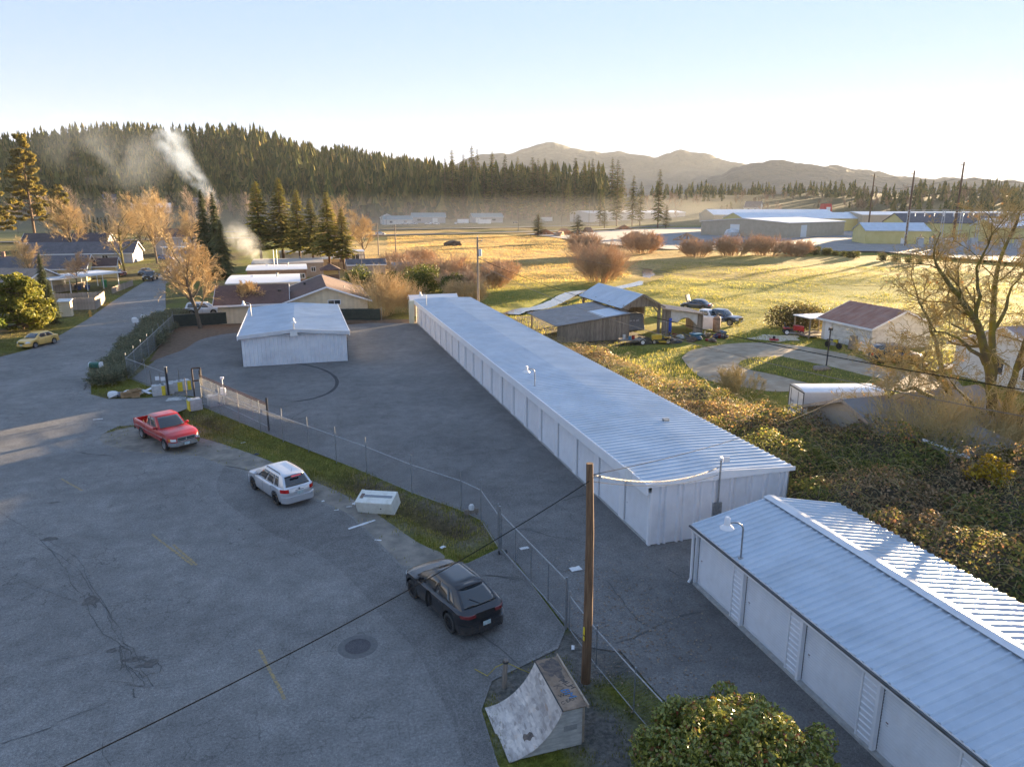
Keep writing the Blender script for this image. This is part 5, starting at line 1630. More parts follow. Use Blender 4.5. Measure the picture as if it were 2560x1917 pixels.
def heading(a, b):
 """rotation for a car whose rear axle is at a and front axle at b"""
 return math.atan2(b[1] - a[1], b[0] - a[0])
def axle_place(fw, rw, W, s):
 """centre between the axles from the two visible wheel contacts on side s (+1 left, -1 right)"""
 d = (Vector(fw[:2]) - Vector(rw[:2])).normalized()
 left = Vector((-d.y, d.x))
 c = (Vector(fw[:2]) + Vector(rw[:2])) / 2 - left * s * (W / 2 - 0.12)
 return (c.x, c.y, 0.0), math.atan2(d.y, d.x)
# red extended-cab pickup
c, r = axle_place((-8.62, 45.9), (-10.42, 48.9), 2.0, -1)
ram_top = [(-2.95, 1.12), (-2.6, 1.16), (-1.0, 1.17), (-0.4, 1.17), (0.75, 1.17), (1.1, 1.15), (1.6, 1.16), (2.2, 1.12), (2.62, 1.02), (2.80, 0.86), (2.86, 0.66)]
T = vehicle('pickup_truck', 'red extended-cab pickup with chrome bumper parked on the gravel verge', 'pickup', c, r, 5.75, 1.98, ram_top, 0.42, RED, 3.50, 0.37,
   cabin=dict(zb=1.12, zt=1.76, bf=1.08, br=-0.92, tf=0.28, tr=-0.74, wb=0.90, wt=0.73, crown=0.06, win=(0.1, 0.92), plan=0.04), rim=ALLOY, spokes=5, front_over=1.02,
   bed=(-2.87, -0.95), nose_r=0.75, tail_r=0.25,
   head=[(0.60, 0.90, 0.72, 0.86, LAMP_W, 0.04), (0.86, 0.93, 0.72, 0.86, LAMP_A, 0.04)], tail=[(0.80, 0.96, 0.75, 1.05, LAMP_R, 0.0)],
   grille=(0.52, 0.70, 0.92, 1, CHROME, CHROME), bumper=(0.42, 0.66, CHROME, 0.09), doors=[(0.98, 0.5, 1.12), (-0.12, 0.5, 1.12), (-0.85, 0.5, 1.12)],
   pillars=((0.13, 0.60), (0.64, 0.93)), plate=(0.46, False), arch=1.24)
T.location = Vector(c) + Vector((math.cos(r), math.sin(r), 0)) * (-(5.75 / 2 - 1.02 - 3.5 / 2))
for s in (-1, 1):
 MB().tube([(-1.3, s * 0.86, 1.15), (-1.3, s * 0.86, 1.3)], 0.03, 6).build('stake', M('raw_wood_stake', (0.4, 0.28, 0.14)), T)
MB().slab(lambda u, v: (-2.5 + 4.9 * u, -1.0 - 0.0 * v, 0.80 + 0.03 * v), 8, 1, (0, 0.03, 0)).build('side_moulding', CHROME, T)
# silver compact SUV seen from behind
c, r = axle_place((-3.0, 37.75), (-1.84, 35.35), 1.8, 1)
rog_top = [(-2.33, 0.80), (-2.28, 0.98), (-2.0, 1.04), (-0.5, 1.0), (0.9, 1.0), (1.25, 1.0), (1.8, 0.93), (2.1, 0.84), (2.28, 0.70), (2.33, 0.55)]
T = vehicle('compact_suv', 'silver compact SUV seen from behind at the road edge', 'car', c, r, 4.65, 1.80, rog_top, 0.24, SILVER, 2.69, 0.34,
   cabin=dict(zb=0.97, zt=1.56, bf=1.32, br=-2.20, tf=0.30, tr=-1.72, wb=0.82, wt=0.62, crown=0.06, win=(0.08, 0.88), plan=0.07, rear_win=(0.22, 0.90), bow=0.1), rim=ALLOY_D, spokes=5,
   nose_r=0.9, tail_r=0.55, head=[(0.5, 0.82, 0.66, 0.8, LAMP_W, 0.2)], tail=[(0.55, 0.88, 0.84, 1.02, LAMP_R, 0.02, 0.22)], bumper=(0.30, 0.62, SILVER, 0.05),
   doors=[(1.0, 0.32, 0.98), (0.05, 0.32, 0.98), (-0.95, 0.55, 0.98)], pillars=((0.15, 0.42), (0.45, 0.68), (0.71, 0.84)), rails=True, plate=(False, 0.70), antenna=True, spoiler=True, arch=1.2)
T.location = Vector(c) + Vector((math.cos(r), math.sin(r), 0)) * 0.03
MB().box(-2.345, -2.325, -0.22, 0.22, 0.90, 0.93).build('tailgate_handle', CHROME, T)
MB().lathe([(0, -0.012), (0.05, -0.01), (0.055, 0)], 12, (-2.33, 0, 0.97), 'x').build('badge', CHROME, T)
MB().slab(lambda u, v: (-2.10 + 0.12 * v, -0.25 + 0.5 * u, 1.565 + 0.01 * v), 4, 1, (0, 0, -0.02)).build('brake_light', LAMP_R, T)
# black SUV with sloping rear
c, r = axle_place((3.42, 24.72), (4.34, 21.98), 1.92, 1)
mac_top = [(-2.35, 0.74), (-2.30, 0.96), (-2.05, 1.05), (-0.6, 1.03), (0.7, 1.0), (1.1, 1.0), (1.7, 0.95), (2.05, 0.87), (2.26, 0.72), (2.35, 0.55)]
T = vehicle('sporty_suv', 'dusty black SUV with sloping rear window parked across the yard entrance', 'car', c, r, 4.70, 1.94, mac_top, 0.23, BLACKCAR, 2.81, 0.365,
   cabin=dict(zb=0.98, zt=1.53, bf=1.28, br=-2.12, tf=0.34, tr=-1.25, wb=0.86, wt=0.62, crown=0.07, win=(0.08, 0.86), plan=0.08, rear_win=(0.20, 0.90), bow=0.10), rim=ALLOY_D, spokes=10,
   nose_r=0.95, tail_r=0.7, head=[(0.55, 0.86, 0.70, 0.84, LAMP_W, 0.25)], tail=[(0.40, 0.88, 0.88, 0.98, LAMP_DR, 0.03, 0.26)], bumper=(0.28, 0.60, BLACKCAR, 0.05),
   doors=[(1.02, 0.32, 0.98), (0.0, 0.32, 0.98), (-0.95, 0.55, 0.98)], pillars=((0.14, 0.45), (0.48, 0.76), (0.78, 0.86)), plate=(False, 0.52), arch=1.2, spoiler=True)
MB().slab(lambda u, v: (0.28 - 1.35 * u, -0.50 + 1.0 * v, 1.607 + 0.010 * math.sin(PI * u) - 0.012 * (2 * v - 1) ** 2), 8, 6, (0, 0, -0.012)).build('glass_roof', AUTOGLASS, T, True)
for s in (-0.55, 0.55):
 for k in (-0.06, 0.06):
  MB().lathe([(0.0, 0.0), (0.035, 0.0), (0.042, -0.06), (0.035, -0.06)], 10, (-2.36, s + k, 0.33), 'x').build('tailpipe', DARK, T)
MB().tube([(-2.02, 0.02, 1.14), (-1.78, 0.34, 1.30)], 0.010, 5).build('rear_wiper', BLACKP, T)
# driver's door standing a hand's width open
MB().slab(lambda u, v: (0.0 + 0.05 * v - 0.01 * u, 0.955 + 0.06 * (1 - abs(2 * v - 1)) + 0.10 * u, 0.36 + 0.62 * v), 2, 8, (0.02, 0, 0)).build('door_edge', SEAM, T)
# pale yellow sedan in the street behind
sed_top = [(-2.1, 0.74), (-2.05, 0.90), (-1.75, 1.0), (-1.2, 1.02), (0.6, 0.98), (1.0, 0.96), (1.5, 0.90), (1.9, 0.78), (2.1, 0.58)]
f_, b_ = Vector((-28.3, 84.9)), Vector((-26.55, 86.7))
T = vehicle('sedan', 'pale yellow four-door sedan parked at the left kerb', 'car', (-27.35, 86.6, 0), heading((-26.2, 88.9), (-27.9, 85.6)), 4.3, 1.7, sed_top, 0.22, YELLOWCAR, 2.48, 0.31,
   cabin=dict(zb=0.95, zt=1.44, bf=1.05, br=-1.65, tf=0.25, tr=-0.95, wb=0.78, wt=0.60, crown=0.05, plan=0.06), nose_r=0.7, tail_r=0.5,
   head=[(0.48, 0.80, 0.62, 0.78, LAMP_W, 0.12)], tail=[(0.55, 0.82, 0.76, 0.92, LAMP_R)], grille=(0.34, 0.56, 0.68, 1, CHROME, CHROME), bumper=(0.28, 0.5, YELLOWCAR, 0.04),
   doors=[(0.85, 0.3, 0.95), (-0.1, 0.3, 0.95), (-0.95, 0.45, 0.95)], plate=(0.36, 0.6))
SUV_TOP = [(-2.4, 0.80), (-2.33, 1.02), (-2.0, 1.08), (0.9, 1.05), (1.25, 1.05), (1.9, 0.98), (2.2, 0.86), (2.4, 0.6)]
def suv(label, loc, rz, m, L=4.8, group=None, **k):
 kw = dict(cabin=dict(zb=1.02, zt=1.66, bf=1.3, br=-2.2, tf=0.45, tr=-1.95, wb=0.84, wt=0.68, crown=0.05, plan=0.05, rear_win=(0.2, 0.9)), nose_r=0.7, tail_r=0.4,
    head=[(0.55, 0.86, 0.74, 0.9, LAMP_W, 0.08)], tail=[(0.7, 0.88, 0.8, 1.05, LAMP_R, 0.0)], grille=(0.45, 0.66, 0.86, 2, CHROME, None), bumper=(0.32, 0.6, m, 0.05),
    doors=[(1.0, 0.34, 1.0), (0.0, 0.34, 1.0), (-1.0, 0.5, 1.0)], pillars=((0.1, 0.36), (0.39, 0.64), (0.67, 0.92)), rails=True, arch=1.2)
 kw.update(k)
 return vehicle('suv', label, 'car', loc, rz, L, 1.88, SUV_TOP, 0.26, m, 2.8, 0.36, group=group, **kw)
PK_TOP = [(-2.9, 1.10), (-1.0, 1.14), (0.9, 1.14), (1.1, 1.12), (1.9, 1.12), (2.45, 1.06), (2.7, 0.9), (2.82, 0.62)]
def pickup(label, loc, rz, m, group=None, lift=0.0, **k):
 kw = dict(cabin=dict(zb=1.10, zt=1.80, bf=1.25, br=-1.0, tf=0.55, tr=-0.85, wb=0.9, wt=0.74, crown=0.05, plan=0.03), bed=(-2.82, -1.05), nose_r=0.5, tail_r=0.2, front_over=0.98,
    head=[(0.58, 0.92, 0.78, 1.0, LAMP_W, 0.02)], tail=[(0.82, 0.97, 0.75, 1.05, LAMP_R, 0.0)], grille=(0.56, 0.70, 1.0, 3, CHROME, CHROME), bumper=(0.42, 0.66, CHROME, 0.08),
    doors=[(1.1, 0.5, 1.1), (0.1, 0.5, 1.1), (-0.9, 0.5, 1.1)], pillars=((0.1, 0.5), (0.54, 0.93)), plate=(0.46, False), arch=1.2)
 kw.update(k)
 return vehicle('pickup_truck', label, 'pickup', loc, rz, 5.65, 2.0, PK_TOP, 0.44, m, 3.6, 0.41, group=group, **kw)
suv('white SUV parked behind the bare tree in front of the cream house', (-12.9, 105.6, 0), rad(-6), WHITECAR, doors=[(1.0, 0.34, 1.0), (0.0, 0.34, 1.0), (-1.0, 0.5, 1.0)])
pickup('black pickup facing down the street beyond the wooden fence', (-28.6, 158.2, 0.05), rad(-92), BLACKCAR, bumper=(0.42, 0.66, BLACKP, 0.08))
suv('faded red boxy off-roader parked by the bare street trees', (-37.3, 169.6, 0), rad(-30), REDOLD, L=4.6, rails=False)
vehicle('sedan', 'bright blue sedan parked across the far street end', 'car', (-34.5, 214.5, 0), rad(-12), 4.4, 1.75, sed_top, 0.22, BLUECAR, 2.5, 0.32,
  cabin=dict(zb=0.95, zt=1.42, bf=1.05, br=-1.65, tf=0.25, tr=-0.95, wb=0.78, wt=0.60, crown=0.05, plan=0.06), head=[(0.5, 0.8, 0.6, 0.78, LAMP_W)], tail=[(0.55, 0.82, 0.76, 0.92, LAMP_R)], doors=[(0.85, 0.3, 0.95), (-0.1, 0.3, 0.95)])
vehicle('sedan', 'dark parked sedan behind the black pickup', 'car', (-31.8, 171.0, 0), rad(-100), 4.4, 1.75, sed_top, 0.22, DKGREY, 2.5, 0.32,
  cabin=dict(zb=0.95, zt=1.42, bf=1.05, br=-1.65, tf=0.25, tr=-0.95, wb=0.78, wt=0.60, crown=0.05, plan=0.06), head=[(0.5, 0.8, 0.6, 0.78, LAMP_W)], tail=[(0.55, 0.82, 0.76, 0.92, LAMP_R)], doors=[(0.85, 0.3, 0.95), (-0.1, 0.3, 0.95)])
# right-hand yard
pickup('slate-blue crew pickup with chrome grille on the sunlit grass', (51.2, 78.6, 0.0), heading((50.4, 81.2), (52.6, 77.0)), NAVY)
T = vehicle('sedan', 'dark sedan with its bonnet raised behind the white old truck', 'car', (54.9, 90.6, 0.0), rad(128), 4.6, 1.8, sed_top, 0.24, NAVY, 2.6, 0.33,
   cabin=dict(zb=0.95, zt=1.45, bf=1.05, br=-1.65, tf=0.25, tr=-0.95, wb=0.8, wt=0.62, crown=0.05, plan=0.06), head=[(0.5, 0.8, 0.6, 0.78, LAMP_W)], tail=[(0.45, 0.86, 0.78, 0.94, LAMP_R, 0.0)], doors=[(0.85, 0.3, 0.95), (-0.1, 0.3, 0.95)])
MB().slab(lambda u, v: (1.15 + 0.35 * v, -0.72 + 1.44 * u, 1.02 + 1.05 * v - 0.06 * (2 * u - 1) ** 2), 6, 4, (0.03, 0, 0)).build('raised_bonnet', M('dull_bonnet', (0.035, 0.045, 0.07), None, 4, 0.7), T, True)
T = vehicle('old_pickup', 'old white pickup half hidden behind the lean-to shed', 'pickup', (49.6, 79.4, 0.0), rad(-62), 5.0, 1.9, PK_TOP[:0] + [(-2.5, 1.0), (-0.9, 1.05), (0.9, 1.05), (1.1, 1.05), (2.2, 1.0), (2.45, 0.85), (2.5, 0.6)], 0.42, WHITECAR, 3.0, 0.38,
   cabin=dict(zb=1.02, zt=1.72, bf=1.1, br=-0.75, tf=0.6, tr=-0.6, wb=0.84, wt=0.7, crown=0.05, plan=0.03), bed=(-2.5, -0.85), nose_r=0.4, tail_r=0.2, head=[(0.55, 0.85, 0.7, 0.9, LAMP_W)], tail=[(0.8, 0.93, 0.7, 0.9, LAMP_R)],
   grille=(0.5, 0.68, 0.9, 3, BLACKP, None), bumper=(0.42, 0.6, CHROME, 0.06), doors=[(1.0, 0.5, 1.0), (-0.1, 0.5, 1.0)])
s_ = suv('dark SUV with roof bars parked at the corner of the red-roofed shed', (54.35, 53.6, 0), heading((52.0, 54.4), (55.6, 52.9)), DKGREY)
for x in (0.0, -1.0):
 MB().tube([(x, -0.72, 1.80), (x, 0.72, 1.80)], 0.025, 6).build('roof_bar', BLACKP, s_)
# vehicles far across the field
FARW = WHITECAR
for i, (x, y, rz, kind, lab) in enumerate([(80.0, 552, 0.2, 'p', 'leftmost white work truck in front of the small white barn'), (87.5, 556, 0.1, 'p', 'white work truck with red rack right of the small white barn'),
    (97.0, 548, 0.1, 'p', 'white pickup in front of the first blue-roofed workshop'), (104, 551, 0.0, 's', 'white van before the grey door of the first blue-roofed workshop'),
    (119, 552, 1.4, 's', 'small white car between the two blue-roofed workshops'), (40, 363, 0.05, 's', 'white van driving on the far highway'),
    (170, 560, 0.4, 's', 'dark car parked right of the second blue-roofed workshop'), (100, 560, 0.3, 'p', 'white truck behind the pickup of the first workshop')]):
 if kind == 'p':
  pickup(lab, (x, y, float(ground_h(x, y))), rz, WHITECAR, 'vehicles across the far field')
 else:
  suv(lab, (x, y, float(ground_h(x, y))), rz, DKGREY if 'dark' in lab else WHITECAR, group='vehicles across the far field')
# white box trailers at the workshops and the enclosed trailer by the garage
def box_trailer(label, loc, rz, L, W, H, round_top=True, rear_detail=False, group=None):
 T = thing('box_trailer', label, 'trailer', loc, rz, group)
 hw = W / 2
 prof = [(-hw, 0.45), (hw, 0.45), (hw, H - 0.18)] + ([(hw * math.cos(a), H - 0.18 + 0.18 * math.sin(a)) for a in np.linspace(0.15, PI - 0.15, 10)] if round_top else [(hw, H), (-hw, H)]) + [(-hw, H - 0.18)]
 MB().prism(prof, -L / 2, L / 2, lambda u, v, h: (h, u, v)).build('body', WHITECAR, T)
 ty, rm = wheel_meshes(0.33, 0.2, ALLOY, 5)
 for s in (-1, 1):
  for x in (-0.45, 0.35):
   w_ = link('wheel', ty, T, (x, s * (hw - 0.02), 0.33), 0 if s > 0 else PI)
   link('rim', rm, w_)
  MB().box(-0.9, 0.8, s * hw - 0.02, s * (hw + 0.16) + 0.02 * (1 - s), 0.70, 0.75).build('fender', CHROME, T)
 MB().bar((L / 2, -0.5, 0.45), (L / 2 + 1.2, 0, 0.45), 0.08, 0.1).build('drawbar', DARK, T)
 MB().bar((L / 2, 0.5, 0.45), (L / 2 + 1.2, 0, 0.45), 0.08, 0.1).build('drawbar', DARK, T)
 x = -L / 2
 for a, b in ((-hw, -0.01), (0.01, hw)):
  d = MB().box(x - 0.03, x - 0.004, a + 0.06 * (a < -0.5), b - 0.06 * (b > 0.5), 0.5, H - 0.25).build('rear_door', WHITECAR, T)
  MB().tube([(x - 0.05, (a + b) / 2 + 0.2, 0.55), (x - 0.05, (a + b) / 2 + 0.2, H - 0.3)], 0.015, 6).build('lock_bar', DARK, d)
 for s in (-1, 1):
  MB().box(x - 0.036, x - 0.002, s * hw - 0.03, s * hw + 0.03, 0.45, H - 0.16).build('corner_post', DARK, T)
  MB().box(x - 0.045, x - 0.037, s * (hw - 0.12) - 0.05, s * (hw - 0.12) + 0.05, 0.55, 0.65).build('tail_light', LAMP_R, T)
 MB().box(x - 0.036, x - 0.003, -hw, hw, H - 0.25, H - 0.17).build('header', DARK, T)
 if rear_detail:
  graffiti('Kin', x - 0.034, -0.2, 1.3, 0.3, M('navy_letters', (0.05, 0.06, 0.12)), (rad(90), 0, rad(-90)), T, 0.3)
  graffiti('Mark', x - 0.034, hw - 0.2, 1.5, 0.3, M('navy_letters', (0.05, 0.06, 0.12)), (rad(90), 0, rad(-90)), T, 0.3)
 return T
box_trailer('white enclosed cargo trailer with black-edged rear doors beside the grey-roofed garage', (34.6, 38.6, 0), heading((31.6, 38.6), (36.0, 37.4)), 5.4, 2.3, 2.75, True, True)
box_trailer('white box trailer between the two blue-roofed workshops', (128, 566, 0), rad(5), 9, 2.6, 3.6, False, group='white trailers across the far field')
box_trailer('long white trailer in front of the second blue-roofed workshop', (141, 548, 0), rad(8), 10, 2.6, 3.6, False, group='white trailers across the far field')
box_trailer('lone white trailer at the far right of the workshops', (210, 600, 0), rad(12), 11, 3.0, 4.2, False, group='white trailers across the far field')
# ------------------------------------------------------------------ plants: generators
def unit(a):
 return a / (np.linalg.norm(a, axis=-1, keepdims=True) + 1e-9)
def leaf_quads(c, ax, nrm, ln, wd, bend=0.15):
 """diamond leaves: centre, axis, normal, length and width (arrays)"""
 ax = unit(ax)
 sd_ = unit(np.cross(nrm, ax))
 n2 = np.cross(ax, sd_)
 ln, wd = np.asarray(ln)[:, None], np.asarray(wd)[:, None]
 return np.stack([c - ax * ln / 2, c + sd_ * wd / 2 + n2 * ln * bend, c + ax * ln / 2, c - sd_ * wd / 2 + n2 * ln * bend], 1)
def seg_mesh(name, segs, mat, sides=3):
 """segments (p, q, r0, r1) as thin prisms"""
 S_ = np.array([(*p, *q, a, b) for p, q, a, b in segs], dtype=np.float64)
 p, q, r0, r1 = S_[:, :3], S_[:, 3:6], S_[:, 6], S_[:, 7]
 d = unit(q - p)
 ref = np.where(np.abs(d[:, 2:3]) < 0.9, np.array([[0, 0, 1.0]]), np.array([[1.0, 0, 0]]))
 u = unit(np.cross(d, ref))
 w = np.cross(u, d)
 qs = []
 ring = lambda c, r, k: c + (u * math.cos(2 * PI * k / sides) + w * math.sin(2 * PI * k / sides)) * r[:, None]
 for k in range(sides):
  qs.append(np.stack([ring(p, r0, k), ring(p, r0, k + 1), ring(q, r1, k + 1), ring(q, r1, k)], 1))
 me = quads_mesh(name, np.concatenate(qs), mat)
 me.polygons.foreach_set('use_smooth', np.ones(len(me.polygons), bool))
 return me
def grow(rg, p, d, L, r, depth, out, P):
 n = P['seg'][depth]
 d = np.array(d, float)
 p = np.array(p, float)
 step = L / n
 pts = [(p, d, r)]
 for i in range(n):
  d = unit(d + rg.normal(0, P['wig'][depth], 3) + np.array([0, 0, P['up'][depth]]))
  q = p + d * step
  r2 = max(r * (1 - P['taper'][depth] / n), P['rmin'])
  out[min(depth, 2) if depth < 2 else 2].append((p, q, r, r2))
  p, r = q, r2
  pts.append((p, d, r))
 if depth + 1 < len(P['seg']):
  k = P['kids'][depth]
  k = int(rg.integers(max(1, k - 1), k + 2))
  for i in range(k):
   f = P['from'][depth] + (1 - P['from'][depth]) * (i + rg.random()) / k
   j = min(int(f * n), n - 1)
   b, bd, br = pts[j]
   b = b + (pts[j + 1][0] - b) * (f * n - j)
   side = unit(np.cross(bd, rg.normal(0, 1, 3)))
   a = rad(rg.uniform(*P['ang'][depth]))
   nd = unit(bd * math.cos(a) + side * math.sin(a))
   grow(rg, b, nd, L * P['ratio'][depth] * rg.uniform(0.7, 1.25) * (1.1 - 0.35 * f), max(br * P['rr'][depth], P['rmin']), depth + 1, out, P)
BARK = M('grey_brown_bark', (0.10, 0.075, 0.055), (0.19, 0.15, 0.11), 7, 0.95, bmp=0.6, stretch=(3, 3, 0.8))
BARK_MOSS = M('mossy_bark', (0.10, 0.085, 0.05), (0.16, 0.15, 0.03), 1.6, 0.95, bmp=0.6, lo=0.4, hi=0.6)
TWIG_GOLD = M('golden_twigs', (0.40, 0.28, 0.135), (0.52, 0.39, 0.20), 2, 0.9)
TWIG_RED = M('red_brown_twigs', (0.42, 0.275, 0.16), (0.54, 0.38, 0.24), 1.5, 0.9)
TWIG_PALE = M('pale_twigs', (0.46, 0.33, 0.22), (0.58, 0.45, 0.32), 0.5, 0.9)
TWIG_OAK = M('oak_twigs', (0.30, 0.24, 0.11), (0.42, 0.34, 0.16), 3, 0.9)
def bare_tree(name, label, loc, H, seed, P, twig, bark=BARK, lean=(0, 0), stems=1, spread=0.25, trunk_r=None, group=None, dead_leaves=0, cat='tree', rotz=0.0):
 rg = np.random.default_rng(seed)
 out = [[], [], []]
 for s in range(stems):
  a = 2 * PI * s / stems + rg.uniform(0, 1)
  d = np.array([lean[0] + math.cos(a) * spread * (stems > 1), lean[1] + math.sin(a) * spread * (stems > 1), 1.0])
  b = np.array([math.cos(a) * 0.15 * (stems > 1), math.sin(a) * 0.15 * (stems > 1), -0.1])
  grow(rg, b, d, H * P['stem'], trunk_r or H * 0.022, 0, out, P)
 T = thing(name, label, cat, loc, rotz, group)
 link('trunk', seg_mesh('trunk', out[0] + out[1], bark, 7), T)
 me = seg_mesh('crown', out[2], twig, 3)
 link('crown', me, T)
 if dead_leaves:
  tips = np.array([q for p, q, a, b in out[2]])
  idx = rg.integers(0, len(tips), dead_leaves)
  c = tips[idx] + rg.normal(0, 0.05, (dead_leaves, 3))
  q = leaf_quads(c, rg.normal(0, 1, (dead_leaves, 3)), rg.normal(0, 1, (dead_leaves, 3)), rg.uniform(0.08, 0.16, dead_leaves), rg.uniform(0.05, 0.1, dead_leaves))
  link('dead_leaves', quads_mesh('dead_leaves', q, leaf_mat('oak_dead_leaf', [(0, (0.22, 0.10, 0.04)), (1, (0.36, 0.2, 0.08))], 0.4)), T)
 return T
P_ROUND = dict(seg=[7, 5, 4, 3, 2], wig=[0.06, 0.13, 0.16, 0.18, 0.2], up=[0.02, 0.05, 0.05, 0.04, 0.03], taper=[0.72, 0.75, 0.7, 0.6, 0.4], kids=[15, 9, 8, 6], from_=0,
    ang=[(28, 55), (25, 50), (22, 48), (20, 50)], ratio=[0.55, 0.55, 0.52, 0.5], rr=[0.5, 0.5, 0.55, 0.6], rmin=0.012, stem=0.85)
P_ROUND['from'] = [0.24, 0.2, 0.15, 0.1]
P_OPEN = dict(P_ROUND, rmin=0.016, kids=[10, 8, 7, 5], wig=[0.10, 0.2, 0.22, 0.22, 0.2], ratio=[0.62, 0.58, 0.52, 0.5])
P_OPEN['from'] = [0.3, 0.2, 0.15, 0.1]
P_FAR = dict(P_ROUND, seg=[6, 4, 3, 2], wig=[0.06, 0.12, 0.15, 0.2], up=[0.03, 0.1, 0.08, 0.05], taper=[0.75, 0.7, 0.6, 0.4], kids=[15, 9, 6], ang=[(20, 45), (20, 45), (20, 50)], ratio=[0.5, 0.5, 0.5], rr=[0.45, 0.5, 0.6], rmin=0.02)
P_FAR['from'] = [0.12, 0.1, 0.1]
P_BUSH = dict(seg=[4, 4, 3], wig=[0.10, 0.14, 0.2], up=[0.05, 0.06, 0.05], taper=[0.6, 0.6, 0.5], kids=[9, 7], ang=[(15, 40), (18, 45)], ratio=[0.6, 0.5], rr=[0.5, 0.6], rmin=0.012, stem=0.7)
P_BUSH['from'] = [0.1, 0.1]
def twig_bush(name, label, loc, H, R, seed, twig, stems=34, group=None, rmin=0.014):
 rg = np.random.default_rng(seed)
 out = [[], [], []]
 P = dict(P_BUSH, rmin=rmin)
 for s in range(stems):
  a, f = rg.uniform(0, 2 * PI), math.sqrt(rg.random())
  b = np.array([math.cos(a) * f * R * 0.55, math.sin(a) * f * R * 0.55, -0.05])
  d = np.array([math.cos(a) * f * 0.75, math.sin(a) * f * 0.75, 1.0])
  grow(rg, b, d, H * rg.uniform(0.55, 0.8), rmin * 2.2, 0, out, P)
 T = thing(name, label, 'bush', loc, 0, group)
 link('stems', seg_mesh('stems', out[0], twig, 3), T)
 link('crown', seg_mesh('crown', out[1] + out[2], twig, 3), T)
 return T
def lumpy(rg, n, blobs):
 """points spread through a set of ellipsoids, mostly near their skins; returns points, outward normals"""
 vol = np.array([b[3] * b[4] * b[5] for b in blobs]) ** 0.7
 which = rg.choice(len(blobs), n, p=vol / vol.sum())
 B = np.array(blobs)[which]
 d = unit(rg.normal(0, 1, (n, 3)))
 r = rg.random(n) ** 0.22
 pts = B[:, :3] + d * B[:, 3:6] * r[:, None]
 return pts, unit(d / B[:, 3:6])
def leafy_bush(name, label, loc, blobs, n, leaf, mat, seed, group=None, stems=True, cat='bush', zmin=0.05, rotz=0.0, bark=BARK, scat=0.6, part='foliage'):
 rg = np.random.default_rng(seed)
 pts, nr = lumpy(rg, n, blobs)
 keep = pts[:, 2] > zmin
 pts, nr = pts[keep], nr[keep]
 m = len(pts)
 nr = unit(nr + rg.normal(0, scat, (m, 3)))
 ax = unit(np.cross(nr, rg.normal(0, 1, (m, 3)))) + nr * 0.35
 ln = rg.uniform(0.7, 1.3, m) * leaf
 q = leaf_quads(pts, ax, nr, ln, ln * rg.uniform(0.4, 0.6, m))
 T = thing(name, label, cat, loc, rotz, group)
 link(part, quads_mesh(part, q, mat), T)
 if stems:
  sg = []
  for b in blobs[:14]:
   for k in range(3):
    e = np.array(b[:3]) + rg.normal(0, 0.4, 3) * np.array(b[3:6])
    base = np.array([b[0] * 0.15, b[1] * 0.15, 0.0])
    mid = (base + e) / 2 + rg.normal(0, 0.12, 3)
    sg += [(base, mid, 0.035, 0.025), (mid, e, 0.025, 0.01)]
  link('stems', seg_mesh('stems', sg, bark, 4), T)
 return T
def fir_mesh(seed, H=20.0, R=3.0, whorl=0.55, per=7, mat=None, start=0.1, droop=0.25, sides=True, fine=1.0):
 rg = np.random.default_rng(seed)
 tris = []
 z = H * start
 while z < H * 0.985:
  f = (H - z) / (H * (1 - start))
  Rz = R * (f ** 0.8) * (0.75 + 0.35 * rg.random()) + 0.12
  if f > 0.88:
   Rz *= 0.75
  for k in range(per):
   a = 2 * PI * (k + rg.random() * 0.9) / per
   L = Rz * rg.uniform(0.65, 1.15)
   d = np.array([math.cos(a), math.sin(a), 0])
   s = np.array([-math.sin(a), math.cos(a), 0])
   dr = droop * rg.uniform(0.3, 1.5) - 0.25 * (1 - f)
   p = np.array([0, 0, z + rg.uniform(-0.3, 0.3) * whorl])
   m_ = p + d * L * 0.55 - np.array([0, 0, dr * L * 0.35])
   e = p + d * L - np.array([0, 0, dr * L])
   w = L * rg.uniform(0.16, 0.26) + 0.12
   tl = np.array([0, 0, rg.uniform(0.05, 0.16) * L])
   tris += [[p, m_ + s * w - tl, e, m_ - tl * 0.2], [p, m_ - tl * 0.2, e, m_ - s * w - tl]]
   if sides:
    for sg_ in (-1, 1):
     for fr in (0.35, 0.62, 0.82):
      b = p + (e - p) * fr
      t = b + d * w * 0.9 + s * sg_ * w * 1.25 * (1.1 - fr) - np.array([0, 0, w * rg.uniform(0.2, 0.7)])
      u = (t - b) * 0.5
      wv = np.cross(u, [0, 0, 1.0])
      wv = wv / (np.linalg.norm(wv) + 1e-6) * w * 0.26
      tris.append([b, b + u + wv, t, b + u - wv - np.array([0, 0, w * 0.15])])
  z += whorl * rg.uniform(0.8, 1.2) * (0.6 + 0.4 * f)
 return quads_mesh('crown', np.array(tris), mat)
def trunk_mesh(H, r, mat, n=7):
 mb = MB().tube([(0, 0, -0.3), (0, 0, H * 0.35), (0.05, 0.03, H * 0.7), (0, 0, H * 0.97)], [r, r * 0.8, r * 0.45, 0.03], n)
 return mb.mesh('trunk', mat, True, 60)
FIR = leaf_mat('fir_needles', [(0, (0.11, 0.13, 0.03)), (0.5, (0.22, 0.22, 0.045)), (1, (0.46, 0.36, 0.07))], 0.5, rand=0.25)
FIR_DARK = leaf_mat('spruce_needles', [(0, (0.055, 0.075, 0.035)), (1, (0.13, 0.14, 0.05))], 0.2)
PINE = leaf_mat('pine_needles', [(0, (0.10, 0.10, 0.02)), (0.5, (0.20, 0.165, 0.03)), (1, (0.34, 0.24, 0.05))], 0.45)
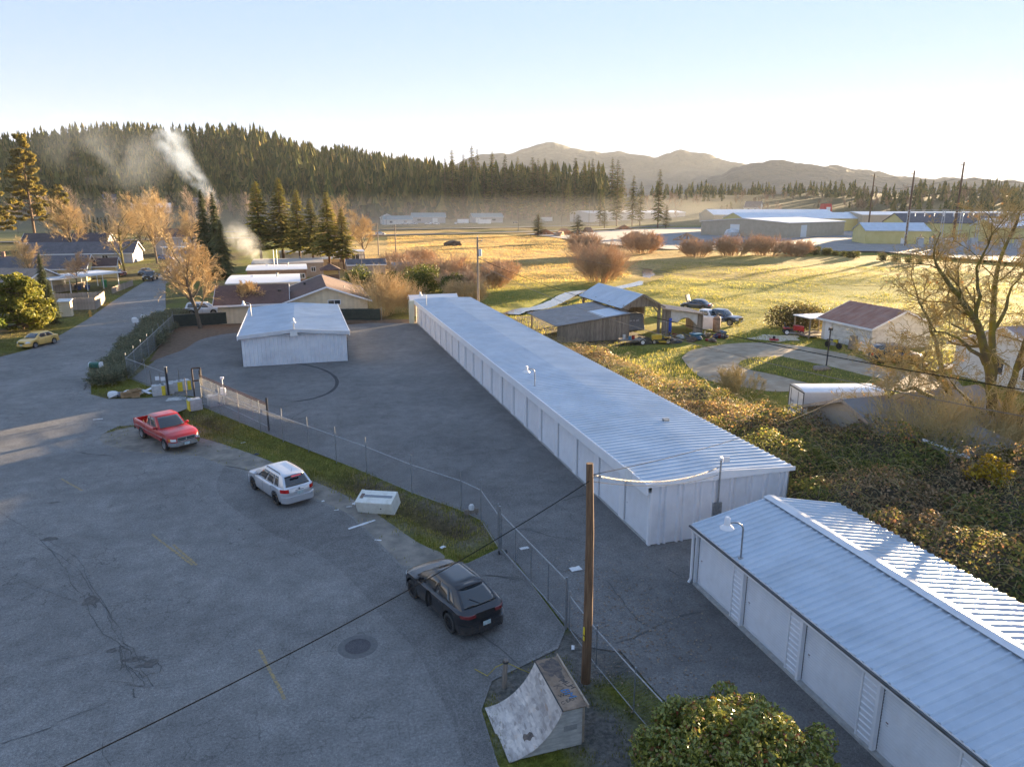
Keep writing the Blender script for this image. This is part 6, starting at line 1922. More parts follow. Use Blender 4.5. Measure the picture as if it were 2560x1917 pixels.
FAR_FIR = leaf_mat('forest_needles', [(0, (0.045, 0.065, 0.025)), (0.5, (0.095, 0.11, 0.03)), (0.8, (0.20, 0.18, 0.05)), (1, (0.27, 0.20, 0.08))], 0.2, 0.95, 0.04, rand=0.4, nscale=0.06)
FIRTRUNK = M('fir_bark', (0.11, 0.07, 0.045), (0.2, 0.135, 0.09), 5, 0.95)
FIRS = [fir_mesh(40 + i, 20, 4.0, 0.48, 9, FIR, 0.24) for i in range(3)]
FIR_TR = trunk_mesh(20, 0.28, FIRTRUNK)
def cone_fir(seed, H=20.0, R=3.3, levels=7, n=9):
 """conifer of overlapping ragged skirts, as triangles"""
 g = np.random.default_rng(seed)
 T_ = []
 for k in range(levels):
  f = k / levels
  zb, zt = H * (0.07 + 0.86 * f), H * min(1.0, 0.07 + 0.86 * f + 0.30 - 0.12 * f)
  r = R * (1 - f) ** 0.85 * g.uniform(0.85, 1.12) + 0.25
  o = g.normal(0, 0.12 * r, 2)
  ap = np.array([o[0] * 0.4, o[1] * 0.4, zt])
  rim = [np.array([o[0] + math.cos(a) * q, o[1] + math.sin(a) * q, zb + dz]) for a, q, dz in zip(np.linspace(0, 2 * PI, 2 * n, endpoint=False) + g.uniform(0, 1), r * np.where(np.arange(2 * n) % 2, 0.62, 1.0) * g.uniform(0.75, 1.2, 2 * n), g.normal(0, 0.035 * H / levels * 2, 2 * n))]
  for i in range(2 * n):
   T_.append([rim[i], rim[(i + 1) % (2 * n)], ap])
 return np.array(T_)
FAR_TRI = [cone_fir(60 + i, 20, 3.0 + 0.35 * (i % 3), 7 + i % 2, 7) for i in range(5)]
FARS = [quads_mesh('forest_conifer', t, FAR_FIR) for t in FAR_TRI]
MIDS = [fir_mesh(70 + i, 20, 3.4, 0.8, 8, FAR_FIR, 0.16, 0.3, True) for i in range(3)]
def fir(name, label, loc, h, i, group=None, wide=1.0, meshes=None, rz=None, sparse=False):
 T = thing(name, label, 'tree', loc, rz if rz is not None else i * 1.7, group)
 T.scale = (h / 20 * wide, h / 20 * wide, h / 20)
 link('trunk', FIR_TR, T)
 ms = meshes or FIRS
 link('crown', ms[i % len(ms)], T)
 return T
# ------------------------------------------------------------------ the fir group and other street-side trees
for i, (tx, ty, h, d, wide, lab) in enumerate([(-8.5, 186, 20.5, 0, 1.0, 'leftmost tall fir of the group beside the white-roofed mobile homes'), (-3.4, 188, 21.5, 0, 1.0, 'tallest fir of the group, second from its left end'),
          (0.6, 182, 18.5, 0, 0.95, 'third fir of the group, slim, with a bare lower trunk'), (3.6, 179, 16.5, 0, 0.95, 'short dark fir in the middle of the group'),
          (7.0, 170, 17.8, 0, 1.05, 'golden-lit fir, second from the right end of the group'), (10.0, 168, 14.2, 0, 1.1, 'rightmost, lowest fir of the group in full sun')]):
 fir('fir_tree', lab, (tx, ty, 0), h, i, 'fir group beside the mobile homes', wide * 1.22)
SPR = fir_mesh(91, 20, 3.4, 0.42, 9, FIR_DARK, 0.04, 0.55)
for (x, y, h, lab) in [(-18.6, 166, 18.2, 'dark drooping spruce with its twin top right of the street end'), (-16.2, 164, 17.6, 'second dark spruce close beside its twin'), (-14.5, 156, 12.0, 'bushy low spruce below the dark twin spruces')]:
 T = thing('spruce_tree', lab, 'tree', (x, y, 0), x, 'dark spruces at the street')
 T.scale = (h / 20 * (1.5 if h < 15 else 1.05),) * 2 + (h / 20,)
 link('trunk', FIR_TR, T)
 link('crown', SPR, T)
def pine_tree(name, label, loc, H, seed, group=None, R=4.2, start=0.25, n=5200, leaf=0.75, mat=None):
 rg = np.random.default_rng(seed)
 blobs, sg = [], []
 z = H * start
 while z < H:
  f = (H - z) / (H * (1 - start))
  for k in range(4 if f > 0.15 else 2):
   a = rg.uniform(0, 2 * PI)
   L = R * (0.25 + 0.85 * f ** 0.6) * rg.uniform(0.55, 1.1)
   p = np.array([0, 0, z])
   e = p + np.array([math.cos(a) * L, math.sin(a) * L, rg.uniform(-0.05, 0.35) * L])
   sg.append((p, e, 0.10 * (0.4 + f), 0.03))
   for q in (0.55, 0.8, 1.0):
    c = p + (e - p) * q + rg.normal(0, 0.25, 3)
    s = rg.uniform(0.5, 1.0) * (0.35 + 0.12 * R)
    blobs.append((*c, s, s, s * 0.55))
  z += H * 0.037 * rg.uniform(0.7, 1.3)
 T = leafy_bush(name, label, loc, blobs, n, leaf, mat or PINE, seed, group, False, 'tree', part='crown', scat=1.0)
 tr = MB().tube([(0, 0, -0.3), (0.1, 0, H * 0.4), (0, 0.1, H * 0.98)], [H * 0.014, H * 0.01, 0.04], 8)
 t_ = tr.build('trunk', FIRTRUNK, T, True, 60)
 link('limbs', seg_mesh('limbs', sg, FIRTRUNK, 4), t_)
 return T
pine_tree('pine_tree', 'tall golden pine cut by the left picture edge', (-86, 250, 0), 29, 201, 'golden pines at the left edge', 5.4, n=15000)
pine_tree('pine_tree', 'tallest golden pine standing right of the edge pine', (-88, 292, 0), 37.5, 202, 'golden pines at the left edge', 6.8, n=19000)
pine_tree('pine_tree', 'low dark pine behind the golden pines', (-93, 345, 0), 22, 203, 'golden pines at the left edge', 5.0, n=9000)
YG = leaf_mat('yellow_green_needles', [(0, (0.10, 0.12, 0.02)), (0.5, (0.19, 0.19, 0.03)), (1, (0.30, 0.26, 0.04))], 0.4)
pine_tree('bushy_pine', 'round yellow-green pine behind the yellow sedan', (-32.6, 99, 0), 6.2, 205, None, 3.2, 0.06, 9000, 0.42, YG)
T = thing('spruce_tree', 'small dark spruce right of the round yellow-green pine', 'tree', (-30.4, 103.0, 0), 0)
T.scale = (0.36, 0.36, 0.27)
link('trunk', FIR_TR, T)
link('crown', SPR, T)
T = thing('spruce_tree', 'thin dark spruce in front of the carport house', 'tree', (-38.5, 128.0, 0), 1)
T.scale = (0.42, 0.42, 0.38)
link('trunk', FIR_TR, T)
link('crown', SPR, T)
pine_tree('bushy_pine', 'bright green shrub pine at the left picture edge above the kerb', (-33.6, 87.0, 0), 5.2, 206, None, 3.0, 0.05, 8000, 0.34, leaf_mat('bright_green_needles', [(0, (0.09, 0.14, 0.015)), (1, (0.24, 0.26, 0.03))], 0.4))
T1 = bare_tree('bare_tree', 'round bare golden-twigged tree beside the street in front of the fence screen', (-12.0, 93.4, 0), 9.6, 301, P_ROUND, TWIG_GOLD, trunk_r=0.26)
bare_tree('bare_tree', 'tall spreading bare tree with ivy at the far street side', (-36.2, 174, 0), 12.5, 302, P_OPEN, TWIG_GOLD, BARK_MOSS, trunk_r=0.34)
bare_tree('bare_tree', 'dense golden bare tree behind the spreading one', (-35.0, 205, 0), 13, 303, P_ROUND, TWIG_GOLD, trunk_r=0.3)
bare_tree('bare_tree', 'leaning bare tree behind the right end of the fir group', (8.0, 182, 0), 13.0, 304, P_OPEN, TWIG_GOLD, lean=(0.25, 0.1), trunk_r=0.36)
bare_tree('bare_tree', 'small bare ornamental tree against the brown shingle roof', (-6.8, 99.2, 0), 4.6, 305, P_ROUND, TWIG_GOLD, trunk_r=0.09)
bare_tree('bare_tree', 'thin bare tree in front of the carport', (-37.0, 140, 0), 6.0, 306, P_OPEN, TWIG_RED, trunk_r=0.1)
bare_tree('bare_tree', 'bare tree shading the two-storey house behind the twin spruces', (-26, 205, 0), 11, 307, P_ROUND, TWIG_GOLD, trunk_r=0.25)
twig_bush('bare_shrub', 'tall fountain of bare stems at the right of the cream gable', (10.4, 97.6, 0), 6.4, 2.6, 311, TWIG_GOLD, 40, rmin=0.011)
twig_bush('bare_shrub', 'lower bare shrub between the fountain shrub and the long storage building', (13.2, 99.5, 0), 4.2, 2.4, 312, TWIG_GOLD, 34, rmin=0.011)
bp = bare_tree('bare_tree', 'pale leafless birch at the valley edge, leftmost of the row', (-120, 420, 0), 17, 321, P_FAR, TWIG_PALE, trunk_r=0.2, group='pale birches at the valley edge')
bp2 = bare_tree('bare_tree', 'pale leafless birch at the valley edge, second of the row', (-103, 400, 0), 19, 322, P_FAR, TWIG_PALE, trunk_r=0.2, group='pale birches at the valley edge')
for i, (x, y, s, lab) in enumerate([(-88, 410, 0.9, 'short pale birch between the taller birches'), (-76, 430, 1.1, 'pale birch below the smoke drift'), (-62, 400, 0.8, 'slim pale birch left of the two-storey house'), (-52, 420, 1.15, 'broad pale birch behind the two-storey house'),
         (-40, 405, 1.0, 'broad pale birch under the smoke plume'), (-112, 460, 0.7, 'low pale birch in the back of the row'), (-24, 400, 0.9, 'reddish pale birch right of the twin spruces'), (-5, 410, 0.85, 'pale birch behind the fir group'), (-140, 440, 0.8, 'pale birch nearest the golden pines')]):
 dup(bp if i % 2 else bp2, (x, y, 0), i * 1.3, lab, 'pale birches at the valley edge', s)
CYP = leaf_mat('cypress_foliage', [(0, (0.018, 0.028, 0.012)), (1, (0.04, 0.05, 0.018))], 0.15)
cy = leafy_bush('cypress', 'slim dark cypress, tallest of the row behind the left houses', (-117, 435, 0), [(0, 0, z, 1.0 - 0.07 * abs(z - 4), 1.0 - 0.07 * abs(z - 4), 1.6) for z in (1.5, 3.2, 5, 7, 9, 10.5)], 1500, 0.5, CYP, 331, 'cypress row behind the left houses', True, 'tree')
for i, (x, s) in enumerate([(-110, 1.05), (-106.5, 0.8), (-104.4, 0.82), (-102.2, 0.72), (-100, 0.68), (-98.2, 0.7), (-96.2, 0.75), (-94.3, 0.8)]):
 dup(cy, (x, 434 - i * 0.5, 0), i, 'slim dark cypress in the even row behind the left houses', 'cypress row behind the left houses', s)
# reddish thickets along the creek and the field
twig_bush('willow_thicket', 'large round bare willow thicket in the field above the open barn', (56.0, 128, 0), 8.2, 4.6, 341, TWIG_RED, 90, rmin=0.018)
twig_bush('willow_thicket', 'wide bare willow thicket left of the grey lumber yard', (104, 206, 0), 6.5, 7.0, 342, TWIG_RED, 90, rmin=0.03)
twig_bush('willow_thicket', 'bare willow clump behind the large round thicket', (82, 200, 0), 6.5, 4.5, 347, TWIG_RED, 80, rmin=0.03)
for i, (x, y, h, r, lab) in enumerate([(112, 186, 5.2, 5.5, 'leftmost clump of the bare hedge in front of the beige warehouse'), (122, 184, 6.0, 6.0, 'second clump of the bare hedge in front of the beige warehouse'), (132, 182, 6.2, 6.0, 'third clump of the bare hedge in front of the beige warehouse'), (141, 180, 4.8, 5.0, 'rightmost clump of the bare hedge in front of the beige warehouse')]):
 twig_bush('bare_hedge', lab, (x, y, 0), h, r, 343 + i, TWIG_RED, 60, 'bare hedge before the beige warehouse', rmin=0.03)
for i, (x, y, h, r, lab) in enumerate([(20.5, 136, 5.0, 4.2, 'red-brown thicket left of the transformer pole'), (28, 138, 5.2, 4.5, 'red-brown thicket behind the transformer pole'), (34, 126, 4.4, 4.0, 'red-brown thicket right of the transformer pole'), (26, 118, 4.0, 4.0, 'low red-brown thicket below the transformer pole'),
    (40, 141, 4.0, 4.5, 'red-brown thicket near the creek bend'), (24, 105, 3.6, 3.2, 'tan thicket at the end of the long storage building'), (22, 170, 4.0, 4.0, 'red-brown thicket below the two field poles'), (30, 182, 4.0, 4.5, 'red-brown thicket at the corner of the tan field')]):
 twig_bush('bare_thicket', lab, (x, y, 0), h, r, 351 + i, TWIG_RED if i != 5 else TWIG_GOLD, 60, 'bare thickets along the creek', rmin=0.02)
# evergreen bushes behind the cream house and elsewhere
LAUREL = leaf_mat('laurel_leaf', [(0, (0.05, 0.075, 0.012)), (0.6, (0.12, 0.14, 0.02)), (1, (0.22, 0.20, 0.035))], 0.3)
rg = np.random.default_rng(9)
def rblobs(R, H, n, seed, zc=0.5):
 g = np.random.default_rng(seed)
 b = []
 for _ in range(n):
  a, f = g.uniform(0, 2 * PI), math.sqrt(g.random()) * 0.72
  s = g.uniform(0.28, 0.5) * R
  z = H * g.uniform(0.25, 0.92) * (1 - 0.45 * f * f)
  b.append((math.cos(a) * f * R, math.sin(a) * f * R, max(s * 0.6, z - s * 0.6), s, s, s * 0.85))
 return b
for x, y, R, H, s, lab in [(9.8, 125.5, 3.6, 5.0, 361, 'rounded evergreen bush right of the brown shingle roof'), (15.5, 128, 2.6, 3.8, 362, 'smaller evergreen bush between the two large ones'), (20.6, 123, 3.6, 5.4, 363, 'large sunlit evergreen bush beside the blue-roofed shed'), (24.5, 117, 2.6, 4.0, 364, 'evergreen bush right of the large sunlit one')]:
 leafy_bush('evergreen_bush', lab, (x, y, 0), rblobs(R, H, 26, s), 5200, 0.34, LAUREL, s, 'evergreens behind the cream house')
BOX = leaf_mat('clipped_bush_leaf', [(0, (0.05, 0.065, 0.012)), (1, (0.17, 0.155, 0.03))], 0.3)
rb = leafy_bush('round_bush', 'clipped round bush at the left end of the row before the substation', (150.6, 187, 0), rblobs(1.6, 2.2, 12, 371), 900, 0.3, BOX, 371, 'round bushes before the substation')
for i, (x, y, s) in enumerate([(151, 183.4, 1.35), (153.9, 182.6, 0.95), (152.8, 180.3, 1.15), (152.8, 177.2, 0.8), (153.3, 174.4, 0.85), (152.1, 170.8, 0.9), (151.8, 168.3, 1.05), (151.4, 157.5, 1.0), (152.7, 154.3, 0.95), (151.9, 149.2, 0.9), (151.5, 145.5, 0.7)]):
 dup(rb, (x, y, 0), i * 0.9, 'clipped round bush in the row before the substation', 'round bushes before the substation', s)
DARKB = leaf_mat('dark_bramble_leaf', [(0, (0.055, 0.06, 0.02)), (0.6, (0.12, 0.10, 0.035)), (1, (0.20, 0.13, 0.05))], 0.3)
leafy_bush('bramble_mound', 'round bramble mound behind the red-roofed shed porch', (59.0, 73.5, 0), rblobs(4.2, 2.9, 26, 381), 7000, 0.26, DARKB, 381)
twig_bush('bare_shrub', 'leafless shrub on the bank by the garage', (33, 47, 0), 2.2, 2.0, 382, TWIG_OAK, 20)
for x, y, s, lab in [(32.4, 29.2, 383, 'tangled bare shrub in front of the garage gable'), (35.6, 28.6, 384, 'tangled bare shrub in front of the garage roof'), (39.5, 28.0, 385, 'tangled bare shrub at the foot of the oak')]:
 twig_bush('bare_shrub', lab, (x, y, 0), 5.0, 2.0, s, TWIG_OAK, 30, rmin=0.010)
# ------------------------------------------------------------------ junipers along the street fence
JUN = leaf_mat('juniper_spray', [(0, (0.09, 0.105, 0.07)), (0.6, (0.20, 0.215, 0.13)), (1, (0.30, 0.25, 0.14))], 0.3)
def juniper_mesh(seed, n=420):
 g = np.random.default_rng(seed)
 q = []
 for i in range(n):
  a, f = g.uniform(0, 2 * PI), g.random() ** 0.6
  el = rad(g.uniform(12, 62))
  d = np.array([math.cos(a) * math.cos(el), math.sin(a) * math.cos(el), math.sin(el)])
  L = g.uniform(0.7, 1.7)
  b = np.array([math.cos(a) * 0.5 * f, math.sin(a) * 0.5 * f, 0.1 + 0.3 * g.random()])
  sd_ = unit(np.cross(d, [0, 0, 1.0]))
  for k in range(6):
   t = 0.3 + 0.7 * k / 6
   p = b + d * L * t - np.array([0, 0, 0.18 * L * t * t])
   for sg_ in (-1, 1):
    dd = unit(d + sd_ * sg_ * 0.8 + g.normal(0, 0.25, 3))
    l = 0.22 * (1.25 - t) + 0.1
    w = unit(np.cross(dd, g.normal(0, 1, 3))) * 0.035
    q.append([p, p + dd * l * 0.5 + w, p + dd * l, p + dd * l * 0.5 - w])
 return quads_mesh('foliage', np.array(q), JUN)
JM = [juniper_mesh(400 + i) for i in range(3)]
JS = seg_mesh('stems', [((0, 0, 0), (math.cos(a) * 0.7, math.sin(a) * 0.7, 0.55), 0.04, 0.012) for a in np.linspace(0, 5.6, 7)], BARK, 4)
rs = random.Random(21)
k = 0
for row in range(2):
 y = 65.6 + row * 0.8
 while y < 103:
  x = -16.0 - row * 1.25 + rs.uniform(-0.3, 0.3)
  if row == 1 and y < 68:
   y += 1.7
   continue
  T = thing('juniper_shrub', 'grey-green spreading juniper in the hedge along the street fence', 'shrub', (x, y, 0), rs.uniform(0, 6), 'junipers along the street fence')
  s = rs.uniform(0.75, 1.1)
  T.scale = (s, s, s * rs.uniform(0.8, 1.2))
  link('foliage', JM[k % 3], T)
  link('stems', JS, T)
  k += 1
  y += rs.uniform(1.7, 2.4)
# ------------------------------------------------------------------ the near bush
PHOT = leaf_mat('photinia_leaf', [(0, (0.11, 0.14, 0.028)), (0.45, (0.28, 0.30, 0.06)), (0.85, (0.44, 0.41, 0.09)), (0.93, (0.22, 0.12, 0.04)), (1, (0.30, 0.07, 0.035))], 0.28, 0.35, 0.6)
g = np.random.default_rng(77)
bl = []
for _ in range(120):
 a, f = g.uniform(0, 2 * PI), math.sqrt(g.random()) * 0.92
 hgt = 3.25 * math.sqrt(max(0.0, 1 - f * f * 0.85)) * g.uniform(0.82, 1.05)
 s = g.uniform(0.24, 0.44)
 bl.append((math.cos(a) * f * 2.35, math.sin(a) * f * 2.05, max(0.3, hgt - s), s, s, s * 0.9))
for _ in range(60):
 a, f = g.uniform(0, 2 * PI), 0.98
 bl.append((math.cos(a) * f * 2.3, math.sin(a) * f * 2.0, g.uniform(0.3, 2.1), 0.4, 0.4, 0.4))
leafy_bush('photinia_bush', 'dense green leafy bush with sunlit top in the lower foreground', (9.2, 12.1, 0), bl, 46000, 0.125, PHOT, 78)
# ------------------------------------------------------------------ bramble thicket behind the storage buildings
def bramble_edge(y):
 return np.interp(y, [-15, 10, 24, 30, 36, 41, 46, 52, 58, 63, 68, 80, 92], [34, 34, 38.0, 33.5, 30.9, 30.0, 30.0, 29.0, 28.2, 26.5, 23.8, 23.2, 23.0])
def bramble_h(x, y):
 ex = bramble_edge(y)
 f = np.clip((ex - x) / 1.6, 0, 1) ** 0.6 * np.clip((x - 20.6) / 0.7, 0, 1)
 base = np.interp(y, [0, 20, 30, 40, 50, 60, 92], [2.6, 2.7, 2.8, 2.0, 1.7, 1.8, 1.7])
 return f * base * (0.45 + 0.55 * vnoise(x, y, 2.2, 31) + 0.35 * vnoise(x, y, 0.8, 32))
BRAM = leaf_mat('bramble_leaf', [(0, (0.10, 0.115, 0.03)), (0.35, (0.24, 0.22, 0.055)), (0.7, (0.46, 0.33, 0.10)), (0.92, (0.52, 0.29, 0.11)), (1, (0.48, 0.20, 0.11))], 0.45, nscale=0.5)
g = np.random.default_rng(5)
N = 175000
yy = np.where(g.random(N) < 0.55, g.uniform(6, 42, N), g.uniform(40, 91, N))
xx = 20.7 + 17.0 * g.random(N) ** 1.2
hh = bramble_h(xx, yy)
kp = hh > 0.25
xx, yy, hh = xx[kp], yy[kp], hh[kp]
zz = hh * (1 - 0.45 * g.random(len(hh)) ** 1.7) + g.normal(0, 0.04, len(hh))
eps = 0.3
gx_ = (bramble_h(xx + eps, yy) - bramble_h(xx - eps, yy)) / (2 * eps)
gy_ = (bramble_h(xx, yy + eps) - bramble_h(xx, yy - eps)) / (2 * eps)
nr = unit(np.stack([-gx_, -gy_, np.ones_like(gx_)], 1) + g.normal(0, 0.55, (len(hh), 3)))
ax = unit(np.cross(nr, g.normal(0, 1, (len(hh), 3))))
ln = g.uniform(0.09, 0.19, len(hh))
q1 = leaf_quads(np.stack([xx, yy, zz], 1), ax, nr, ln, ln * g.uniform(0.5, 0.75, len(hh)))
BRAM_G = leaf_mat('bramble_green_leaf', [(0, (0.08, 0.10, 0.022)), (0.5, (0.17, 0.185, 0.04)), (1, (0.30, 0.28, 0.07))], 0.4)
BRAM_D = leaf_mat('bramble_dead_leaf', [(0, (0.16, 0.105, 0.05)), (0.6, (0.30, 0.20, 0.10)), (1, (0.44, 0.30, 0.17))], 0.35)
sp_ = vnoise(xx, yy, 3.2, 35) * 0.6 + vnoise(xx, yy, 1.1, 36) * 0.4 + g.normal(0, 0.09, len(xx))
sz_ = 0.65 + 0.8 * vnoise(xx, yy, 1.7, 37)
q1 = q1.mean(1, keepdims=True) + (q1 - q1.mean(1, keepdims=True)) * sz_[:, None, None]
me_ = quads_mesh('bramble_thicket', q1, [BRAM, BRAM_G, BRAM_D])
me_.polygons.foreach_set('material_index', np.where(sp_ > 0.56, 1, np.where(sp_ < 0.38, 2, 0)).astype(np.int32))
th = link('bramble_thicket', me_)
tag(th, 'tangled bramble thicket of green and rusty leaves behind the storage buildings', 'brambles', kind='stuff')
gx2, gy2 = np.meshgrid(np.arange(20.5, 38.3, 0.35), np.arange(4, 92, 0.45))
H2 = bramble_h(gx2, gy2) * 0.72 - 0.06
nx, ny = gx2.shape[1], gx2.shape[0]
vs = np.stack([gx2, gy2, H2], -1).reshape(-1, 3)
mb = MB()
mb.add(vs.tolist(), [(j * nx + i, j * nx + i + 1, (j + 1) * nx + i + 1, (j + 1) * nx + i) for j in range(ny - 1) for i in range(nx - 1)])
o = mb.build('shade_underlay', M('bramble_shade', (0.045, 0.035, 0.02), (0.09, 0.07, 0.035), 3, 0.95, bmp=1.0, bdist=0.15, kind='World', bscale=5), th, True)  # dark sheet below the leaves, its colour standing in for the thicket's inner shade
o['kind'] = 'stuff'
cn = []
for _ in range(3600):
 y = g.uniform(8, 90)
 x = g.uniform(21, bramble_edge(y))
 z = float(bramble_h(x, y))
 if z < 0.5:
  continue
 a = g.uniform(0, 2 * PI)
 L = g.uniform(0.6, 2.2)
 p = np.array([x, y, z * 0.7])
 for s in range(5):
  t = (s + 1) / 5
  qn = np.array([x + math.cos(a) * L * t, y + math.sin(a) * L * t, z * 0.7 + 0.75 * math.sin(t * 2.4) * L * 0.6])
  cn.append((p, qn, 0.009, 0.008))
  p = qn
o = link('bramble_canes', seg_mesh('bramble_canes', cn, TWIG_OAK, 3), th)
o['kind'] = 'stuff'
leafy_bush('yellow_shrub', 'small shrub with bright yellow leaves among the brambles', (30.2, 23.6, 0), [(x, y, z, 0.5, 0.5, 0.4) for x, y, z in [(0, 0, 2.7), (0.5, 0.2, 2.9), (-0.4, 0.3, 2.5), (0.2, -0.5, 2.4), (0.8, -0.2, 2.6)]], 700, 0.2,
    leaf_mat('yellow_leaf', [(0, (0.35, 0.24, 0.02)), (1, (0.6, 0.42, 0.04))], 0.5), 391)
# ------------------------------------------------------------------ the big bare oak at the right
def ray_point(x, y, dist):
 """point on the sight line through print position x, y at a given horizontal distance"""
 k = 2560.0 / 2211.0
 a, c = (x * k - 1280.0) / CAM_F, -(y * k - 958.5) / CAM_F
 d = Vector((a, _cp + c * _sp, -_sp + c * _cp))
 d = Vector((d.x * _cy + d.y * _sy, -d.x * _sy + d.y * _cy, d.z))
 t = dist / math.hypot(d.x, d.y)
 return np.array([d.x * t, d.y * t, CAM_H + d.z * t])
def oak():
 g = np.random.default_rng(909)
 k = 2211.0 / 2560.0
 ph = lambda x, y, d: ray_point((1900 + x * 660 / 1822) * k, (650 + y * 660 / 1822) * k, d)
 limbs = [([(1650, 1500, 50), (1610, 1250, 50), (1600, 1050, 50), (1590, 880, 50), (1570, 700, 50), (1535, 560, 50), (1490, 420, 49.5), (1420, 320, 49), (1380, 240, 49), (1300, 160, 48.5), (1230, 60, 48)], 0.46),
    ([(1590, 880, 50), (1615, 700, 50.5), (1600, 520, 51), (1610, 350, 51), (1620, 180, 51), (1650, 20, 51.5), (1720, -150, 52), (1790, -330, 52)], 0.30),
    ([(1490, 420, 49.5), (1520, 250, 49), (1500, 120, 49), (1540, -40, 48.5), (1600, -180, 48)], 0.16),
    ([(1600, 500, 51), (1700, 330, 51.5), (1740, 180, 52), (1830, 60, 52)], 0.16),
    ([(1420, 1290, 51), (1390, 1120, 51), (1320, 960, 50.5), (1270, 840, 50), (1190, 775, 49), (1110, 735, 48.5), (1010, 700, 48), (900, 700, 47.5)], 0.32),
    ([(1270, 850, 50), (1245, 700, 50), (1215, 560, 50), (1170, 430, 49.5), (1120, 330, 49), (1080, 220, 49)], 0.2),
    ([(1330, 1010, 50.5), (1200, 950, 49), (1060, 880, 48), (940, 885, 47.5), (870, 965, 47), (860, 1060, 47)], 0.2),
    ([(1570, 1120, 50), (1480, 1010, 49), (1390, 920, 48.5), (1320, 840, 48)], 0.18),
    ([(1550, 720, 50), (1450, 620, 49.5), (1370, 540, 49), (1280, 500, 48.5), (1180, 490, 48)], 0.17),
    ([(1730, 1400, 50), (1690, 1120, 50), (1720, 950, 50), (1760, 800, 50.5), (1800, 650, 51), (1850, 480, 51.5), (1880, 260, 52)], 0.36),
    ([(1740, 1450, 49), (1790, 1180, 48.5), (1850, 980, 48), (1930, 800, 48)], 0.30),
    ([(1370, 1290, 50), (1290, 1220, 48.5), (1180, 1200, 47.5), (1070, 1215, 47)], 0.14)]
 big, out = [], [[], [], []]
 P = dict(seg=[5, 4, 3, 2], wig=[0.22, 0.25, 0.28, 0.3], up=[0.06, 0.03, 0.0, 0.0], taper=[0.7, 0.65, 0.5, 0.4], kids=[6, 6, 4], ang=[(30, 65), (30, 65), (25, 60)], ratio=[0.6, 0.55, 0.5], rr=[0.55, 0.55, 0.6], rmin=0.011, stem=1)
 P['from'] = [0.15, 0.1, 0.1]
 base = ph(1620, 1420, 50)
 base[2] = 0.0
 for pts, r in limbs:
  r *= 0.78
  W_ = [ph(*p) - base for p in pts]
  n = len(W_)
  for i in range(n - 1):
   r0, r1 = r * (1 - 0.75 * i / (n - 1)), r * (1 - 0.75 * (i + 1) / (n - 1))
   a, b = W_[i], W_[i + 1]
   m_ = (a + b) / 2 + g.normal(0, 0.08, 3)
   big += [(a, m_, r0, (r0 + r1) / 2), (m_, b, (r0 + r1) / 2, r1)]
   if i >= n * 0.3:
    for _ in range(3):
     t = g.random()
     d = unit(unit(b - a) * 0.5 + g.normal(0, 0.75, 3) + np.array([0, 0, 0.3]))
     grow(g, a + (b - a) * t, d, g.uniform(1.1, 2.6), max(0.03, r1 * 0.45), 0, out, P)
  grow(g, W_[-1], unit(W_[-1] - W_[-2]), 2.2, r * 0.25, 0, out, P)
 T = thing('oak_tree', 'big mossy bare oak with spreading limbs at the right edge', 'tree', tuple(base))
 link('trunk', seg_mesh('trunk', big, BARK_MOSS, 8), T)
 link('limbs', seg_mesh('limbs', out[0], M('mossy_limb', (0.13, 0.10, 0.045), (0.18, 0.15, 0.05), 2.5, 0.95), 4), T)
 link('crown', seg_mesh('crown', out[1] + out[2], TWIG_OAK, 3), T)
 tips = np.array([q for p, q, a, b in out[2]])
 ix = g.integers(0, len(tips), 260)
 q = leaf_quads(tips[ix], g.normal(0, 1, (260, 3)), g.normal(0, 1, (260, 3)), g.uniform(0.1, 0.2, 260), g.uniform(0.07, 0.12, 260))
 link('dead_leaves', quads_mesh('dead_leaves', q, leaf_mat('oak_dead_leaf', [(0, (0.22, 0.10, 0.04)), (1, (0.36, 0.2, 0.08))], 0.4)), T)
oak()
# trees beyond the right edge whose shade falls over the brambles and garage
for x, y, h, s, lab in [(62, 36, 13, 611, 'bare oak beyond the right edge, nearest'), (72, 46, 14, 612, 'bare oak beyond the right edge, farther')]:
 bare_tree('bare_tree', lab, (x, y, 0), h, s, P_ROUND, TWIG_OAK, BARK_MOSS, trunk_r=0.3, group='oaks beyond the right edge')
# ------------------------------------------------------------------ grass: verge tufts and field tussocks
def tufts(name, label, pts, hgt, mat, seed, blades=4, spread=0.12, width=0.02, lean=0.5):
 g = np.random.default_rng(seed)
 n = len(pts)
 P_ = np.repeat(pts, blades, 0)
 m = len(P_)
 P_ = P_ + np.stack([g.normal(0, spread, m), g.normal(0, spread, m), np.zeros(m)], 1)
 h = g.uniform(0.5, 1.25, m) * np.repeat(hgt, blades)
 a = g.uniform(0, 2 * PI, m)
 d = np.stack([np.cos(a), np.sin(a), np.zeros(m)], 1)
 s = np.stack([-np.sin(a), np.cos(a), np.zeros(m)], 1)
 w = (width * g.uniform(0.6, 1.4, m))[:, None]
 top = P_ + np.stack([np.zeros(m), np.zeros(m), h], 1) + d * (h * lean * g.random(m))[:, None]
 q = np.stack([P_ - s * w, P_ + s * w, top], 1)
 o = link(name, quads_mesh(name, q, mat))
 return tag(o, label, 'grass', kind='stuff')
GR_V = leaf_mat('verge_grass', [(0, (0.14, 0.15, 0.03)), (0.5, (0.28, 0.26, 0.05)), (1, (0.48, 0.38, 0.16))], 0.4, 0.8, 0.1, nscale=0.6)
GR_F = leaf_mat('field_grass', [(0, (0.16, 0.19, 0.03)), (0.55, (0.33, 0.31, 0.06)), (1, (0.52, 0.40, 0.15))], 0.5, 0.8, 0.1, nscale=0.08)
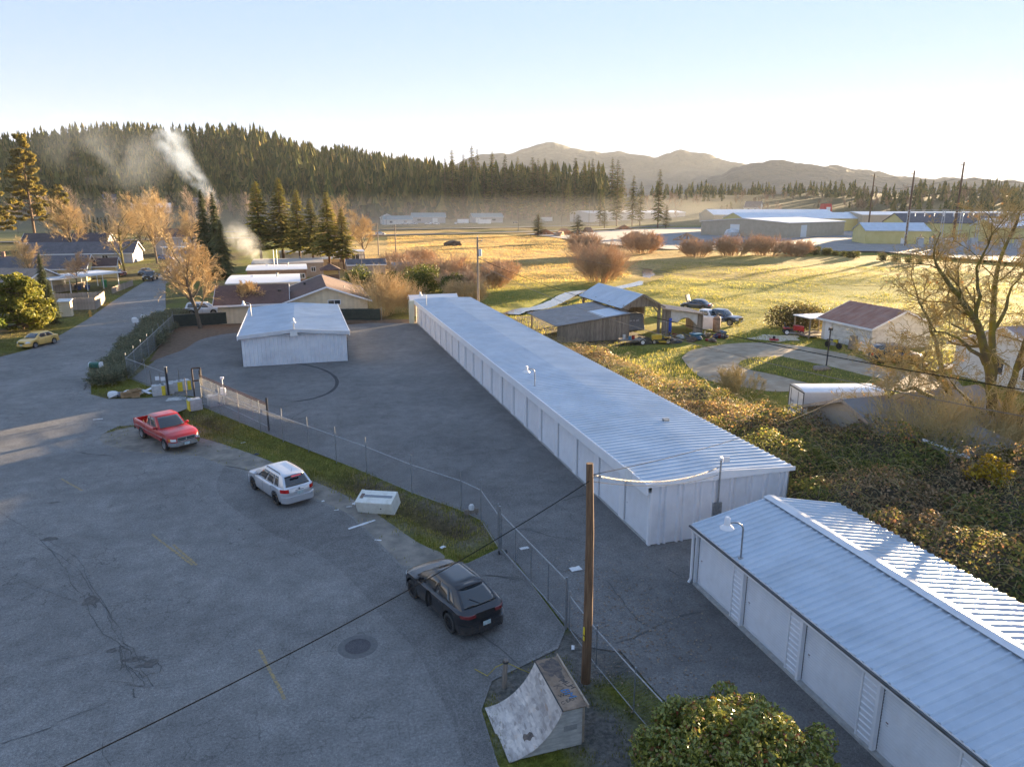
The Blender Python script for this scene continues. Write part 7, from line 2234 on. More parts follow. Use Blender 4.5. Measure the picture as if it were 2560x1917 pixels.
GR_T = leaf_mat('tan_field_grass', [(0, (0.34, 0.22, 0.08)), (0.6, (0.50, 0.34, 0.13)), (1, (0.62, 0.46, 0.2))], 0.5, 0.8, 0.1, nscale=0.08)
g = np.random.default_rng(17)
X_, Y_ = g.uniform(-14, 8, 26000), g.uniform(26, 56.5, 26000)
ok = inside(X_, Y_, FENCE_A + VERGE[::-1])
shp = inside(X_, Y_, smooth_line(shoulder + shoulder[:1], 3)[:-1])
ok &= (~shp) | (g.random(len(X_)) < 0.04)
X_, Y_ = X_[ok], Y_[ok]
tufts('verge_grass', 'rough mossy grass in the ditch between street and fence', np.stack([X_, Y_, ground_h(X_, Y_)], 1), 0.10 + 0.14 * vnoise(X_, Y_, 1.5, 41), GR_V, 18, 4, 0.1, 0.014)
X_, Y_ = g.uniform(4.3, 10.4, 3200), g.uniform(9, 20, 3200)
ok = (~inside(X_, Y_, ROAD_PTS)) & (~inside(X_, Y_, LOT_PTS)) & (vnoise(X_, Y_, 1.3, 15) > 0.42)
X_, Y_ = X_[ok], Y_[ok]
tufts('mossy_grass', 'mossy grass around the pole and skate ramp', np.stack([X_, Y_, ground_h(X_, Y_)], 1), 0.05 + 0.08 * vnoise(X_, Y_, 1.0, 42), leaf_mat('moss_grass', [(0, (0.11, 0.125, 0.018)), (1, (0.28, 0.26, 0.05))], 0.35, 0.8, 0.1), 19, 4, 0.07, 0.012)
n = 60000
r_ = 45 + 150 * g.random(n) ** 1.3
az = np.radians(g.uniform(10, 56, n))
X_, Y_ = r_ * np.sin(az), r_ * np.cos(az)
ok = (X_ > bramble_edge(Y_) + 0.5) & (X_ > 24) & ~(inside(X_, Y_, DRIVE) & ~inside(X_, Y_, ISLAND)) & (seg_dist(X_, Y_, CREEK) > 3.4) & ~((X_ > 34) & (X_ < 46) & (Y_ > 66) & (Y_ < 84)) & ~((X_ > 55) & (X_ < 66) & (Y_ > 57) & (Y_ < 67)) & ~(X_ > 142) & ~((Y_ > 175) & (X_ > 95)) & ~((X_ > 28) & (Y_ < 41))
X_, Y_ = X_[ok], Y_[ok]
tufts('meadow_grass', 'sunlit yellow-green meadow grass around the barn and sheds', np.stack([X_, Y_, ground_h(X_, Y_) - 0.02], 1), 0.10 + 0.30 * vnoise(X_, Y_, 6, 43) * (0.4 + vnoise(X_, Y_, 1.6, 44)), GR_F, 20, 3, 0.25, 0.03)
n = 36000
X_, Y_ = g.uniform(14, 130, n), g.uniform(130, 345, n)
ok = (X_ < 20 + 0.36 * Y_) & (X_ > 0.12 * Y_) & (seg_dist(X_, Y_, CREEK) > 4)
X_, Y_ = X_[ok], Y_[ok]
tufts('dry_field_grass', 'tan dry grass of the wide field beyond the creek', np.stack([X_, Y_, ground_h(X_, Y_) - 0.02], 1), 0.15 + 0.3 * vnoise(X_, Y_, 10, 45), GR_T, 22, 3, 0.45, 0.05)
X_, Y_ = g.uniform(-34, -26, 5000), g.uniform(79, 150, 5000)
ok = ~inside(X_, Y_, ROAD_PTS)
X_, Y_ = X_[ok], Y_[ok]
tufts('kerb_grass', 'short green grass along the left street edge', np.stack([X_, Y_, ground_h(X_, Y_)], 1), 0.08 + 0.08 * vnoise(X_, Y_, 3, 46), GR_V, 24, 4, 0.2, 0.02)
X_, Y_ = g.uniform(-18.6, -9, 2600), g.uniform(60, 74, 2600)
ok = (~inside(X_, Y_, ROAD_PTS)) & (~inside(X_, Y_, LOT_PTS)) & (Y_ > 60.2)
X_, Y_ = X_[ok], Y_[ok]
tufts('corner_grass', 'bright mossy grass on the street corner behind the trash heap', np.stack([X_, Y_, ground_h(X_, Y_)], 1), 0.06 + 0.1 * vnoise(X_, Y_, 2, 47), leaf_mat('moss_grass', [(0, (0.06, 0.075, 0.01)), (1, (0.17, 0.16, 0.03))]), 25, 4, 0.15, 0.016)
# ------------------------------------------------------------------ houses
def shingle_mat(name, c, sc=1.0):
 if name in MATS:
  return MATS[name]
 m, n, l, b = new_mat(name)
 v = coords(n, l, 'Object')
 br = n.new('ShaderNodeTexBrick')
 br.inputs['Scale'].default_value = 2.2 * sc
 br.inputs['Color1'].default_value = rgba(tuple(x * 0.85 for x in c))
 br.inputs['Color2'].default_value = rgba(tuple(x * 1.2 for x in c))
 br.inputs['Mortar'].default_value = rgba(tuple(x * 0.6 for x in c))
 br.inputs['Mortar Size'].default_value = 0.01
 l.new(v, br.inputs['Vector'])
 d = ramp(n, l, noise(n, l, v, 0.8, 6), [(0.3, (0.75,) * 3), (0.7, (1.2,) * 3)])
 l.new(mixc(n, l, 1.0, br.outputs[0], d, 'MULTIPLY'), b.inputs['Base Color'])
 b.inputs['Roughness'].default_value = 0.92
 MATS[name] = m
 return m
SH_BROWN = shingle_mat('brown_shingles', (0.105, 0.062, 0.052))
SH_GREY = shingle_mat('grey_shingles', (0.11, 0.105, 0.115))
SH_DARK = shingle_mat('charcoal_shingles', (0.065, 0.055, 0.065))
SH_TAN = shingle_mat('tan_shingles', (0.26, 0.20, 0.16))
CREAM = M('cream_siding', (0.60, 0.49, 0.33), (0.67, 0.56, 0.40), 1.5, 0.8)
YCREAM = M('yellow_siding', (0.60, 0.47, 0.22), (0.66, 0.53, 0.27), 1.5, 0.8)
GREYW = M('grey_siding', (0.38, 0.37, 0.38), (0.46, 0.45, 0.45), 1.5, 0.8)
WHITEW = M('white_siding', (0.66, 0.64, 0.60), (0.74, 0.72, 0.68), 1.2, 0.8, dirt=((0.35, 0.30, 0.24), 1.5, 0.5))
WHITE_MEMB = M('white_roof_coating', (0.72, 0.72, 0.73), (0.80, 0.80, 0.80), 0.6, 0.6, dirt=((0.5, 0.48, 0.45), 0.6, 0.4))
PANE = M('window_glass', (0.04, 0.045, 0.05), None, 4, 0.06, spec=0.9)
BARNW = M('weathered_barn_wood', (0.17, 0.14, 0.11), (0.30, 0.25, 0.20), 3, 0.95, bmp=0.5, stretch=(6, 6, 0.5), rand=0.2)
FENCEW = M('weathered_fence_wood', (0.26, 0.21, 0.17), (0.40, 0.34, 0.28), 3, 0.95, stretch=(5, 5, 0.5), rand=0.18)
def window(parent, c, w, h, face, m=TRIM):
 """face: 0 -y, 1 +x, 2 +y, 3 -x; c is the centre on the wall"""
 rot = (0, PI / 2, PI, -PI / 2)[face]
 f = MB()
 for a in ((-w / 2 - 0.08, w / 2 + 0.08, -h / 2 - 0.08, -h / 2), (-w / 2 - 0.08, w / 2 + 0.08, h / 2, h / 2 + 0.08), (-w / 2 - 0.08, -w / 2, -h / 2, h / 2), (w / 2, w / 2 + 0.08, -h / 2, h / 2), (-0.03, 0.03, -h / 2, h / 2)):
  f.box(a[0], a[1], -0.07, 0.02, a[2], a[3])
 o = f.build('window', m, parent, loc=c, rotz=rot)
 MB().box(-w / 2, w / 2, -0.03, 0.01, -h / 2, h / 2).build('pane', PANE, o)
 return o
def house(name, label, cx, cy, rz, w, d, eave, ridge, wall, roof, over=0.45, wins=(), doors=(), group=None, cat='house', z=0.0, fascia=TRIM, thick=0.14, boards=0, ribbed=0, chimney=None, hip=0.0, bmat=None, split=True):
 """ridge along local x; gables at local +-x"""
 T = thing(name, label, cat, (cx, cy, z), rz, group)
 hw, hd = w / 2, d / 2
 mb = MB()
 for y0, y1 in ((-hd, -hd + 0.12), (hd - 0.12, hd)):
  mb.box(-hw, hw, y0, y1, 0, eave)
 for x0, x1 in ((-hw, -hw + 0.12), (hw - 0.12, hw)):
  mb.prism([(-hd + 0.12, 0), (hd - 0.12, 0), (hd - 0.12, eave), (0, ridge - 0.12), (-hd + 0.12, eave)], x0, x1, lambda u, v, h: (h, u, v))
 mb.build('wall', wall, T)
 sl = (ridge - eave) / hd
 ez = eave - sl * over + 0.05
 for s in (-1, 1):
  rp = MB()
  if ribbed:
   o_ = Vector((-hw - over, s * (hd + over), ez + 0.04))
   corrugate(rp, o_, (w + 2 * over, 0, 0), (0, -s * (hd + over), ridge - ez + 0.05), ribbed, 0.03, (0, s * (ridge - ez), hd), 1)
  rp.add([(-hw - over, s * (hd + over), ez), (hw + over, s * (hd + over), ez), (hw + over - hip, 0, ridge + 0.05), (-hw - over + hip, 0, ridge + 0.05),
    (-hw - over, s * (hd + over), ez - thick), (hw + over, s * (hd + over), ez - thick), (hw + over - hip, 0, ridge + 0.05 - thick), (-hw - over + hip, 0, ridge + 0.05 - thick)],
    [(0, 1, 2, 3) if s < 0 else (3, 2, 1, 0), (7, 6, 5, 4) if s < 0 else (4, 5, 6, 7), (0, 4, 5, 1), (1, 5, 6, 2), (3, 7, 4, 0)])
  r = rp.build('roof_slope', roof, T)
  MB().box(-hw - over - 0.02, hw + over + 0.02, s * (hd + over) - 0.03 + s * 0.035, s * (hd + over) + 0.03 + s * 0.035, ez - thick - 0.06, ez + 0.02).build('fascia', fascia, r)
  for e in (-1, 1):
   MB().bar((e * (hw + over + 0.03), s * (hd + over), ez - 0.05), (e * (hw + over + 0.03), s * 0.01, ridge + 0.0), 0.04, 0.2, (0, 0, 1)).build('barge_board', fascia, r)
  if s < 0 and chimney:
   chx = chimney
   c_ = MB().box(chx - 0.3, chx + 0.3, -0.5, 0.1, ridge - 0.6, ridge + 0.9).build('chimney', M('chimney_brick', (0.28, 0.16, 0.12), (0.36, 0.22, 0.17), 6, 0.9), r)
 for face, u, zc, ww, hh in wins:
  c = {0: (u, -hd, zc), 2: (u, hd, zc), 1: (hw, u, zc), 3: (-hw, u, zc)}[face]
  window(T, c, ww, hh, face)
 for face, u, ww, hh, m in doors:
  c = {0: (u, -hd, 0), 2: (u, hd, 0), 1: (hw, u, 0), 3: (-hw, u, 0)}[face]
  o = MB().box(-ww / 2, ww / 2, -0.05, 0.02, 0.05, hh).build('door', m, T, loc=c, rotz=(0, PI / 2, PI, -PI / 2)[face])
  MB().box(ww / 2 - 0.14, ww / 2 - 0.08, -0.09, -0.05, hh * 0.45, hh * 0.5).build('handle', DARK, o)
 return T
# ---- cream house with brown shingle roof
CH = house('cream_house', 'cream board-sided house with brown shingle roof behind the square shed', 3.3, 103.9, rad(90), 16.4, 10.4, 2.55, 4.35, CREAM, SH_BROWN, 0.5, [(3, -0.9, 2.3, 1.5, 0.5)], cat='house')
bm_ = M('cream_board', (0.60, 0.49, 0.33), (0.69, 0.58, 0.41), 1.2, 0.8, rand=0.07)
xb = -5.15
while xb < 5.1:
 top = 2.55 + (1 - abs(xb + 0.14) / 5.2) * 1.68
 if not (-1.8 < xb < 0.1):
  MB().box(-8.235, -8.203, xb, xb + 0.272, 0.05, top - 0.05).build('board', bm_, CH)
 else:
  MB().box(-8.235, -8.203, xb, xb + 0.272, 0.05, 1.95).build('board', bm_, CH)
  MB().box(-8.235, -8.203, xb, xb + 0.272, 2.66, top - 0.05).build('board', bm_, CH)
 xb += 0.285
MB().box(-0.15, 0.15, -0.15, 0.15, 0, 0.3).build('roof_vent', DARK, CH, loc=(3.0, 2.6, 3.55))
MB().lathe([(0.05, 0), (0.05, 0.5), (0.0, 0.5)], 8).build('vent_pipe', GALV, CH, loc=(-2.0, -2.6, 3.3))
wing = house('cream_house_wing', 'low side wing of the cream house under the brown roof, left of its gable', -6.0, 101.2, 0.0, 8.2, 10.6, 2.55, 4.3, CREAM, SH_BROWN, 0.5, cat='house wing')
MB().box(-0.2, 0.2, -0.2, 0.2, 0, 0.25).build('roof_vent', DARK, wing, loc=(3.4, -2.2, 3.6))
xb = -4.05
while xb < 4.0:
 MB().box(xb, xb + 0.272, -5.335, -5.303, 0.05, 2.4).build('board', bm_, wing)
 xb += 0.285
# ---- mobile homes with white roofs
def mobile_home(label, x0, x1, y0, y1, z, wall, wins=(), roof=WHITE_MEMB, bow=0.25, rz=0.0):
 cx, cy = (x0 + x1) / 2, (y0 + y1) / 2
 T = thing('mobile_home', label, 'mobile home', (cx, cy, 0), rz, 'mobile homes behind the cream house')
 hw, hd = (x1 - x0) / 2, (y1 - y0) / 2
 MB().box(-hw + 0.2, hw - 0.2, -hd + 0.2, hd - 0.2, 0.0, z - 0.1).build('wall', wall, T)
 rf_ = MB().slab(lambda u, v: (-hw + 2 * hw * u, -hd + 2 * hd * v, z + bow * (1 - (2 * v - 1) ** 2)), 6, 10, (0, 0, -0.14)).build('roof', roof, T)
 MB().lathe([(0.12, 0), (0.12, 0.45), (0.2, 0.46), (0.2, 0.55), (0, 0.6)], 10, (hw * 0.35, 0, z + bow)).build('roof_vent', GALV, rf_)
 MB().box(-hw * 0.4, -hw * 0.4 + 0.5, 0.5, 1.0, z + bow - 0.05, z + bow + 0.2).build('roof_hatch', TRIM, rf_)
 for face, u, zc, ww, hh in wins:
  c = {0: (u, -hd + 0.2, zc), 1: (hw - 0.2, u, zc), 3: (-hw + 0.2, u, zc)}[face]
  window(T, c, ww, hh, face)
 return T
mobile_home('white-roofed mobile home directly behind the brown shingle roof', -11.0, 0.2, 117.5, 131.5, 2.95, GREYW)
m2 = mobile_home('second white-roofed mobile home with the smoking chimney pipes', -9.3, 1.6, 140, 152, 3.05, M('brown_siding', (0.20, 0.13, 0.09), (0.26, 0.17, 0.12), 2, 0.85), [(0, 4.4, 1.7, 1.0, 0.8)])
for dx in (-0.6, 0.0):
 MB().tube([(dx, 0.3, 3.1), (dx, 0.3, 6.3)], 0.07, 8).build('stove_pipe', GALV, m2, True, 40)
mobile_home('tan-roofed long mobile home under the fir trunks', -9.2, 5.2, 155.5, 169.5, 3.0, M('tan_siding', (0.36, 0.27, 0.19), (0.44, 0.34, 0.25), 2, 0.85), [(0, 5.0, 1.6, 0.8, 0.8)], M('tan_roof', (0.38, 0.32, 0.27), (0.46, 0.40, 0.34), 0.8, 0.8))
m4 = mobile_home('long mobile home with white end wall and window beyond the firs', -4.5, 16.6, 188, 195.5, 3.1, WHITEW, [(0, 8.2, 1.8, 1.8, 1.3)])
MB().box(2.9, 6.6, -3.58, -3.5, 0.4, 2.7).build('porch_panel', M('porch_brown', (0.12, 0.07, 0.05), (0.17, 0.10, 0.07), 3, 0.9), m4)
mobile_home('low tan trailer home in front of the long mobile home', 5.0, 9.6, 173.5, 178, 2.4, CREAM)
T = thing('gazebo', 'small brown pyramid-roofed gazebo behind the brown shingle roof', 'gazebo', (6.1, 148.3, 0))
MB().add([(-2, -2, 2.2), (2, -2, 2.2), (2, 2, 2.2), (-2, 2, 2.2), (0, 0, 3.3), (-2, -2, 2.05), (2, -2, 2.05), (2, 2, 2.05), (-2, 2, 2.05)], [(0, 1, 4), (1, 2, 4), (2, 3, 4), (3, 0, 4), (8, 7, 6, 5), (0, 5, 6, 1), (1, 6, 7, 2), (2, 7, 8, 3), (3, 8, 5, 0)]).build('roof', SH_BROWN, T)
for a in (-1.7, 1.7):
 for b in (-1.7, 1.7):
  MB().box(a - 0.07, a + 0.07, b - 0.07, b + 0.07, 0, 2.1).build('post', FENCEW, T)
MB().box(-1.65, 1.65, -1.7, -1.62, 0, 1.2).build('panel', M('dark_stain', (0.10, 0.06, 0.04), (0.14, 0.09, 0.06), 3, 0.9), T)
house('garden_shed', 'small tan shed with teal roof beside the large evergreen bush', 20.2, 147.2, 0, 3.3, 2.6, 2.2, 3.3, M('shed_tan', (0.40, 0.33, 0.24), (0.48, 0.40, 0.3), 2, 0.85), M('teal_roof', (0.12, 0.22, 0.27), (0.16, 0.27, 0.32), 2, 0.7), 0.25, cat='shed')
house('garden_shed', 'long grey shed roof left of the small teal-roofed shed', 14.2, 160, 0, 8, 4, 2.2, 3.2, FENCEW, SH_GREY, 0.25, cat='shed')
def plank_fence(label, line, h, m=FENCEW, w=0.19, gap=0.01, name='wooden_fence', jitter=0.04):
 T = thing(name, label, 'fence', (line[0][0], line[0][1], 0))
 o_ = Vector((line[0][0], line[0][1], 0))
 rr = random.Random(int(line[0][0] * 7))
 pm_ = MB().box(0, w - gap, -0.012, 0.012, 0.03, h).mesh('plank', m)
 for a, b in zip(line[:-1], line[1:]):
  A, B = Vector((a[0], a[1], 0)) - o_, Vector((b[0], b[1], 0)) - o_
  d = B - A
  ang = math.atan2(d.y, d.x)
  n_ = int(d.length / w)
  for i in range(n_):
   q = link('plank', pm_, T, tuple(A + d * (i / n_)), ang)
   q.scale = (1, 1, 1 + rr.uniform(-jitter, jitter))
  nrm = Vector((-math.sin(ang), math.cos(ang), 0)) * 0.05
  for z in (0.35, h - 0.3):
   MB().bar(A + nrm + Vector((0, 0, z)), B + nrm + Vector((0, 0, z)), 0.04, 0.09).build('rail', m, T)
  for i in range(int(d.length / 2.4) + 1):
   p = A + d * min(1, i * 2.4 / d.length) + nrm * 1.8
   MB().box(p.x - 0.05, p.x + 0.05, p.y - 0.05, p.y + 0.05, 0, h).build('post', m, T)
 return T
plank_fence('weathered wooden fence around the street-side yard behind the hydrant', [(-32.6, 115.6), (-28.4, 115.0), (-29.1, 123.6)], 1.7)
plank_fence('weathered wooden fence at the back of the street-side yard', [(-36.2, 123.2), (-29.2, 123.8)], 1.6)
plank_fence('low picket fence along the street before the black pickup', [(-30.6, 135.5), (-29.8, 148.0)], 1.1, w=0.24, gap=0.09)
plank_fence('wooden fence under the carport edge', [(-41.5, 137), (-37.0, 145.2)], 1.3)
plank_fence('brown wooden fence between the long mobile home and the evergreens', [(6.5, 173.0), (16.5, 172.0)], 1.7)
T = thing('fire_hydrant', 'small yellow-orange fire hydrant on the grass strip', 'hydrant', (-27.45, 107.9, 0))
HYD = M('hydrant_yellow', (0.62, 0.33, 0.06), (0.5, 0.26, 0.05), 5, 0.6)
MB().lathe([(0.2, 0), (0.2, 0.06), (0.14, 0.08), (0.14, 0.6), (0.18, 0.62), (0.18, 0.68), (0.13, 0.72), (0.08, 0.86), (0.03, 0.9), (0.0, 0.95)], 14).build('barrel', HYD, T, True, 40)
for s in (-1, 1):
 MB().lathe([(0.07, 0.0), (0.07, s * 0.24), (0.0, s * 0.25)], 10, (0, 0, 0.48), 'x').build('outlet', HYD, T, True, 40)
T = thing('cabinet', 'white-fronted utility cabinet with wood sides beside the street fence', 'cabinet', (-30.6, 109.2, 0))
MB().box(-0.7, 0.7, -0.5, 0.5, 0, 2.0).build('body', CREAM, T)
MB().add([(-0.85, -0.65, 2.0), (0.85, -0.65, 2.0), (0.85, 0.65, 2.25), (-0.85, 0.65, 2.25), (-0.85, -0.65, 2.08), (0.85, -0.65, 2.08), (0.85, 0.65, 2.33), (-0.85, 0.65, 2.33)], [(3, 2, 1, 0), (4, 5, 6, 7), (0, 1, 5, 4), (1, 2, 6, 5), (2, 3, 7, 6), (3, 0, 4, 7)]).build('roof', WHITEW, T)
for x, y, m, lab in [(-34.2, 146.2, M('bin_green', (0.02, 0.22, 0.08), None, 3, 0.5), 'tall green wheeled bin in the carport yard'), (-36.4, 143.8, M('bin_blue', (0.02, 0.06, 0.2), None, 3, 0.5), 'right blue recycling bin beside the wooden fence'), (-37.6, 143.0, M('bin_blue', (0.02, 0.06, 0.2)), 'left blue recycling bin beside the wooden fence')]:
 hgt = 1.35 if 'green' in lab else 0.7
 T = thing('wheeled_bin', lab, 'bin', (x, y, 0), 0.3)
 MB().add([(-0.3, -0.3, 0.05), (0.3, -0.3, 0.05), (0.3, 0.3, 0.05), (-0.3, 0.3, 0.05), (-0.42, -0.42, hgt), (0.42, -0.42, hgt), (0.42, 0.42, hgt), (-0.42, 0.42, hgt)], [(3, 2, 1, 0), (0, 1, 5, 4), (1, 2, 6, 5), (2, 3, 7, 6), (3, 0, 4, 7), (4, 5, 6, 7)]).build('body', m, T)
 MB().box(-0.45, 0.45, -0.47, 0.45, hgt + 0.005, hgt + 0.09).build('lid', m, T)
# ---- houses on the left
H1 = house('long_house', 'long house with dark purple-brown roof and pale gable in front of the cypress row', -72.5, 273, rad(-1), 24.5, 10, 3.0, 5.6, GREYW, SH_DARK, 0.5, [(0, x, 1.6, 1.4, 1.1) for x in (-9, -4, 3, 8)])
house('grey_house', 'grey-roofed house in front of the dark purple-brown roof', -53.5, 214, rad(-2), 25, 11, 2.7, 5.2, GREYW, SH_GREY, 0.5, [(0, x, 1.5, 1.3, 1.0) for x in (-8, -2, 6)])
house('yellow_house', 'yellow-cream house with grey roof left of the red off-roader', -52.0, 163.2, rad(3), 23, 10, 2.75, 4.9, YCREAM, SH_GREY, 0.5, [(1, -2.2, 1.7, 1.2, 1.2), (1, 1.6, 1.7, 1.2, 1.2), (0, 6, 1.6, 1.4, 1.1)], chimney=-3)
house('yellow_house_porch', 'small gabled front porch of the yellow-cream house', -39.0, 168.5, rad(3), 5, 5, 2.5, 3.9, YCREAM, SH_BROWN, 0.35, [(1, 0, 1.5, 1.1, 1.1)], cat='porch')
house('gabled_house', 'dark purple-roofed house with white gable trim at the left edge', -49.5, 121.5, rad(-52), 12, 8, 2.7, 4.8, GREYW, SH_DARK, 0.5, [(1, 0.0, 1.6, 1.6, 1.1)])
house('tan_roof_house', 'tan-roofed house behind the gabled dark-roofed one', -47.5, 140.5, rad(-25), 14, 8, 2.6, 4.3, CREAM, SH_TAN, 0.5)
T = thing('carport', 'white flat carport roof on thin posts before the yellow-cream house', 'carport', (-37.8, 142.6, 0), rad(58))
MB().slab(lambda u, v: (-7.5 + 15 * u, -2.6 + 5.2 * v, 2.75 + 0.15 * v), 12, 2, (0, 0, -0.12)).build('roof', WHITE_MEMB, T)
MB().box(-7.55, 7.55, -2.68, -2.61, 2.5, 2.8).build('fascia', TRIM, T)
for x in (-7, -3.5, 0, 3.5, 7):
 for y in (-2.4, 2.4):
  MB().box(x - 0.05, x + 0.05, y - 0.05, y + 0.05, 0, 2.62).build('post', TRIM, T)
house('two_storey_house', 'two-storey grey house with dark roof behind the twin spruces', -32.0, 243, rad(-3), 17, 10, 5.4, 7.6, GREYW, SH_DARK, 0.5, [(0, x, zz, 1.3, 1.1) for x in (-5, 0, 5) for zz in (1.6, 4.1)])
T = thing('carport', 'pale flat carport roof at the street end below the two-storey house', 'carport', (-31, 231, 0), rad(8))
MB().slab(lambda u, v: (-7 + 14 * u, -2.5 + 5 * v, 2.8), 8, 1, (0, 0, -0.2)).build('roof', M('pale_blue_roof', (0.45, 0.52, 0.58), (0.52, 0.58, 0.63), 1, 0.5), T)
for x in (-6.5, -2, 2, 6.5):
 MB().box(x - 0.07, x + 0.07, -2.3, -2.16, 0, 2.6).build('post', TRIM, T)
house('white_awning', 'white canopy roof beyond the far end of the long storage building', 17.4, 96.5, 0, 6.2, 2.0, 2.3, 2.75, FENCEW, WHITE_MEMB, 0.2, cat='canopy')
# ------------------------------------------------------------------ the right-hand yard: open barn
RUSTROOF = M('rusty_metal_roof', (0.28, 0.125, 0.08), (0.38, 0.20, 0.14), 1.1, 0.75, 0.05, dirt=((0.42, 0.34, 0.28), 0.9, 0.4), stretch=(1, 0.3, 1))
OLDROOF = M('old_galvanised_roof', (0.24, 0.22, 0.21), (0.34, 0.31, 0.29), 0.8, 0.6, 0.2, dirt=((0.16, 0.09, 0.06), 0.9, 0.5))
BARN = thing('open_barn', 'open pole barn with blue-grey metal roof and weathered board gable', 'barn', (37.65, 74.0, 0))
ez, rz_ = 3.35, 4.75
for s in (-1, 1):
 rp = MB()
 corrugate(rp, (s * 2.75, -0.5, ez - 0.15), (0, 13.0, 0), (-s * 2.75, 0, rz_ - ez + 0.15), 0.4, 0.035, (s * (rz_ - ez), 0, 2.7), 1)
 rp.add([(s * 2.72, -0.48, ez - 0.2), (0, -0.48, rz_ - 0.05), (0, 12.48, rz_ - 0.05), (s * 2.72, 12.48, ez - 0.2)], [(0, 1, 2, 3) if s > 0 else (3, 2, 1, 0)])
 r = rp.build('roof_slope', ROOF_BLUE, BARN)
 MB().bar((s * 2.8, -0.53, ez - 0.2), (0, -0.53, rz_ - 0.02), 0.05, 0.2, (0, 0, 1)).build('barge_board', BARNW, r)
for yy in (0.0, 4.0, 8.0, 12.0):
 for s in (-1, 1):
  MB().box(s * 2.3 - 0.13, s * 2.3 + 0.13, yy - 0.13, yy + 0.13, 0, ez + 0.05).build('post', BARNW, BARN)
  MB().bar((s * 2.3, yy, ez - 1.0), (s * 1.3, yy, ez + 0.2), 0.1, 0.14, (0, 1, 0)).build('brace', BARNW, BARN)
 MB().box(-2.3, 2.3, yy - 0.08, yy + 0.08, ez - 0.02, ez + 0.2).build('tie_beam', BARNW, BARN)
x = -2.4
while x < 2.35:
 t0 = ez - 0.05 + (0.0 if abs(x) < 1.4 else -0.55 * (abs(x) - 1.4))
 MB().box(x, x + 0.19, -0.2, -0.165, t0, rz_ - 0.2 - abs(x + 0.1) * 0.52).build('gable_board', BARNW, BARN)
 x += 0.2
x = 0
while x < 8:
 MB().box(2.32, 2.36, 4.2 + x, 4.39 + x, 0.0, 3.2).build('wall_board', BARNW, BARN)
 x += 0.2
# grey covered machine inside the barn
T = thing('covered_load', 'grey tarpaulin-covered load standing in the barn mouth', 'tarpaulin', (37.3, 75.2, 0))
MB().slab(lambda u, v: (-1.35 + 2.7 * u + 0.08 * math.sin(v * 9), -0.3 + 0.55 * v + 0.05 * math.sin(u * 14), 0.35 + 1.95 * v - 0.1 * (2 * u - 1) ** 4 * v), 16, 10, (0, 1.6, -0.05)).build('tarpaulin', M('grey_tarp', (0.13, 0.14, 0.155), (0.18, 0.19, 0.2), 3, 0.7), T, True)
mb = MB()
for k, (a, w_) in enumerate(((-0.55, 0.34), (-0.12, 0.26), (0.28, 0.42))):
 mb.add([(a, -0.11, 1.42), (a + w_, -0.11, 1.45), (a + w_ * 0.9, -0.085, 1.60 + 0.04 * k), (a + 0.05, -0.085, 1.57)], [(0, 1, 2, 3)])
mb.build('faded_print', M('faded_white_print', (0.45, 0.46, 0.48), (0.2, 0.21, 0.22), 12, 0.8), T)
# left lean-to with low roof
T = thing('lean_to', 'low rusty-roofed lean-to with plank wall on the left of the barn', 'shed', (31.6, 77.0, 0))
rp = MB()
corrugate(rp, (-5.2, -5.3, 1.9), (0, 10.6, 0), (8.9, 0, 1.05), 0.5, 0.03, (-1.05, 0, 8.9), 1)
rp.add([(-5.2, -5.3, 1.86), (3.7, -5.3, 2.91), (3.7, 5.3, 2.91), (-5.2, 5.3, 1.86)], [(3, 2, 1, 0)])
r = rp.build('roof', OLDROOF, T)
MB().slab(lambda u, v: (0.4 + 2.9 * u, -5.0 + 4.6 * v, 2.61 + 0.342 * u), 3, 3, (0, 0, -0.02)).build('pale_roof_sheet', ROOF_BLUE, r)
x = -5.0
while x < 3.4:
 MB().box(x, x + 0.2, -5.1, -5.06, 0, 1.86 + (x + 5.2) * 0.118).build('wall_board', BARNW, T)
 x += 0.21
for x in (-4.8, -1, 3.2):
 MB().box(x, x + 0.14, 4.6, 4.74, 0, 2.1).build('post', BARNW, T)
# right lean-to with the white tarp
T = thing('lean_to', 'lean-to with white sagging tarp and junk on the right of the barn', 'shed', (42.5, 73.6, 0), rad(-8))
rp = MB()
corrugate(rp, (-2.4, -0.7, 3.1), (0, 5, 0), (5.2, 0, -0.75), 0.4, 0.03, (0.75, 0, 5.2), 1)
rp.add([(-2.4, -0.7, 3.05), (2.8, -0.7, 2.3), (2.8, 4.3, 2.3), (-2.4, 4.3, 3.05)], [(0, 3, 2, 1)])
rp.build('roof', OLDROOF, T)
MB().bar((-2.4, -0.74, 3.06), (2.85, -0.74, 2.31), 0.05, 0.14, (0, 0, 1)).build('barge_board', FENCEW, T)
MB().slab(lambda u, v: (-1.3 + 3.3 * u, -0.45 + 0.1 * math.sin(u * 19) * v, 2.78 - 0.46 * u - (1.0 - 0.55 * math.sin(PI * min(1, max(0, (u - 0.25) / 0.7)))) * 1.3 * v), 22, 8, (0, 0.03, 0)).build('tarp', M('dirty_white_tarp', (0.55, 0.52, 0.47), (0.66, 0.63, 0.58), 2, 0.8), T, True)
MB().slab(lambda u, v: (-1.5 + 0.35 * u, -0.5 + 0.05 * math.sin(u * 9), 0.1 + 1.8 * v), 6, 4, (0, 0.03, 0)).build('blue_tarp', M('blue_tarp', (0.02, 0.08, 0.42), (0.03, 0.11, 0.5), 4, 0.5), T, True)
for x in (-2.2, 2.5):
 MB().box(x, x + 0.15, -0.5, -0.35, 0, 2.5 if x > 0 else 3.0).build('post', BARNW, T)
x = 0
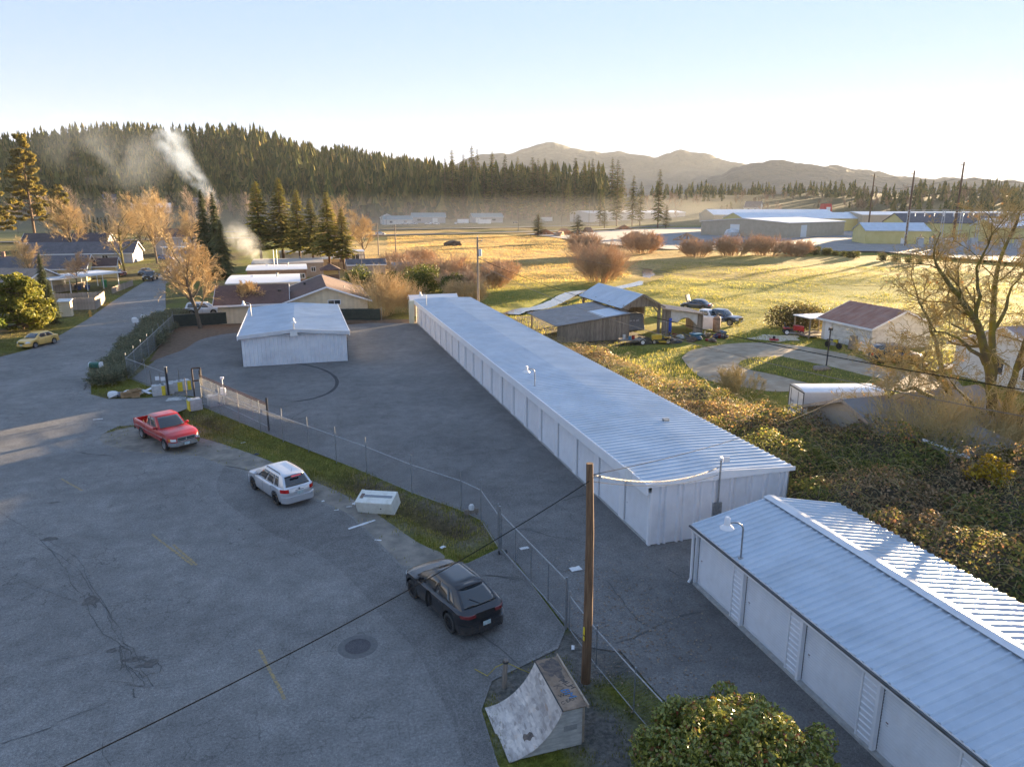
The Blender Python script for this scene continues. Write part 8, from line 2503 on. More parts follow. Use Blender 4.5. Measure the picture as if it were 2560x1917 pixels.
while x < 1.05:
 MB().box(1.55 + x, 1.74 + x, -0.36, -0.32, 0, 2.25 - x * 0.14).build('wall_board', BARNW, T)
 MB().box(-2.3 + x, -2.11 + x, -0.3, -0.26, 0, 2.95 - x * 0.14).build('wall_board', BARNW, T)
 x += 0.2
for y in np.arange(-0.3, 4.2, 0.2):
 MB().box(2.52, 2.56, y, y + 0.19, 0, 2.25).build('wall_board', BARNW, T)
# junk in front of the barn
rs = random.Random(31)
T = thing('flatbed_trailer', 'small flatbed trailer with white-rimmed wheels before the barn', 'trailer', (34.3, 69.3, 0), rad(-14))
MB().box(-1.4, 1.4, -0.7, 0.7, 0.42, 0.5).build('deck', BARNW, T)
ty, rm = wheel_meshes(0.3, 0.18, TRIM, 6)
for s in (-1, 1):
 w_ = link('wheel', ty, T, (1.0, s * 0.85, 0.3), 0 if s > 0 else PI)
 link('rim', rm, w_)
MB().bar((-1.4, 0, 0.44), (-2.3, 0, 0.3), 0.08, 0.08).build('drawbar', DARK, T)
for i, (x, y, lx, lab, c) in enumerate([(33.5, 69.6, 0.5, 'white bucket standing on the flatbed trailer', (0.6, 0.6, 0.6)), (34.4, 69.2, 0.4, 'red fuel can on the flatbed trailer', (0.4, 0.04, 0.03)), (33.9, 69.0, 0.4, 'blue crate on the flatbed trailer', (0.1, 0.25, 0.4))]):
 T = thing('container', lab, 'container', (x, y, 0.5), i)
 m = M('junk_%d' % i, c, tuple(q * 0.7 for q in c), 4, 0.7)
 MB().lathe([(0.0, 0), (0.14, 0), (0.18, lx), (0.16, lx), (0.13, 0.03)], 10).build('body', m, T)
 MB().tube([(-0.17, 0, lx), (-0.1, 0, lx + 0.12), (0.1, 0, lx + 0.12), (0.17, 0, lx)], 0.012, 5).build('handle', DARK, T)
def mower(label, loc, rz, m, seat, s=1.0, ar=0.24, af=0.18, white=True):
 T = thing('riding_mower', label, 'mower', loc, rz)
 T.scale = (s, s, s)
 MB().slab(lambda u, v: (0.05 + 0.85 * u, -0.28 + 0.56 * v, 0.78 - 0.12 * u * u + 0.06 * (1 - (2 * v - 1) ** 2)), 6, 5, (0, 0, -0.38)).build('bonnet', m, T)
 MB().box(-0.7, 0.1, -0.22, 0.22, 0.32, 0.46).build('chassis', DARK, T)
 MB().slab(lambda u, v: (-0.75 + 0.55 * u, -0.42 + 0.84 * v, 0.56 + 0.06 * math.sin(u * 3)), 4, 2, (0, 0, -0.06)).build('fender', m, T)
 MB().slab(lambda u, v: (-0.62 + 0.34 * u, -0.2 + 0.4 * v, 0.66), 2, 2, (0, 0, -0.08)).build('seat', seat, T)
 MB().obox((-0.64, 0, 0.84), (0.04, 0, 0.01), (0, 0.2, 0), (-0.02, 0, 0.16)).build('backrest', seat, T)
 MB().tube([(0.05, 0, 0.7), (-0.12, 0, 0.98)], 0.02, 6).build('steering_column', DARK, T)
 MB().lathe([(0.15, -0.012), (0.165, 0), (0.15, 0.012), (0.135, 0)], 14, (-0.13, 0, 0.99)).build('steering_wheel', DARK, T)
 MB().box(-0.35, 0.3, -0.48, 0.48, 0.13, 0.26).build('cutting_deck', GALV if white else m, T)
 for x, r in ((-0.5, ar), (0.7, af)):
  ty, rm = wheel_meshes(r, 0.2, TRIM if white else ALLOY, 6)
  for sg_ in (-1, 1):
   w_ = link('wheel', ty, T, (x, sg_ * 0.38, r), 0 if sg_ > 0 else PI)
   link('rim', rm, w_)
 return T
mower('red riding mower with white wheels on the lawn by the red-roofed shed', (54.8, 69.2, 0), rad(-28), M('mower_red', (0.40, 0.025, 0.03), (0.32, 0.02, 0.03), 3, 0.4), DARK, 1.35)
mower('yellow riding mower among the junk before the barn', (37.6, 68.7, 0), rad(160), M('mower_yellow', (0.55, 0.36, 0.03), (0.45, 0.3, 0.03), 3, 0.5), DARK, 1.25, white=False)
T = thing('garden_tiller', 'small red tiller standing in the pale sand', 'tiller', (49.9, 65.9, 0.06), rad(-25))
MB().box(-0.45, 0.45, -0.3, 0.3, 0.1, 0.28).build('deck', M('mower_red', (0.40, 0.025, 0.03)), T)
MB().lathe([(0.16, 0.28), (0.16, 0.5), (0.1, 0.56), (0, 0.56)], 10).build('engine', DARK, T)
for s in (-1, 1):
 MB().tube([(-0.3, s * 0.2, 0.28), (-0.9, s * 0.22, 0.75), (-1.1, s * 0.22, 0.78)], 0.018, 6).build('handle', DARK, T)
T = thing('wheelbarrow', 'blue wheelbarrow heaped with scrap in front of the white tarp', 'wheelbarrow', (42.3, 69.6, 0), rad(10))
MB().add([(-0.45, -0.28, 0.35), (0.45, -0.28, 0.35), (0.45, 0.28, 0.35), (-0.45, 0.28, 0.35), (-0.62, -0.42, 0.68), (0.68, -0.42, 0.68), (0.68, 0.42, 0.68), (-0.62, 0.42, 0.68)], [(3, 2, 1, 0), (0, 1, 5, 4), (1, 2, 6, 5), (2, 3, 7, 6), (3, 0, 4, 7), (4, 5, 6, 7)]).build('tray', M('barrow_blue', (0.03, 0.16, 0.27), (0.05, 0.2, 0.32), 4, 0.5), T)
ty, rm = wheel_meshes(0.2, 0.1, ALLOY, 5)
link('rim', rm, link('wheel', ty, T, (0.75, 0, 0.2)))
for s in (-1, 1):
 MB().tube([(0.7, s * 0.12, 0.25), (-0.3, s * 0.3, 0.4), (-1.1, s * 0.34, 0.62)], 0.02, 6).build('handle', BARNW, T)
MB().tube([(-0.4, -0.25, 0), (-0.4, -0.25, 0.4)], 0.02, 6).build('leg', DARK, T)
MB().tube([(-0.4, 0.25, 0), (-0.4, 0.25, 0.4)], 0.02, 6).build('leg', DARK, T)
T = thing('tank', 'tall rusty brown gas tank standing beside the lean-to', 'tank', (47.5, 73.6, 0))
MB().lathe([(0.42, 0), (0.45, 0.05), (0.45, 1.55), (0.36, 1.75), (0.12, 1.85), (0.1, 1.95), (0, 1.95)], 18).build('shell', M('rusty_tank', (0.24, 0.15, 0.10), (0.36, 0.25, 0.18), 3, 0.7, 0.2), T, True, 40)
MB().lathe([(0.07, 1.95), (0.07, 2.1), (0, 2.12)], 8).build('valve', DARK, T)
MB().lathe([(0.46, 1.45), (0.465, 1.5), (0.46, 1.55)], 18).build('rim', DARK, T)
tag(MB().obox((46.9, 75.2, 0.75), (0.95, -0.35, 0), (0.05, 0.18, 0.7), (0.01, 0.02, 0)).build('white_sheet', WHITEW), 'white sheet leaning by the old white pickup', 'sheet')
junkc = [(0.14, 0.10, 0.08), (0.25, 0.24, 0.22), (0.08, 0.09, 0.10), (0.3, 0.2, 0.1), (0.05, 0.12, 0.2), (0.4, 0.38, 0.34), (0.3, 0.05, 0.04)]
for i in range(26):
 if i < 15:
  x, y = 38.6 + i * 0.36 + rs.uniform(-0.3, 0.3), rs.uniform(67.8, 71.3)
 else:
  x, y = 44.0 + (i - 15) * 0.26, rs.uniform(68.9, 71.6)
 c = junkc[i % 7]
 m = M('scrap_%d' % (i % 7), c, tuple(q * 0.6 for q in c), 5, 0.8)
 r = rs.uniform(0.25, 0.5)
 mb = MB()
 if i % 3:
  lump(mb, (0, 0, r * 0.45), r, i, (rs.uniform(0.8, 1.6), 1, rs.uniform(0.5, 1.0)), 9, 0.35)
 else:
  for kk in range(5):
   mb.bar((rs.uniform(-0.6, 0), rs.uniform(-0.3, 0.3), 0.03 + 0.09 * kk), (rs.uniform(0.3, 0.9), rs.uniform(-0.3, 0.3), 0.1 + 0.13 * kk), 0.09, 0.06)
 tag(mb.build('scrap_heap', m, None, loc=(x, y, 0), rotz=rs.uniform(0, 3)), 'heap of scrap in the junk before the white tarp' if i < 15 else 'heap of scrap at the corner below the lean-to wall', 'scrap', 'junk before the barn' if i < 15 else 'junk at the lean-to corner')
T = thing('patio_umbrella', 'bare umbrella stand among the junk at the barn post', 'umbrella stand', (38.9, 70.2, 0))
MB().tube([(0, 0, 0), (0, 0, 2.2)], 0.025, 6).build('pole', GALV, T)
for k in range(6):
 a = k * PI / 3
 MB().tube([(0, 0, 2.15), (math.cos(a) * 0.9, math.sin(a) * 0.9, 2.05)], 0.014, 5).build('rib', GALV, T)
mb = MB()
mb.grid(lambda u, v: (51.6 + (0.05 + 2.9 * v) * math.cos(2 * PI * u) * (1 + 0.25 * math.sin(u * 19)), 67.6 + (0.05 + 2.0 * v) * math.sin(2 * PI * u) * (1 + 0.2 * math.sin(u * 31)), 0.24 * (1 - v) * (0.6 + 0.4 * math.sin(u * 25)) + 0.006), 36, 8)
o = mb.build('sand_patch', M('pale_sand', (0.48, 0.40, 0.28), (0.58, 0.50, 0.37), 2, 0.95, bmp=0.5, bdist=0.05), None, True)
o['kind'] = 'structure'
# ---- red-roofed shed
RS = house('red_roofed_shed', 'white lap-sided shed with rusty red metal roof in the gravel yard', 60.1, 62.4, rad(90), 7.4, 7.6, 2.45, 4.0, WHITEW, RUSTROOF, 0.4, [(3, -0.3, 1.45, 0.9, 0.9)], [(2, 2.7, 0.9, 2.0, TRIM)], cat='shed', ribbed=0.78)
lapm = M('lap_board', (0.64, 0.61, 0.56), (0.74, 0.71, 0.66), 1.5, 0.85, rand=0.08, dirt=((0.28, 0.22, 0.16), 1.6, 0.6))
for k in range(9):
 z0 = 0.1 + k * 0.26
 MB().obox((-3.72, 0, z0 + 0.125), (0.012, 0, 0.0), (0, 3.8, 0), (0.014, 0, 0.125)).build('lap_board', lapm, RS)
 MB().obox((-0.75, 3.82, z0 + 0.125), (2.95, 0, 0), (0, 0.012, 0), (0, -0.014, 0.125)).build('lap_board', lapm, RS)
T = thing('shed_porch', 'small flat porch roof on posts at the back of the red-roofed shed', 'porch', (56.6, 67.7, 0))
MB().slab(lambda u, v: (-1.9 + 3.9 * u, -1.5 + 3 * v, 2.35), 4, 1, (0, 0, -0.1)).build('roof', WHITE_MEMB, T)
for a in (-1.7, 1.7):
 for b in (-1.3, 1.3):
  MB().box(a - 0.06, a + 0.06, b - 0.06, b + 0.06, 0, 2.26).build('post', BARNW, T)
MB().box(-1.75, 1.75, -1.35, 1.35, 0.15, 0.3).build('deck', BARNW, T)
for z in (0.6, 1.0):
 MB().bar((-1.7, -1.3, z), (1.7, -1.3, z), 0.05, 0.1).build('rail', BARNW, T)
T = thing('dirt_bike', 'yellow and white dirt bike leaning before the red-roofed shed', 'motorbike', (53.6, 61.0, 0), rad(-75))
ty, rm = wheel_meshes(0.33, 0.1, ALLOY_D, 10)
for x in (-0.65, 0.7):
 link('rim', rm, link('wheel', ty, T, (x, 0, 0.33)))
MB().tube([(0.7, 0, 0.33), (0.45, 0, 0.95)], 0.03, 6).build('fork', DARK, T)
MB().tube([(0.42, -0.38, 1.02), (0.45, 0, 0.98), (0.42, 0.38, 1.02)], 0.018, 6).build('handlebar', DARK, T)
MB().slab(lambda u, v: (-0.75 + 0.8 * u, -0.1 + 0.2 * v, 0.86 + 0.06 * math.sin(u * 3)), 5, 2, (0, 0, -0.1)).build('seat', DARK, T)
MB().slab(lambda u, v: (0.05 + 0.42 * u, -0.15 + 0.3 * v, 0.93 + 0.05 * math.sin(u * 3)), 4, 3, (0, 0, -0.28)).build('fuel_tank', M('bike_yellow', (0.55, 0.45, 0.03)), T)
MB().box(-0.25, 0.25, -0.13, 0.13, 0.3, 0.62).build('engine', GALV, T)
for x, y, lab, m in [(54.9, 59.7, 'dark board leaning on the white shed wall', BARNW), (55.3, 58.6, 'white door panel leaning on the white shed wall', WHITEW)]:
 tag(MB().obox((x, y, 0.75), (0.12, -0.42, 0), (0.12, 0.04, 0.72), (0.02, 0.006, 0)).build('leaning_panel', m), lab, 'panel')
T = thing('lamp_post', 'thin dark post on a stump base in the grass island', 'post', tuple(vH(455, 752)))
MB().tube([(0, 0, 0), (0.05, 0, 3.6)], 0.06, 8).build('shaft', DARK, T, True, 40)
MB().box(-0.1, 0.2, -0.12, 0.12, 3.6, 3.85).build('head', DARK, T)
mb = MB()
lump(mb, (-0.7, -0.1, 0.1), 0.7, 8, (1.3, 0.8, 0.45), 10, 0.3)
mb.build('stump_base', BARNW, T, True)
# ---- garage with grey roof, and the lean-to below it
GW = M('flaking_white_wall', (0.30, 0.26, 0.21), (0.42, 0.38, 0.33), 2, 0.85, dirt=((0.2, 0.15, 0.1), 2, 0.7))
GROOF = M('pale_grey_roof', (0.19, 0.18, 0.18), (0.25, 0.24, 0.235), 0.5, 0.8, dirt=((0.26, 0.24, 0.22), 1.2, 0.4))
house('garage', 'old garage with broad pale grey roof behind the oak limbs', 35.6, 33.4, rad(2), 10.0, 6.2, 2.3, 3.5, GW, GROOF, 0.35, cat='garage', fascia=FENCEW)
T = thing('lean_to', 'small pale lean-to roof with white posts in the brambles below the oak', 'shed', (33.8, 27.9, 0), rad(3))
MB().slab(lambda u, v: (-2.6 + 5.2 * u, -1.5 + 3 * v, 2.25 + 0.35 * v), 4, 2, (0, 0, -0.1)).build('roof', GROOF, T)
for x in (-2.4, -1.2, 0.2, 2.3):
 MB().box(x - 0.06, x + 0.06, -1.3, -1.18, 0, 2.2).build('post', TRIM, T)
MB().box(-2.3, 2.3, 1.2, 1.3, 0, 2.4).build('wall', GW, T)
tag(MB().obox((31.4, 26.9, 2.5), (0.05, 0.03, 0), (0.6, -0.9, -0.25), (0.0, 0.02, 0.05)).build('white_board', TRIM), 'loose white board hanging over the brambles', 'board')
house('white_house', 'white house with faded pink roof at the right edge', 63.5, 43.6, rad(0), 16, 9.0, 3.0, 5.0, WHITEW, M('faded_pink_roof', (0.36, 0.27, 0.24), (0.44, 0.34, 0.30), 0.8, 0.9), 0.5, [(3, 0.6, 1.6, 1.6, 1.3), (3, -2.4, 1.6, 1.0, 1.3)])
T = thing('boat', 'white boat hull under blue cover below the oak', 'boat', (44.5, 29.6, 0.45), rad(30))
MB().slab(lambda u, v: (-2.4 + 4.8 * u, (2 * v - 1) * 0.95 * (1 - u ** 3.5), 0.35 + 0.75 * abs(2 * v - 1) ** 1.5 + 0.15 * u), 12, 10, (0, 0, -0.05)).build('hull', WHITECAR, T, True)
MB().slab(lambda u, v: (-2.3 + 4.0 * u, (2 * v - 1) * 0.88 * (1 - u ** 3.0 * 0.7), 1.12 + 0.12 * math.sin(PI * v)), 8, 6, (0, 0, -0.03)).build('cover', M('pale_blue_cover', (0.35, 0.48, 0.62), (0.45, 0.57, 0.68), 2, 0.7), T, True)
for x in (-1.4, 1.0):
 MB().box(x - 0.08, x + 0.08, -0.6, 0.6, -0.45, 0.42).build('cradle', BARNW, T)
for i in range(12):
 x, y = 56.8 + rs.uniform(-2.0, 3.5), 49.3 + rs.uniform(-2.3, 2.6)
 mb = MB()
 lump(mb, (0, 0, 0.2), rs.uniform(0.25, 0.5), 90 + i, (1.3, 1, 0.7), 9, 0.35)
 c = [(0.6, 0.6, 0.6), (0.3, 0.2, 0.15), (0.55, 0.5, 0.45), (0.1, 0.3, 0.4)][i % 4]
 tag(mb.build('yard_clutter', M('clutter_%d' % (i % 4), c, tuple(q * 0.7 for q in c), 4, 0.8), None, loc=(x, y, 0)), 'heap of household clutter between the dark SUV and the white house', 'clutter', 'clutter beside the white house')
# ------------------------------------------------------------------ beyond the creek: yard, warehouses, substation
YARDG = M('yard_gravel', (0.22, 0.20, 0.19), (0.30, 0.28, 0.26), 0.3, 0.95, kind='World')
poly_sheet('gravel_lumber_yard', [(112, 240), (118, 215), (150, 196), (176, 186), (176, 130), (330, 130), (340, 430), (230, 420), (150, 372), (112, 352)], YARDG, 0.42)
HIGH = asphalt_mat('highway_asphalt', (0.12, 0.12, 0.125), (0.10, 0.10, 0.105), 0.1)
for nm, ln, w in [('highway', [(-120, 330), (-20, 343), (20, 349), (48, 356), (120, 378), (200, 420), (300, 500), (420, 620)], 9.0), ('side_road', [(-80, 415), (0, 425), (60, 437), (150, 462), (260, 520), (400, 640)], 11.0)]:
 mb = MB()
 ribbon(mb, smooth_line(ln, 6), w, 0.50, False)
 mb.build(nm, HIGH)['kind'] = 'structure'
BEIGE = M('beige_steel_wall', (0.44, 0.36, 0.26), (0.50, 0.42, 0.31), 0.5, 0.7)
YELW = M('yellow_steel_wall', (0.58, 0.50, 0.20), (0.64, 0.56, 0.25), 0.5, 0.7)
BW = M('white_metal_roof', (0.66, 0.67, 0.69), (0.74, 0.75, 0.76), 0.2, 0.5)
BDOOR = M('white_big_door', (0.72, 0.72, 0.7), None, 3, 0.5)
def shed_b(name, label, corner, u_end, v_len, eave, ridge, wall, roof, doors=(), wins=(), over=0.3, group='warehouses beyond the field'):
 """rectangular steel building: one corner, the end of one long side, and the depth to its left"""
 a, b = Vector(corner), Vector(u_end)
 d = b - a
 w = d.length
 ang = math.atan2(d.y, d.x)
 n = Vector((-d.y, d.x)) / w
 c = (a + b) / 2 + n * v_len / 2
 return house(name, label, c.x, c.y, ang, w, v_len, eave, ridge, wall, roof, over, wins, doors, group, 'warehouse', 0.4, roof, 0.25)
shed_b('warehouse', 'beige steel warehouse with white roof and two white doors', (208, 272), (255, 291.5), 46, 6.6, 8.2, BEIGE, BW, [(0, -12, 5, 5.4, BDOOR), (3, 4, 5, 5.4, BDOOR)])
shed_b('warehouse', 'yellow shed with pale blue roof and dark skylights before the substation', (206, 224), (226, 214), 17, 5.0, 7.6, YELW, ROOF_BLUE, [(0, 2, 1.2, 2.2, BDOOR)])
shed_b('warehouse', 'long white-roofed building with yellow gable behind the beige warehouse', (235, 345), (350, 330), 26, 7.0, 10, YELW, BW)
shed_b('warehouse', 'dark-grey-roofed yellow building right of the beige warehouse', (262, 262), (318, 238), 26, 6.5, 10.5, YELW, SH_GREY, [(0, 0, 6, 4, DARK)])
shed_b('warehouse', 'white-roofed warehouse behind the substation, nearer', (258, 214), (330, 176), 24, 6.0, 9, YELW, BW)
shed_b('warehouse', 'white-roofed warehouse behind the substation, farther right', (300, 240), (390, 190), 30, 7.0, 10.5, GREYW, BW)
shed_b('warehouse', 'large flat pale roof behind the dark-grey roof', (300, 330), (400, 290), 34, 9.0, 10.5, BEIGE, BW)
shed_b('warehouse', 'far beige gabled warehouse left of the red tower', (285, 455), (370, 432), 36, 7.5, 11, BEIGE, BW)
shed_b('warehouse', 'farthest long pale warehouse right of the red tower', (390, 440), (520, 380), 30, 7.0, 9, BEIGE, BW)
shed_b('warehouse', 'long pale blue warehouse among the tall middle conifers', (225, 540), (320, 555), 30, 8.0, 9.5, GREYW, BW)
T = thing('red_tower', 'red stepped tower with white sign among the warehouses', 'tower', (392, 470, 0.4))
REDT = M('tower_red', (0.42, 0.05, 0.05), (0.5, 0.07, 0.06), 1, 0.7)
MB().box(-8, 8, -3, 3, 0, 5).build('base', REDT, T)
MB().prism([(-5, 5), (5, 5), (3, 15), (-3, 15)], -2.5, 2.5, lambda u, v, h: (u, h, v)).build('shaft', REDT, T)
MB().box(-1.6, 2.0, -2.62, -2.53, 9.5, 12.5).build('sign_face', TRIM, T)
house('white_barn', 'small white gabled barn across the field', 70.5, 583, rad(84), 16, 11, 5.0, 7.6, WHITEW, M('pale_blue_roof', (0.45, 0.52, 0.58)), 0.4, cat='barn', group='workshops across the field')
BLUER = M('blue_green_roof', (0.12, 0.19, 0.21), (0.16, 0.24, 0.26), 0.4, 0.6)
house('workshop', 'left workshop with blue-green roof across the field', 106, 598, rad(-6), 27, 12, 5.0, 8.2, GREYW, BLUER, 0.6, [(0, -8, 2.6, 3, 1.6)], [(0, 5, 4.2, 4.0, BDOOR)], 'workshops across the field', 'workshop')
house('workshop', 'right workshop with blue-green roof across the field', 155, 596, rad(3), 26, 11, 4.8, 7.8, GREYW, BLUER, 0.6, [(0, -3, 2.4, 4, 1.6), (0, 5, 2.4, 3, 1.6)], [(0, -9, 4, 4, BDOOR)], 'workshops across the field', 'workshop')
for x, y, w, lab in [(-20, 640, 16, 'white hillside house at the foot of the wooded hill'), (12, 660, 14, 'pale hillside house right of the white one'), (-95, 560, 24, 'low white-roofed house behind the pale birches'), (-75, 590, 18, 'dark-walled house behind the pale birches'), (-130, 600, 15, 'small house left of the smoke drift'), (75, 560, 22, 'blue-roofed house behind the fir group')]:
 house('valley_house', lab, x, y, rad(4), w, 9, 4.0, 6.6, WHITEW if 'dark' not in lab else GREYW, BW if 'white' in lab else (BLUER if 'blue' in lab else SH_GREY), 0.5, [(0, -w / 4, 2, 2, 1.4), (0, w / 4, 2, 2, 1.4)], group='houses at the foot of the hill', z=float(ground_h(x, y)) - 0.2)
p_ = ray_point(1630, 412, 690)
house('a_frame_house', 'white gabled house on the wooded rise at the right', p_[0], p_[1], rad(-50), 14, 10, 4, 9.5, WHITEW, SH_GREY, 0.4, [(0, -3, 2.2, 2, 1.6), (0, 3, 2.2, 2, 1.6)], z=float(ground_h(p_[0], p_[1])) - 0.3)
# lumber and truss piles
LUM = M('raw_lumber', (0.48, 0.27, 0.15), (0.58, 0.36, 0.21), 2, 0.85, rand=0.12)
for i, (x, y, s, lab) in enumerate([(118, 338, 1.0, 'leftmost stack of pale roof trusses behind the two field conifers'), (126, 330, 1.15, 'second stack of roof trusses behind the field conifers'), (121, 322, 0.8, 'low stack of trusses between the field conifers'), (152, 362, 1.0, 'truss stack right of the field conifers'), (140, 282, 1.2, 'truss stack above the wide willow thicket'), (156, 268, 1.1, 'rightmost truss stack in the gravel yard'), (188, 398, 1.0, 'far stack of lumber beside the middle conifers')]):
 T = thing('truss_stack', lab, 'lumber stack', (x, y, 0.42), i * 0.5, 'truss stacks in the gravel yard')
 T.scale = (s, s, s)
 for k in range(6):
  y0 = k * 0.5
  mb = MB()
  for a, b in (((-5, 0.1), (5, 0.1)), ((-5, 0.1), (0, 2.6)), ((5, 0.1), (0, 2.6)), ((-2.2, 0.1), (-2.5, 1.35)), ((2.2, 0.1), (2.5, 1.35)), ((0, 0.1), (0, 2.6)), ((-2.2, 0.1), (0, 2.6)), ((2.2, 0.1), (0, 2.6))):
   mb.bar((a[0], y0 + 0.06 * k, a[1]), (b[0], y0 + 0.06 * k, b[1]), 0.3, 0.24, (0, 1, 0))
  mb.build('truss', LUM, T)
mb = MB()
lump(mb, (0, 0, 0.2), 2.2, 55, (1.7, 1, 0.8), 12, 0.35)
tag(mb.build('debris_pile', M('dark_debris', (0.08, 0.055, 0.04), (0.14, 0.09, 0.06), 1.5, 0.95, bmp=1, bdist=0.2), None, loc=(55.5, 262, 0)), 'dark heap of debris in the tan field', 'heap')
# white tarp heap in the gravel yard
mb = MB()
lump(mb, (0, 0, 0.8), 3.0, 57, (1.5, 1, 0.9), 12, 0.3)
tag(mb.build('tarp_heap', M('tarp_white', (0.6, 0.58, 0.56), (0.7, 0.68, 0.66), 0.8, 0.8), None, loc=(196, 296, 0.4)), 'white tarp-covered heap left of the beige warehouse', 'heap')
# tall transmission poles
tp = []
for (x, y), hgt, lab in [((253, 274), 28, 'tall dark transmission pole before the dark-grey roof'), ((210, 209), 26, 'tall transmission pole in the middle above the substation'), ((235, 212), 29.5, 'tall thick transmission pole, rightmost of the three')]:
 T = thing('transmission_pole', lab, 'pole', (x, y, 0.3), 0, 'transmission poles at the substation')
 MB().tube([(0, 0, -0.5), (0, 0, hgt)], [0.5 if hgt > 29 else 0.36, 0.26], 8).build('shaft', M('creosote_pole', (0.085, 0.05, 0.035), (0.13, 0.08, 0.055), 3, 0.9), T, True, 50)
 for k, z in enumerate((hgt - 1.2, hgt - 5.5, hgt - 9.5)):
  MB().tube([(0, 0, z), (1.6 * (1 if k % 2 else -1), 0.4, z + 0.4)], 0.09, 6).build('insulator_arm', M('creosote_pole', (0.085, 0.05, 0.035)), T)
 tp.append((Vector((x, y, 0.3)), hgt))
for k, dz in enumerate((1.0, 5.3, 9.3)):
 wire('transmission wire between the tall poles and the right edge', tp[1][0] + Vector((0, 0, tp[1][1] - dz)), tp[2][0] + Vector((0, 0, tp[2][1] - dz)), 0.5, 0.05)
 wire('transmission wire leaving the rightmost tall pole', tp[2][0] + Vector((0, 0, tp[2][1] - dz)), (330, 120, 24 - dz), 3.0, 0.05)
 wire('transmission wire between the tall poles at the substation', tp[0][0] + Vector((0, 0, tp[0][1] - dz)), tp[1][0] + Vector((0, 0, tp[1][1] - dz)), 1.2, 0.05)
# substation
GALV_F = M('substation_steel', (0.42, 0.43, 0.44), (0.5, 0.51, 0.52), 1, 0.5, 0.3)
for i, (x, y, n, hh, lab) in enumerate([(207, 206, 3, 12.5, 'grey steel substation gantry, nearest row'), (222, 198, 3, 12.5, 'grey steel substation gantry, second row'), (226, 182, 3, 9.5, 'low grey substation gantry at the right')]):
 T = thing('substation_gantry', lab, 'gantry', (x, y, 0.4), rad(-32), 'substation steelwork')
 for k in range(n):
  px = k * 11
  for q in (-0.35, 0.35):
   MB().box(px + q - 0.1, px + q + 0.1, -0.1, 0.1, 0, hh).build('column', GALV_F, T)
  for z in np.arange(1, hh, 1.2):
   MB().bar((px - 0.35, 0, z), (px + 0.35, 0, z + 0.6), 0.06, 0.06, (0, 1, 0)).build('lacing', GALV_F, T)
 for z in (hh - 0.1, hh - 0.9):
  MB().bar((0, 0, z), ((n - 1) * 11, 0, z), 0.12, 0.14).build('beam', GALV_F, T)
 for k in range(7):
  px = 2 + k * 3.0
  if px < (n - 1) * 11:
   MB().lathe([(0.08, 0), (0.2, 0.2), (0.1, 0.35), (0.2, 0.55), (0.1, 0.7), (0.2, 0.9), (0.06, 1.1)], 8, (px, 0, hh - 2.2)).build('insulator', TRIM, T, True, 60)
 for k in range(4):
  MB().box(3 + k * 4.5, 5 + k * 4.5, -3.5, -1.8, 0, 3.2).build('switch_cabinet', GALV_F, T)
  MB().lathe([(0.12, 3.2), (0.3, 3.5), (0.14, 3.7), (0.3, 4.0), (0.1, 4.4)], 8, (4 + k * 4.5, -2.6, 0)).build('bushing', M('porcelain', (0.5, 0.36, 0.26)), T, True, 60)
chain_fence('long chain-link fence around the substation yard', [(150, 196), (176, 172), (184, 128)], 5.0, 2.4, 2.5, cell=0.8, z0=0.5)
for x, y, hh, lab in [(23.3, 218, 9.5, 'wooden pole at the tan field edge, left of the pair'), (25.8, 197.5, 9.5, 'wooden pole at the tan field edge, right of the pair'), (28.6, 331, 11, 'left of the twin poles by the far highway'), (28.3, 319.5, 11, 'right of the twin poles by the far highway'), (123, 400, 12, 'lone pole behind the field conifers'), (170, 455, 13, 'pole beside the far side road'), (11.0, 132, 6.5, 'thin pole behind the rounded evergreen bush'), (62, 520, 10, 'distant pole by the small white barn'), (196, 470, 16, 'distant pole before the middle conifers')]:
 T = thing('utility_pole', lab, 'pole', (x, y, 0), 0)
 MB().tube([(0, 0, -0.3), (0, 0, hh)], [0.17 if y > 140 else 0.06, 0.13 if y > 140 else 0.05], 8).build('shaft', POLE_GREY, T, True, 50)
 MB().bar((-0.7, 0, hh - 0.6), (0.7, 0, hh - 0.6), 0.1, 0.12).build('crossarm', POLE_GREY, T)
for x, y, sc_, lab in [(-44, 236, 1.5, 'golden round bare tree left of the two-storey house'), (-62, 236, 1.4, 'golden round bare tree behind the grey-roofed house'), (-47, 152, 0.75, 'small bare tree beside the yellow-cream house'), (-52, 300, 1.7, 'broad golden bare tree behind the dark purple-brown roof'), (18, 205, 1.1, 'golden bare tree right of the long mobile home')]:
 dup(T1, (x, y, 0), x * 0.7, lab, 'golden bare trees of the neighbourhood', sc_)
# ------------------------------------------------------------------ conifers across the field and on the hills
for i, (x, y, h, w, lab) in enumerate([(113.5, 336, 11.0, 2.9, 'small full conifer in the tan field, left of the pair'), (111.5, 279, 11.0, 3.1, 'small full conifer in the tan field, right of the pair')]):
 T = thing('field_conifer', lab, 'tree', (x, y, 0), i, 'conifer pair in the tan field')
 T.scale = (h / 20 * w, h / 20 * w, h / 20)
 link('trunk', FIR_TR, T)
 link('crown', SPR if False else MIDS[i], T)
for i, (x, y, h, w, lab) in enumerate([(206, 474, 26, 1.1, 'broad conifer at the left of the tall middle group'), (216, 468, 34, 1.2, 'tall dark conifer in the middle group'), (227, 466, 35, 1.2, 'tallest conifer in the middle group'), (235, 470, 31, 1.1, 'right conifer of the middle group'), (219, 413, 37, 0.95, 'slender tall conifer right of the middle group'),
    (222, 408, 15, 1.6, 'low full conifer at the foot of the slender one'), (190, 430, 13, 1.8, 'dark round conifer by the side road')]):
 fir('tall_conifer', lab, (x, y, 0), h, i, 'conifers in the middle distance', w, MIDS)
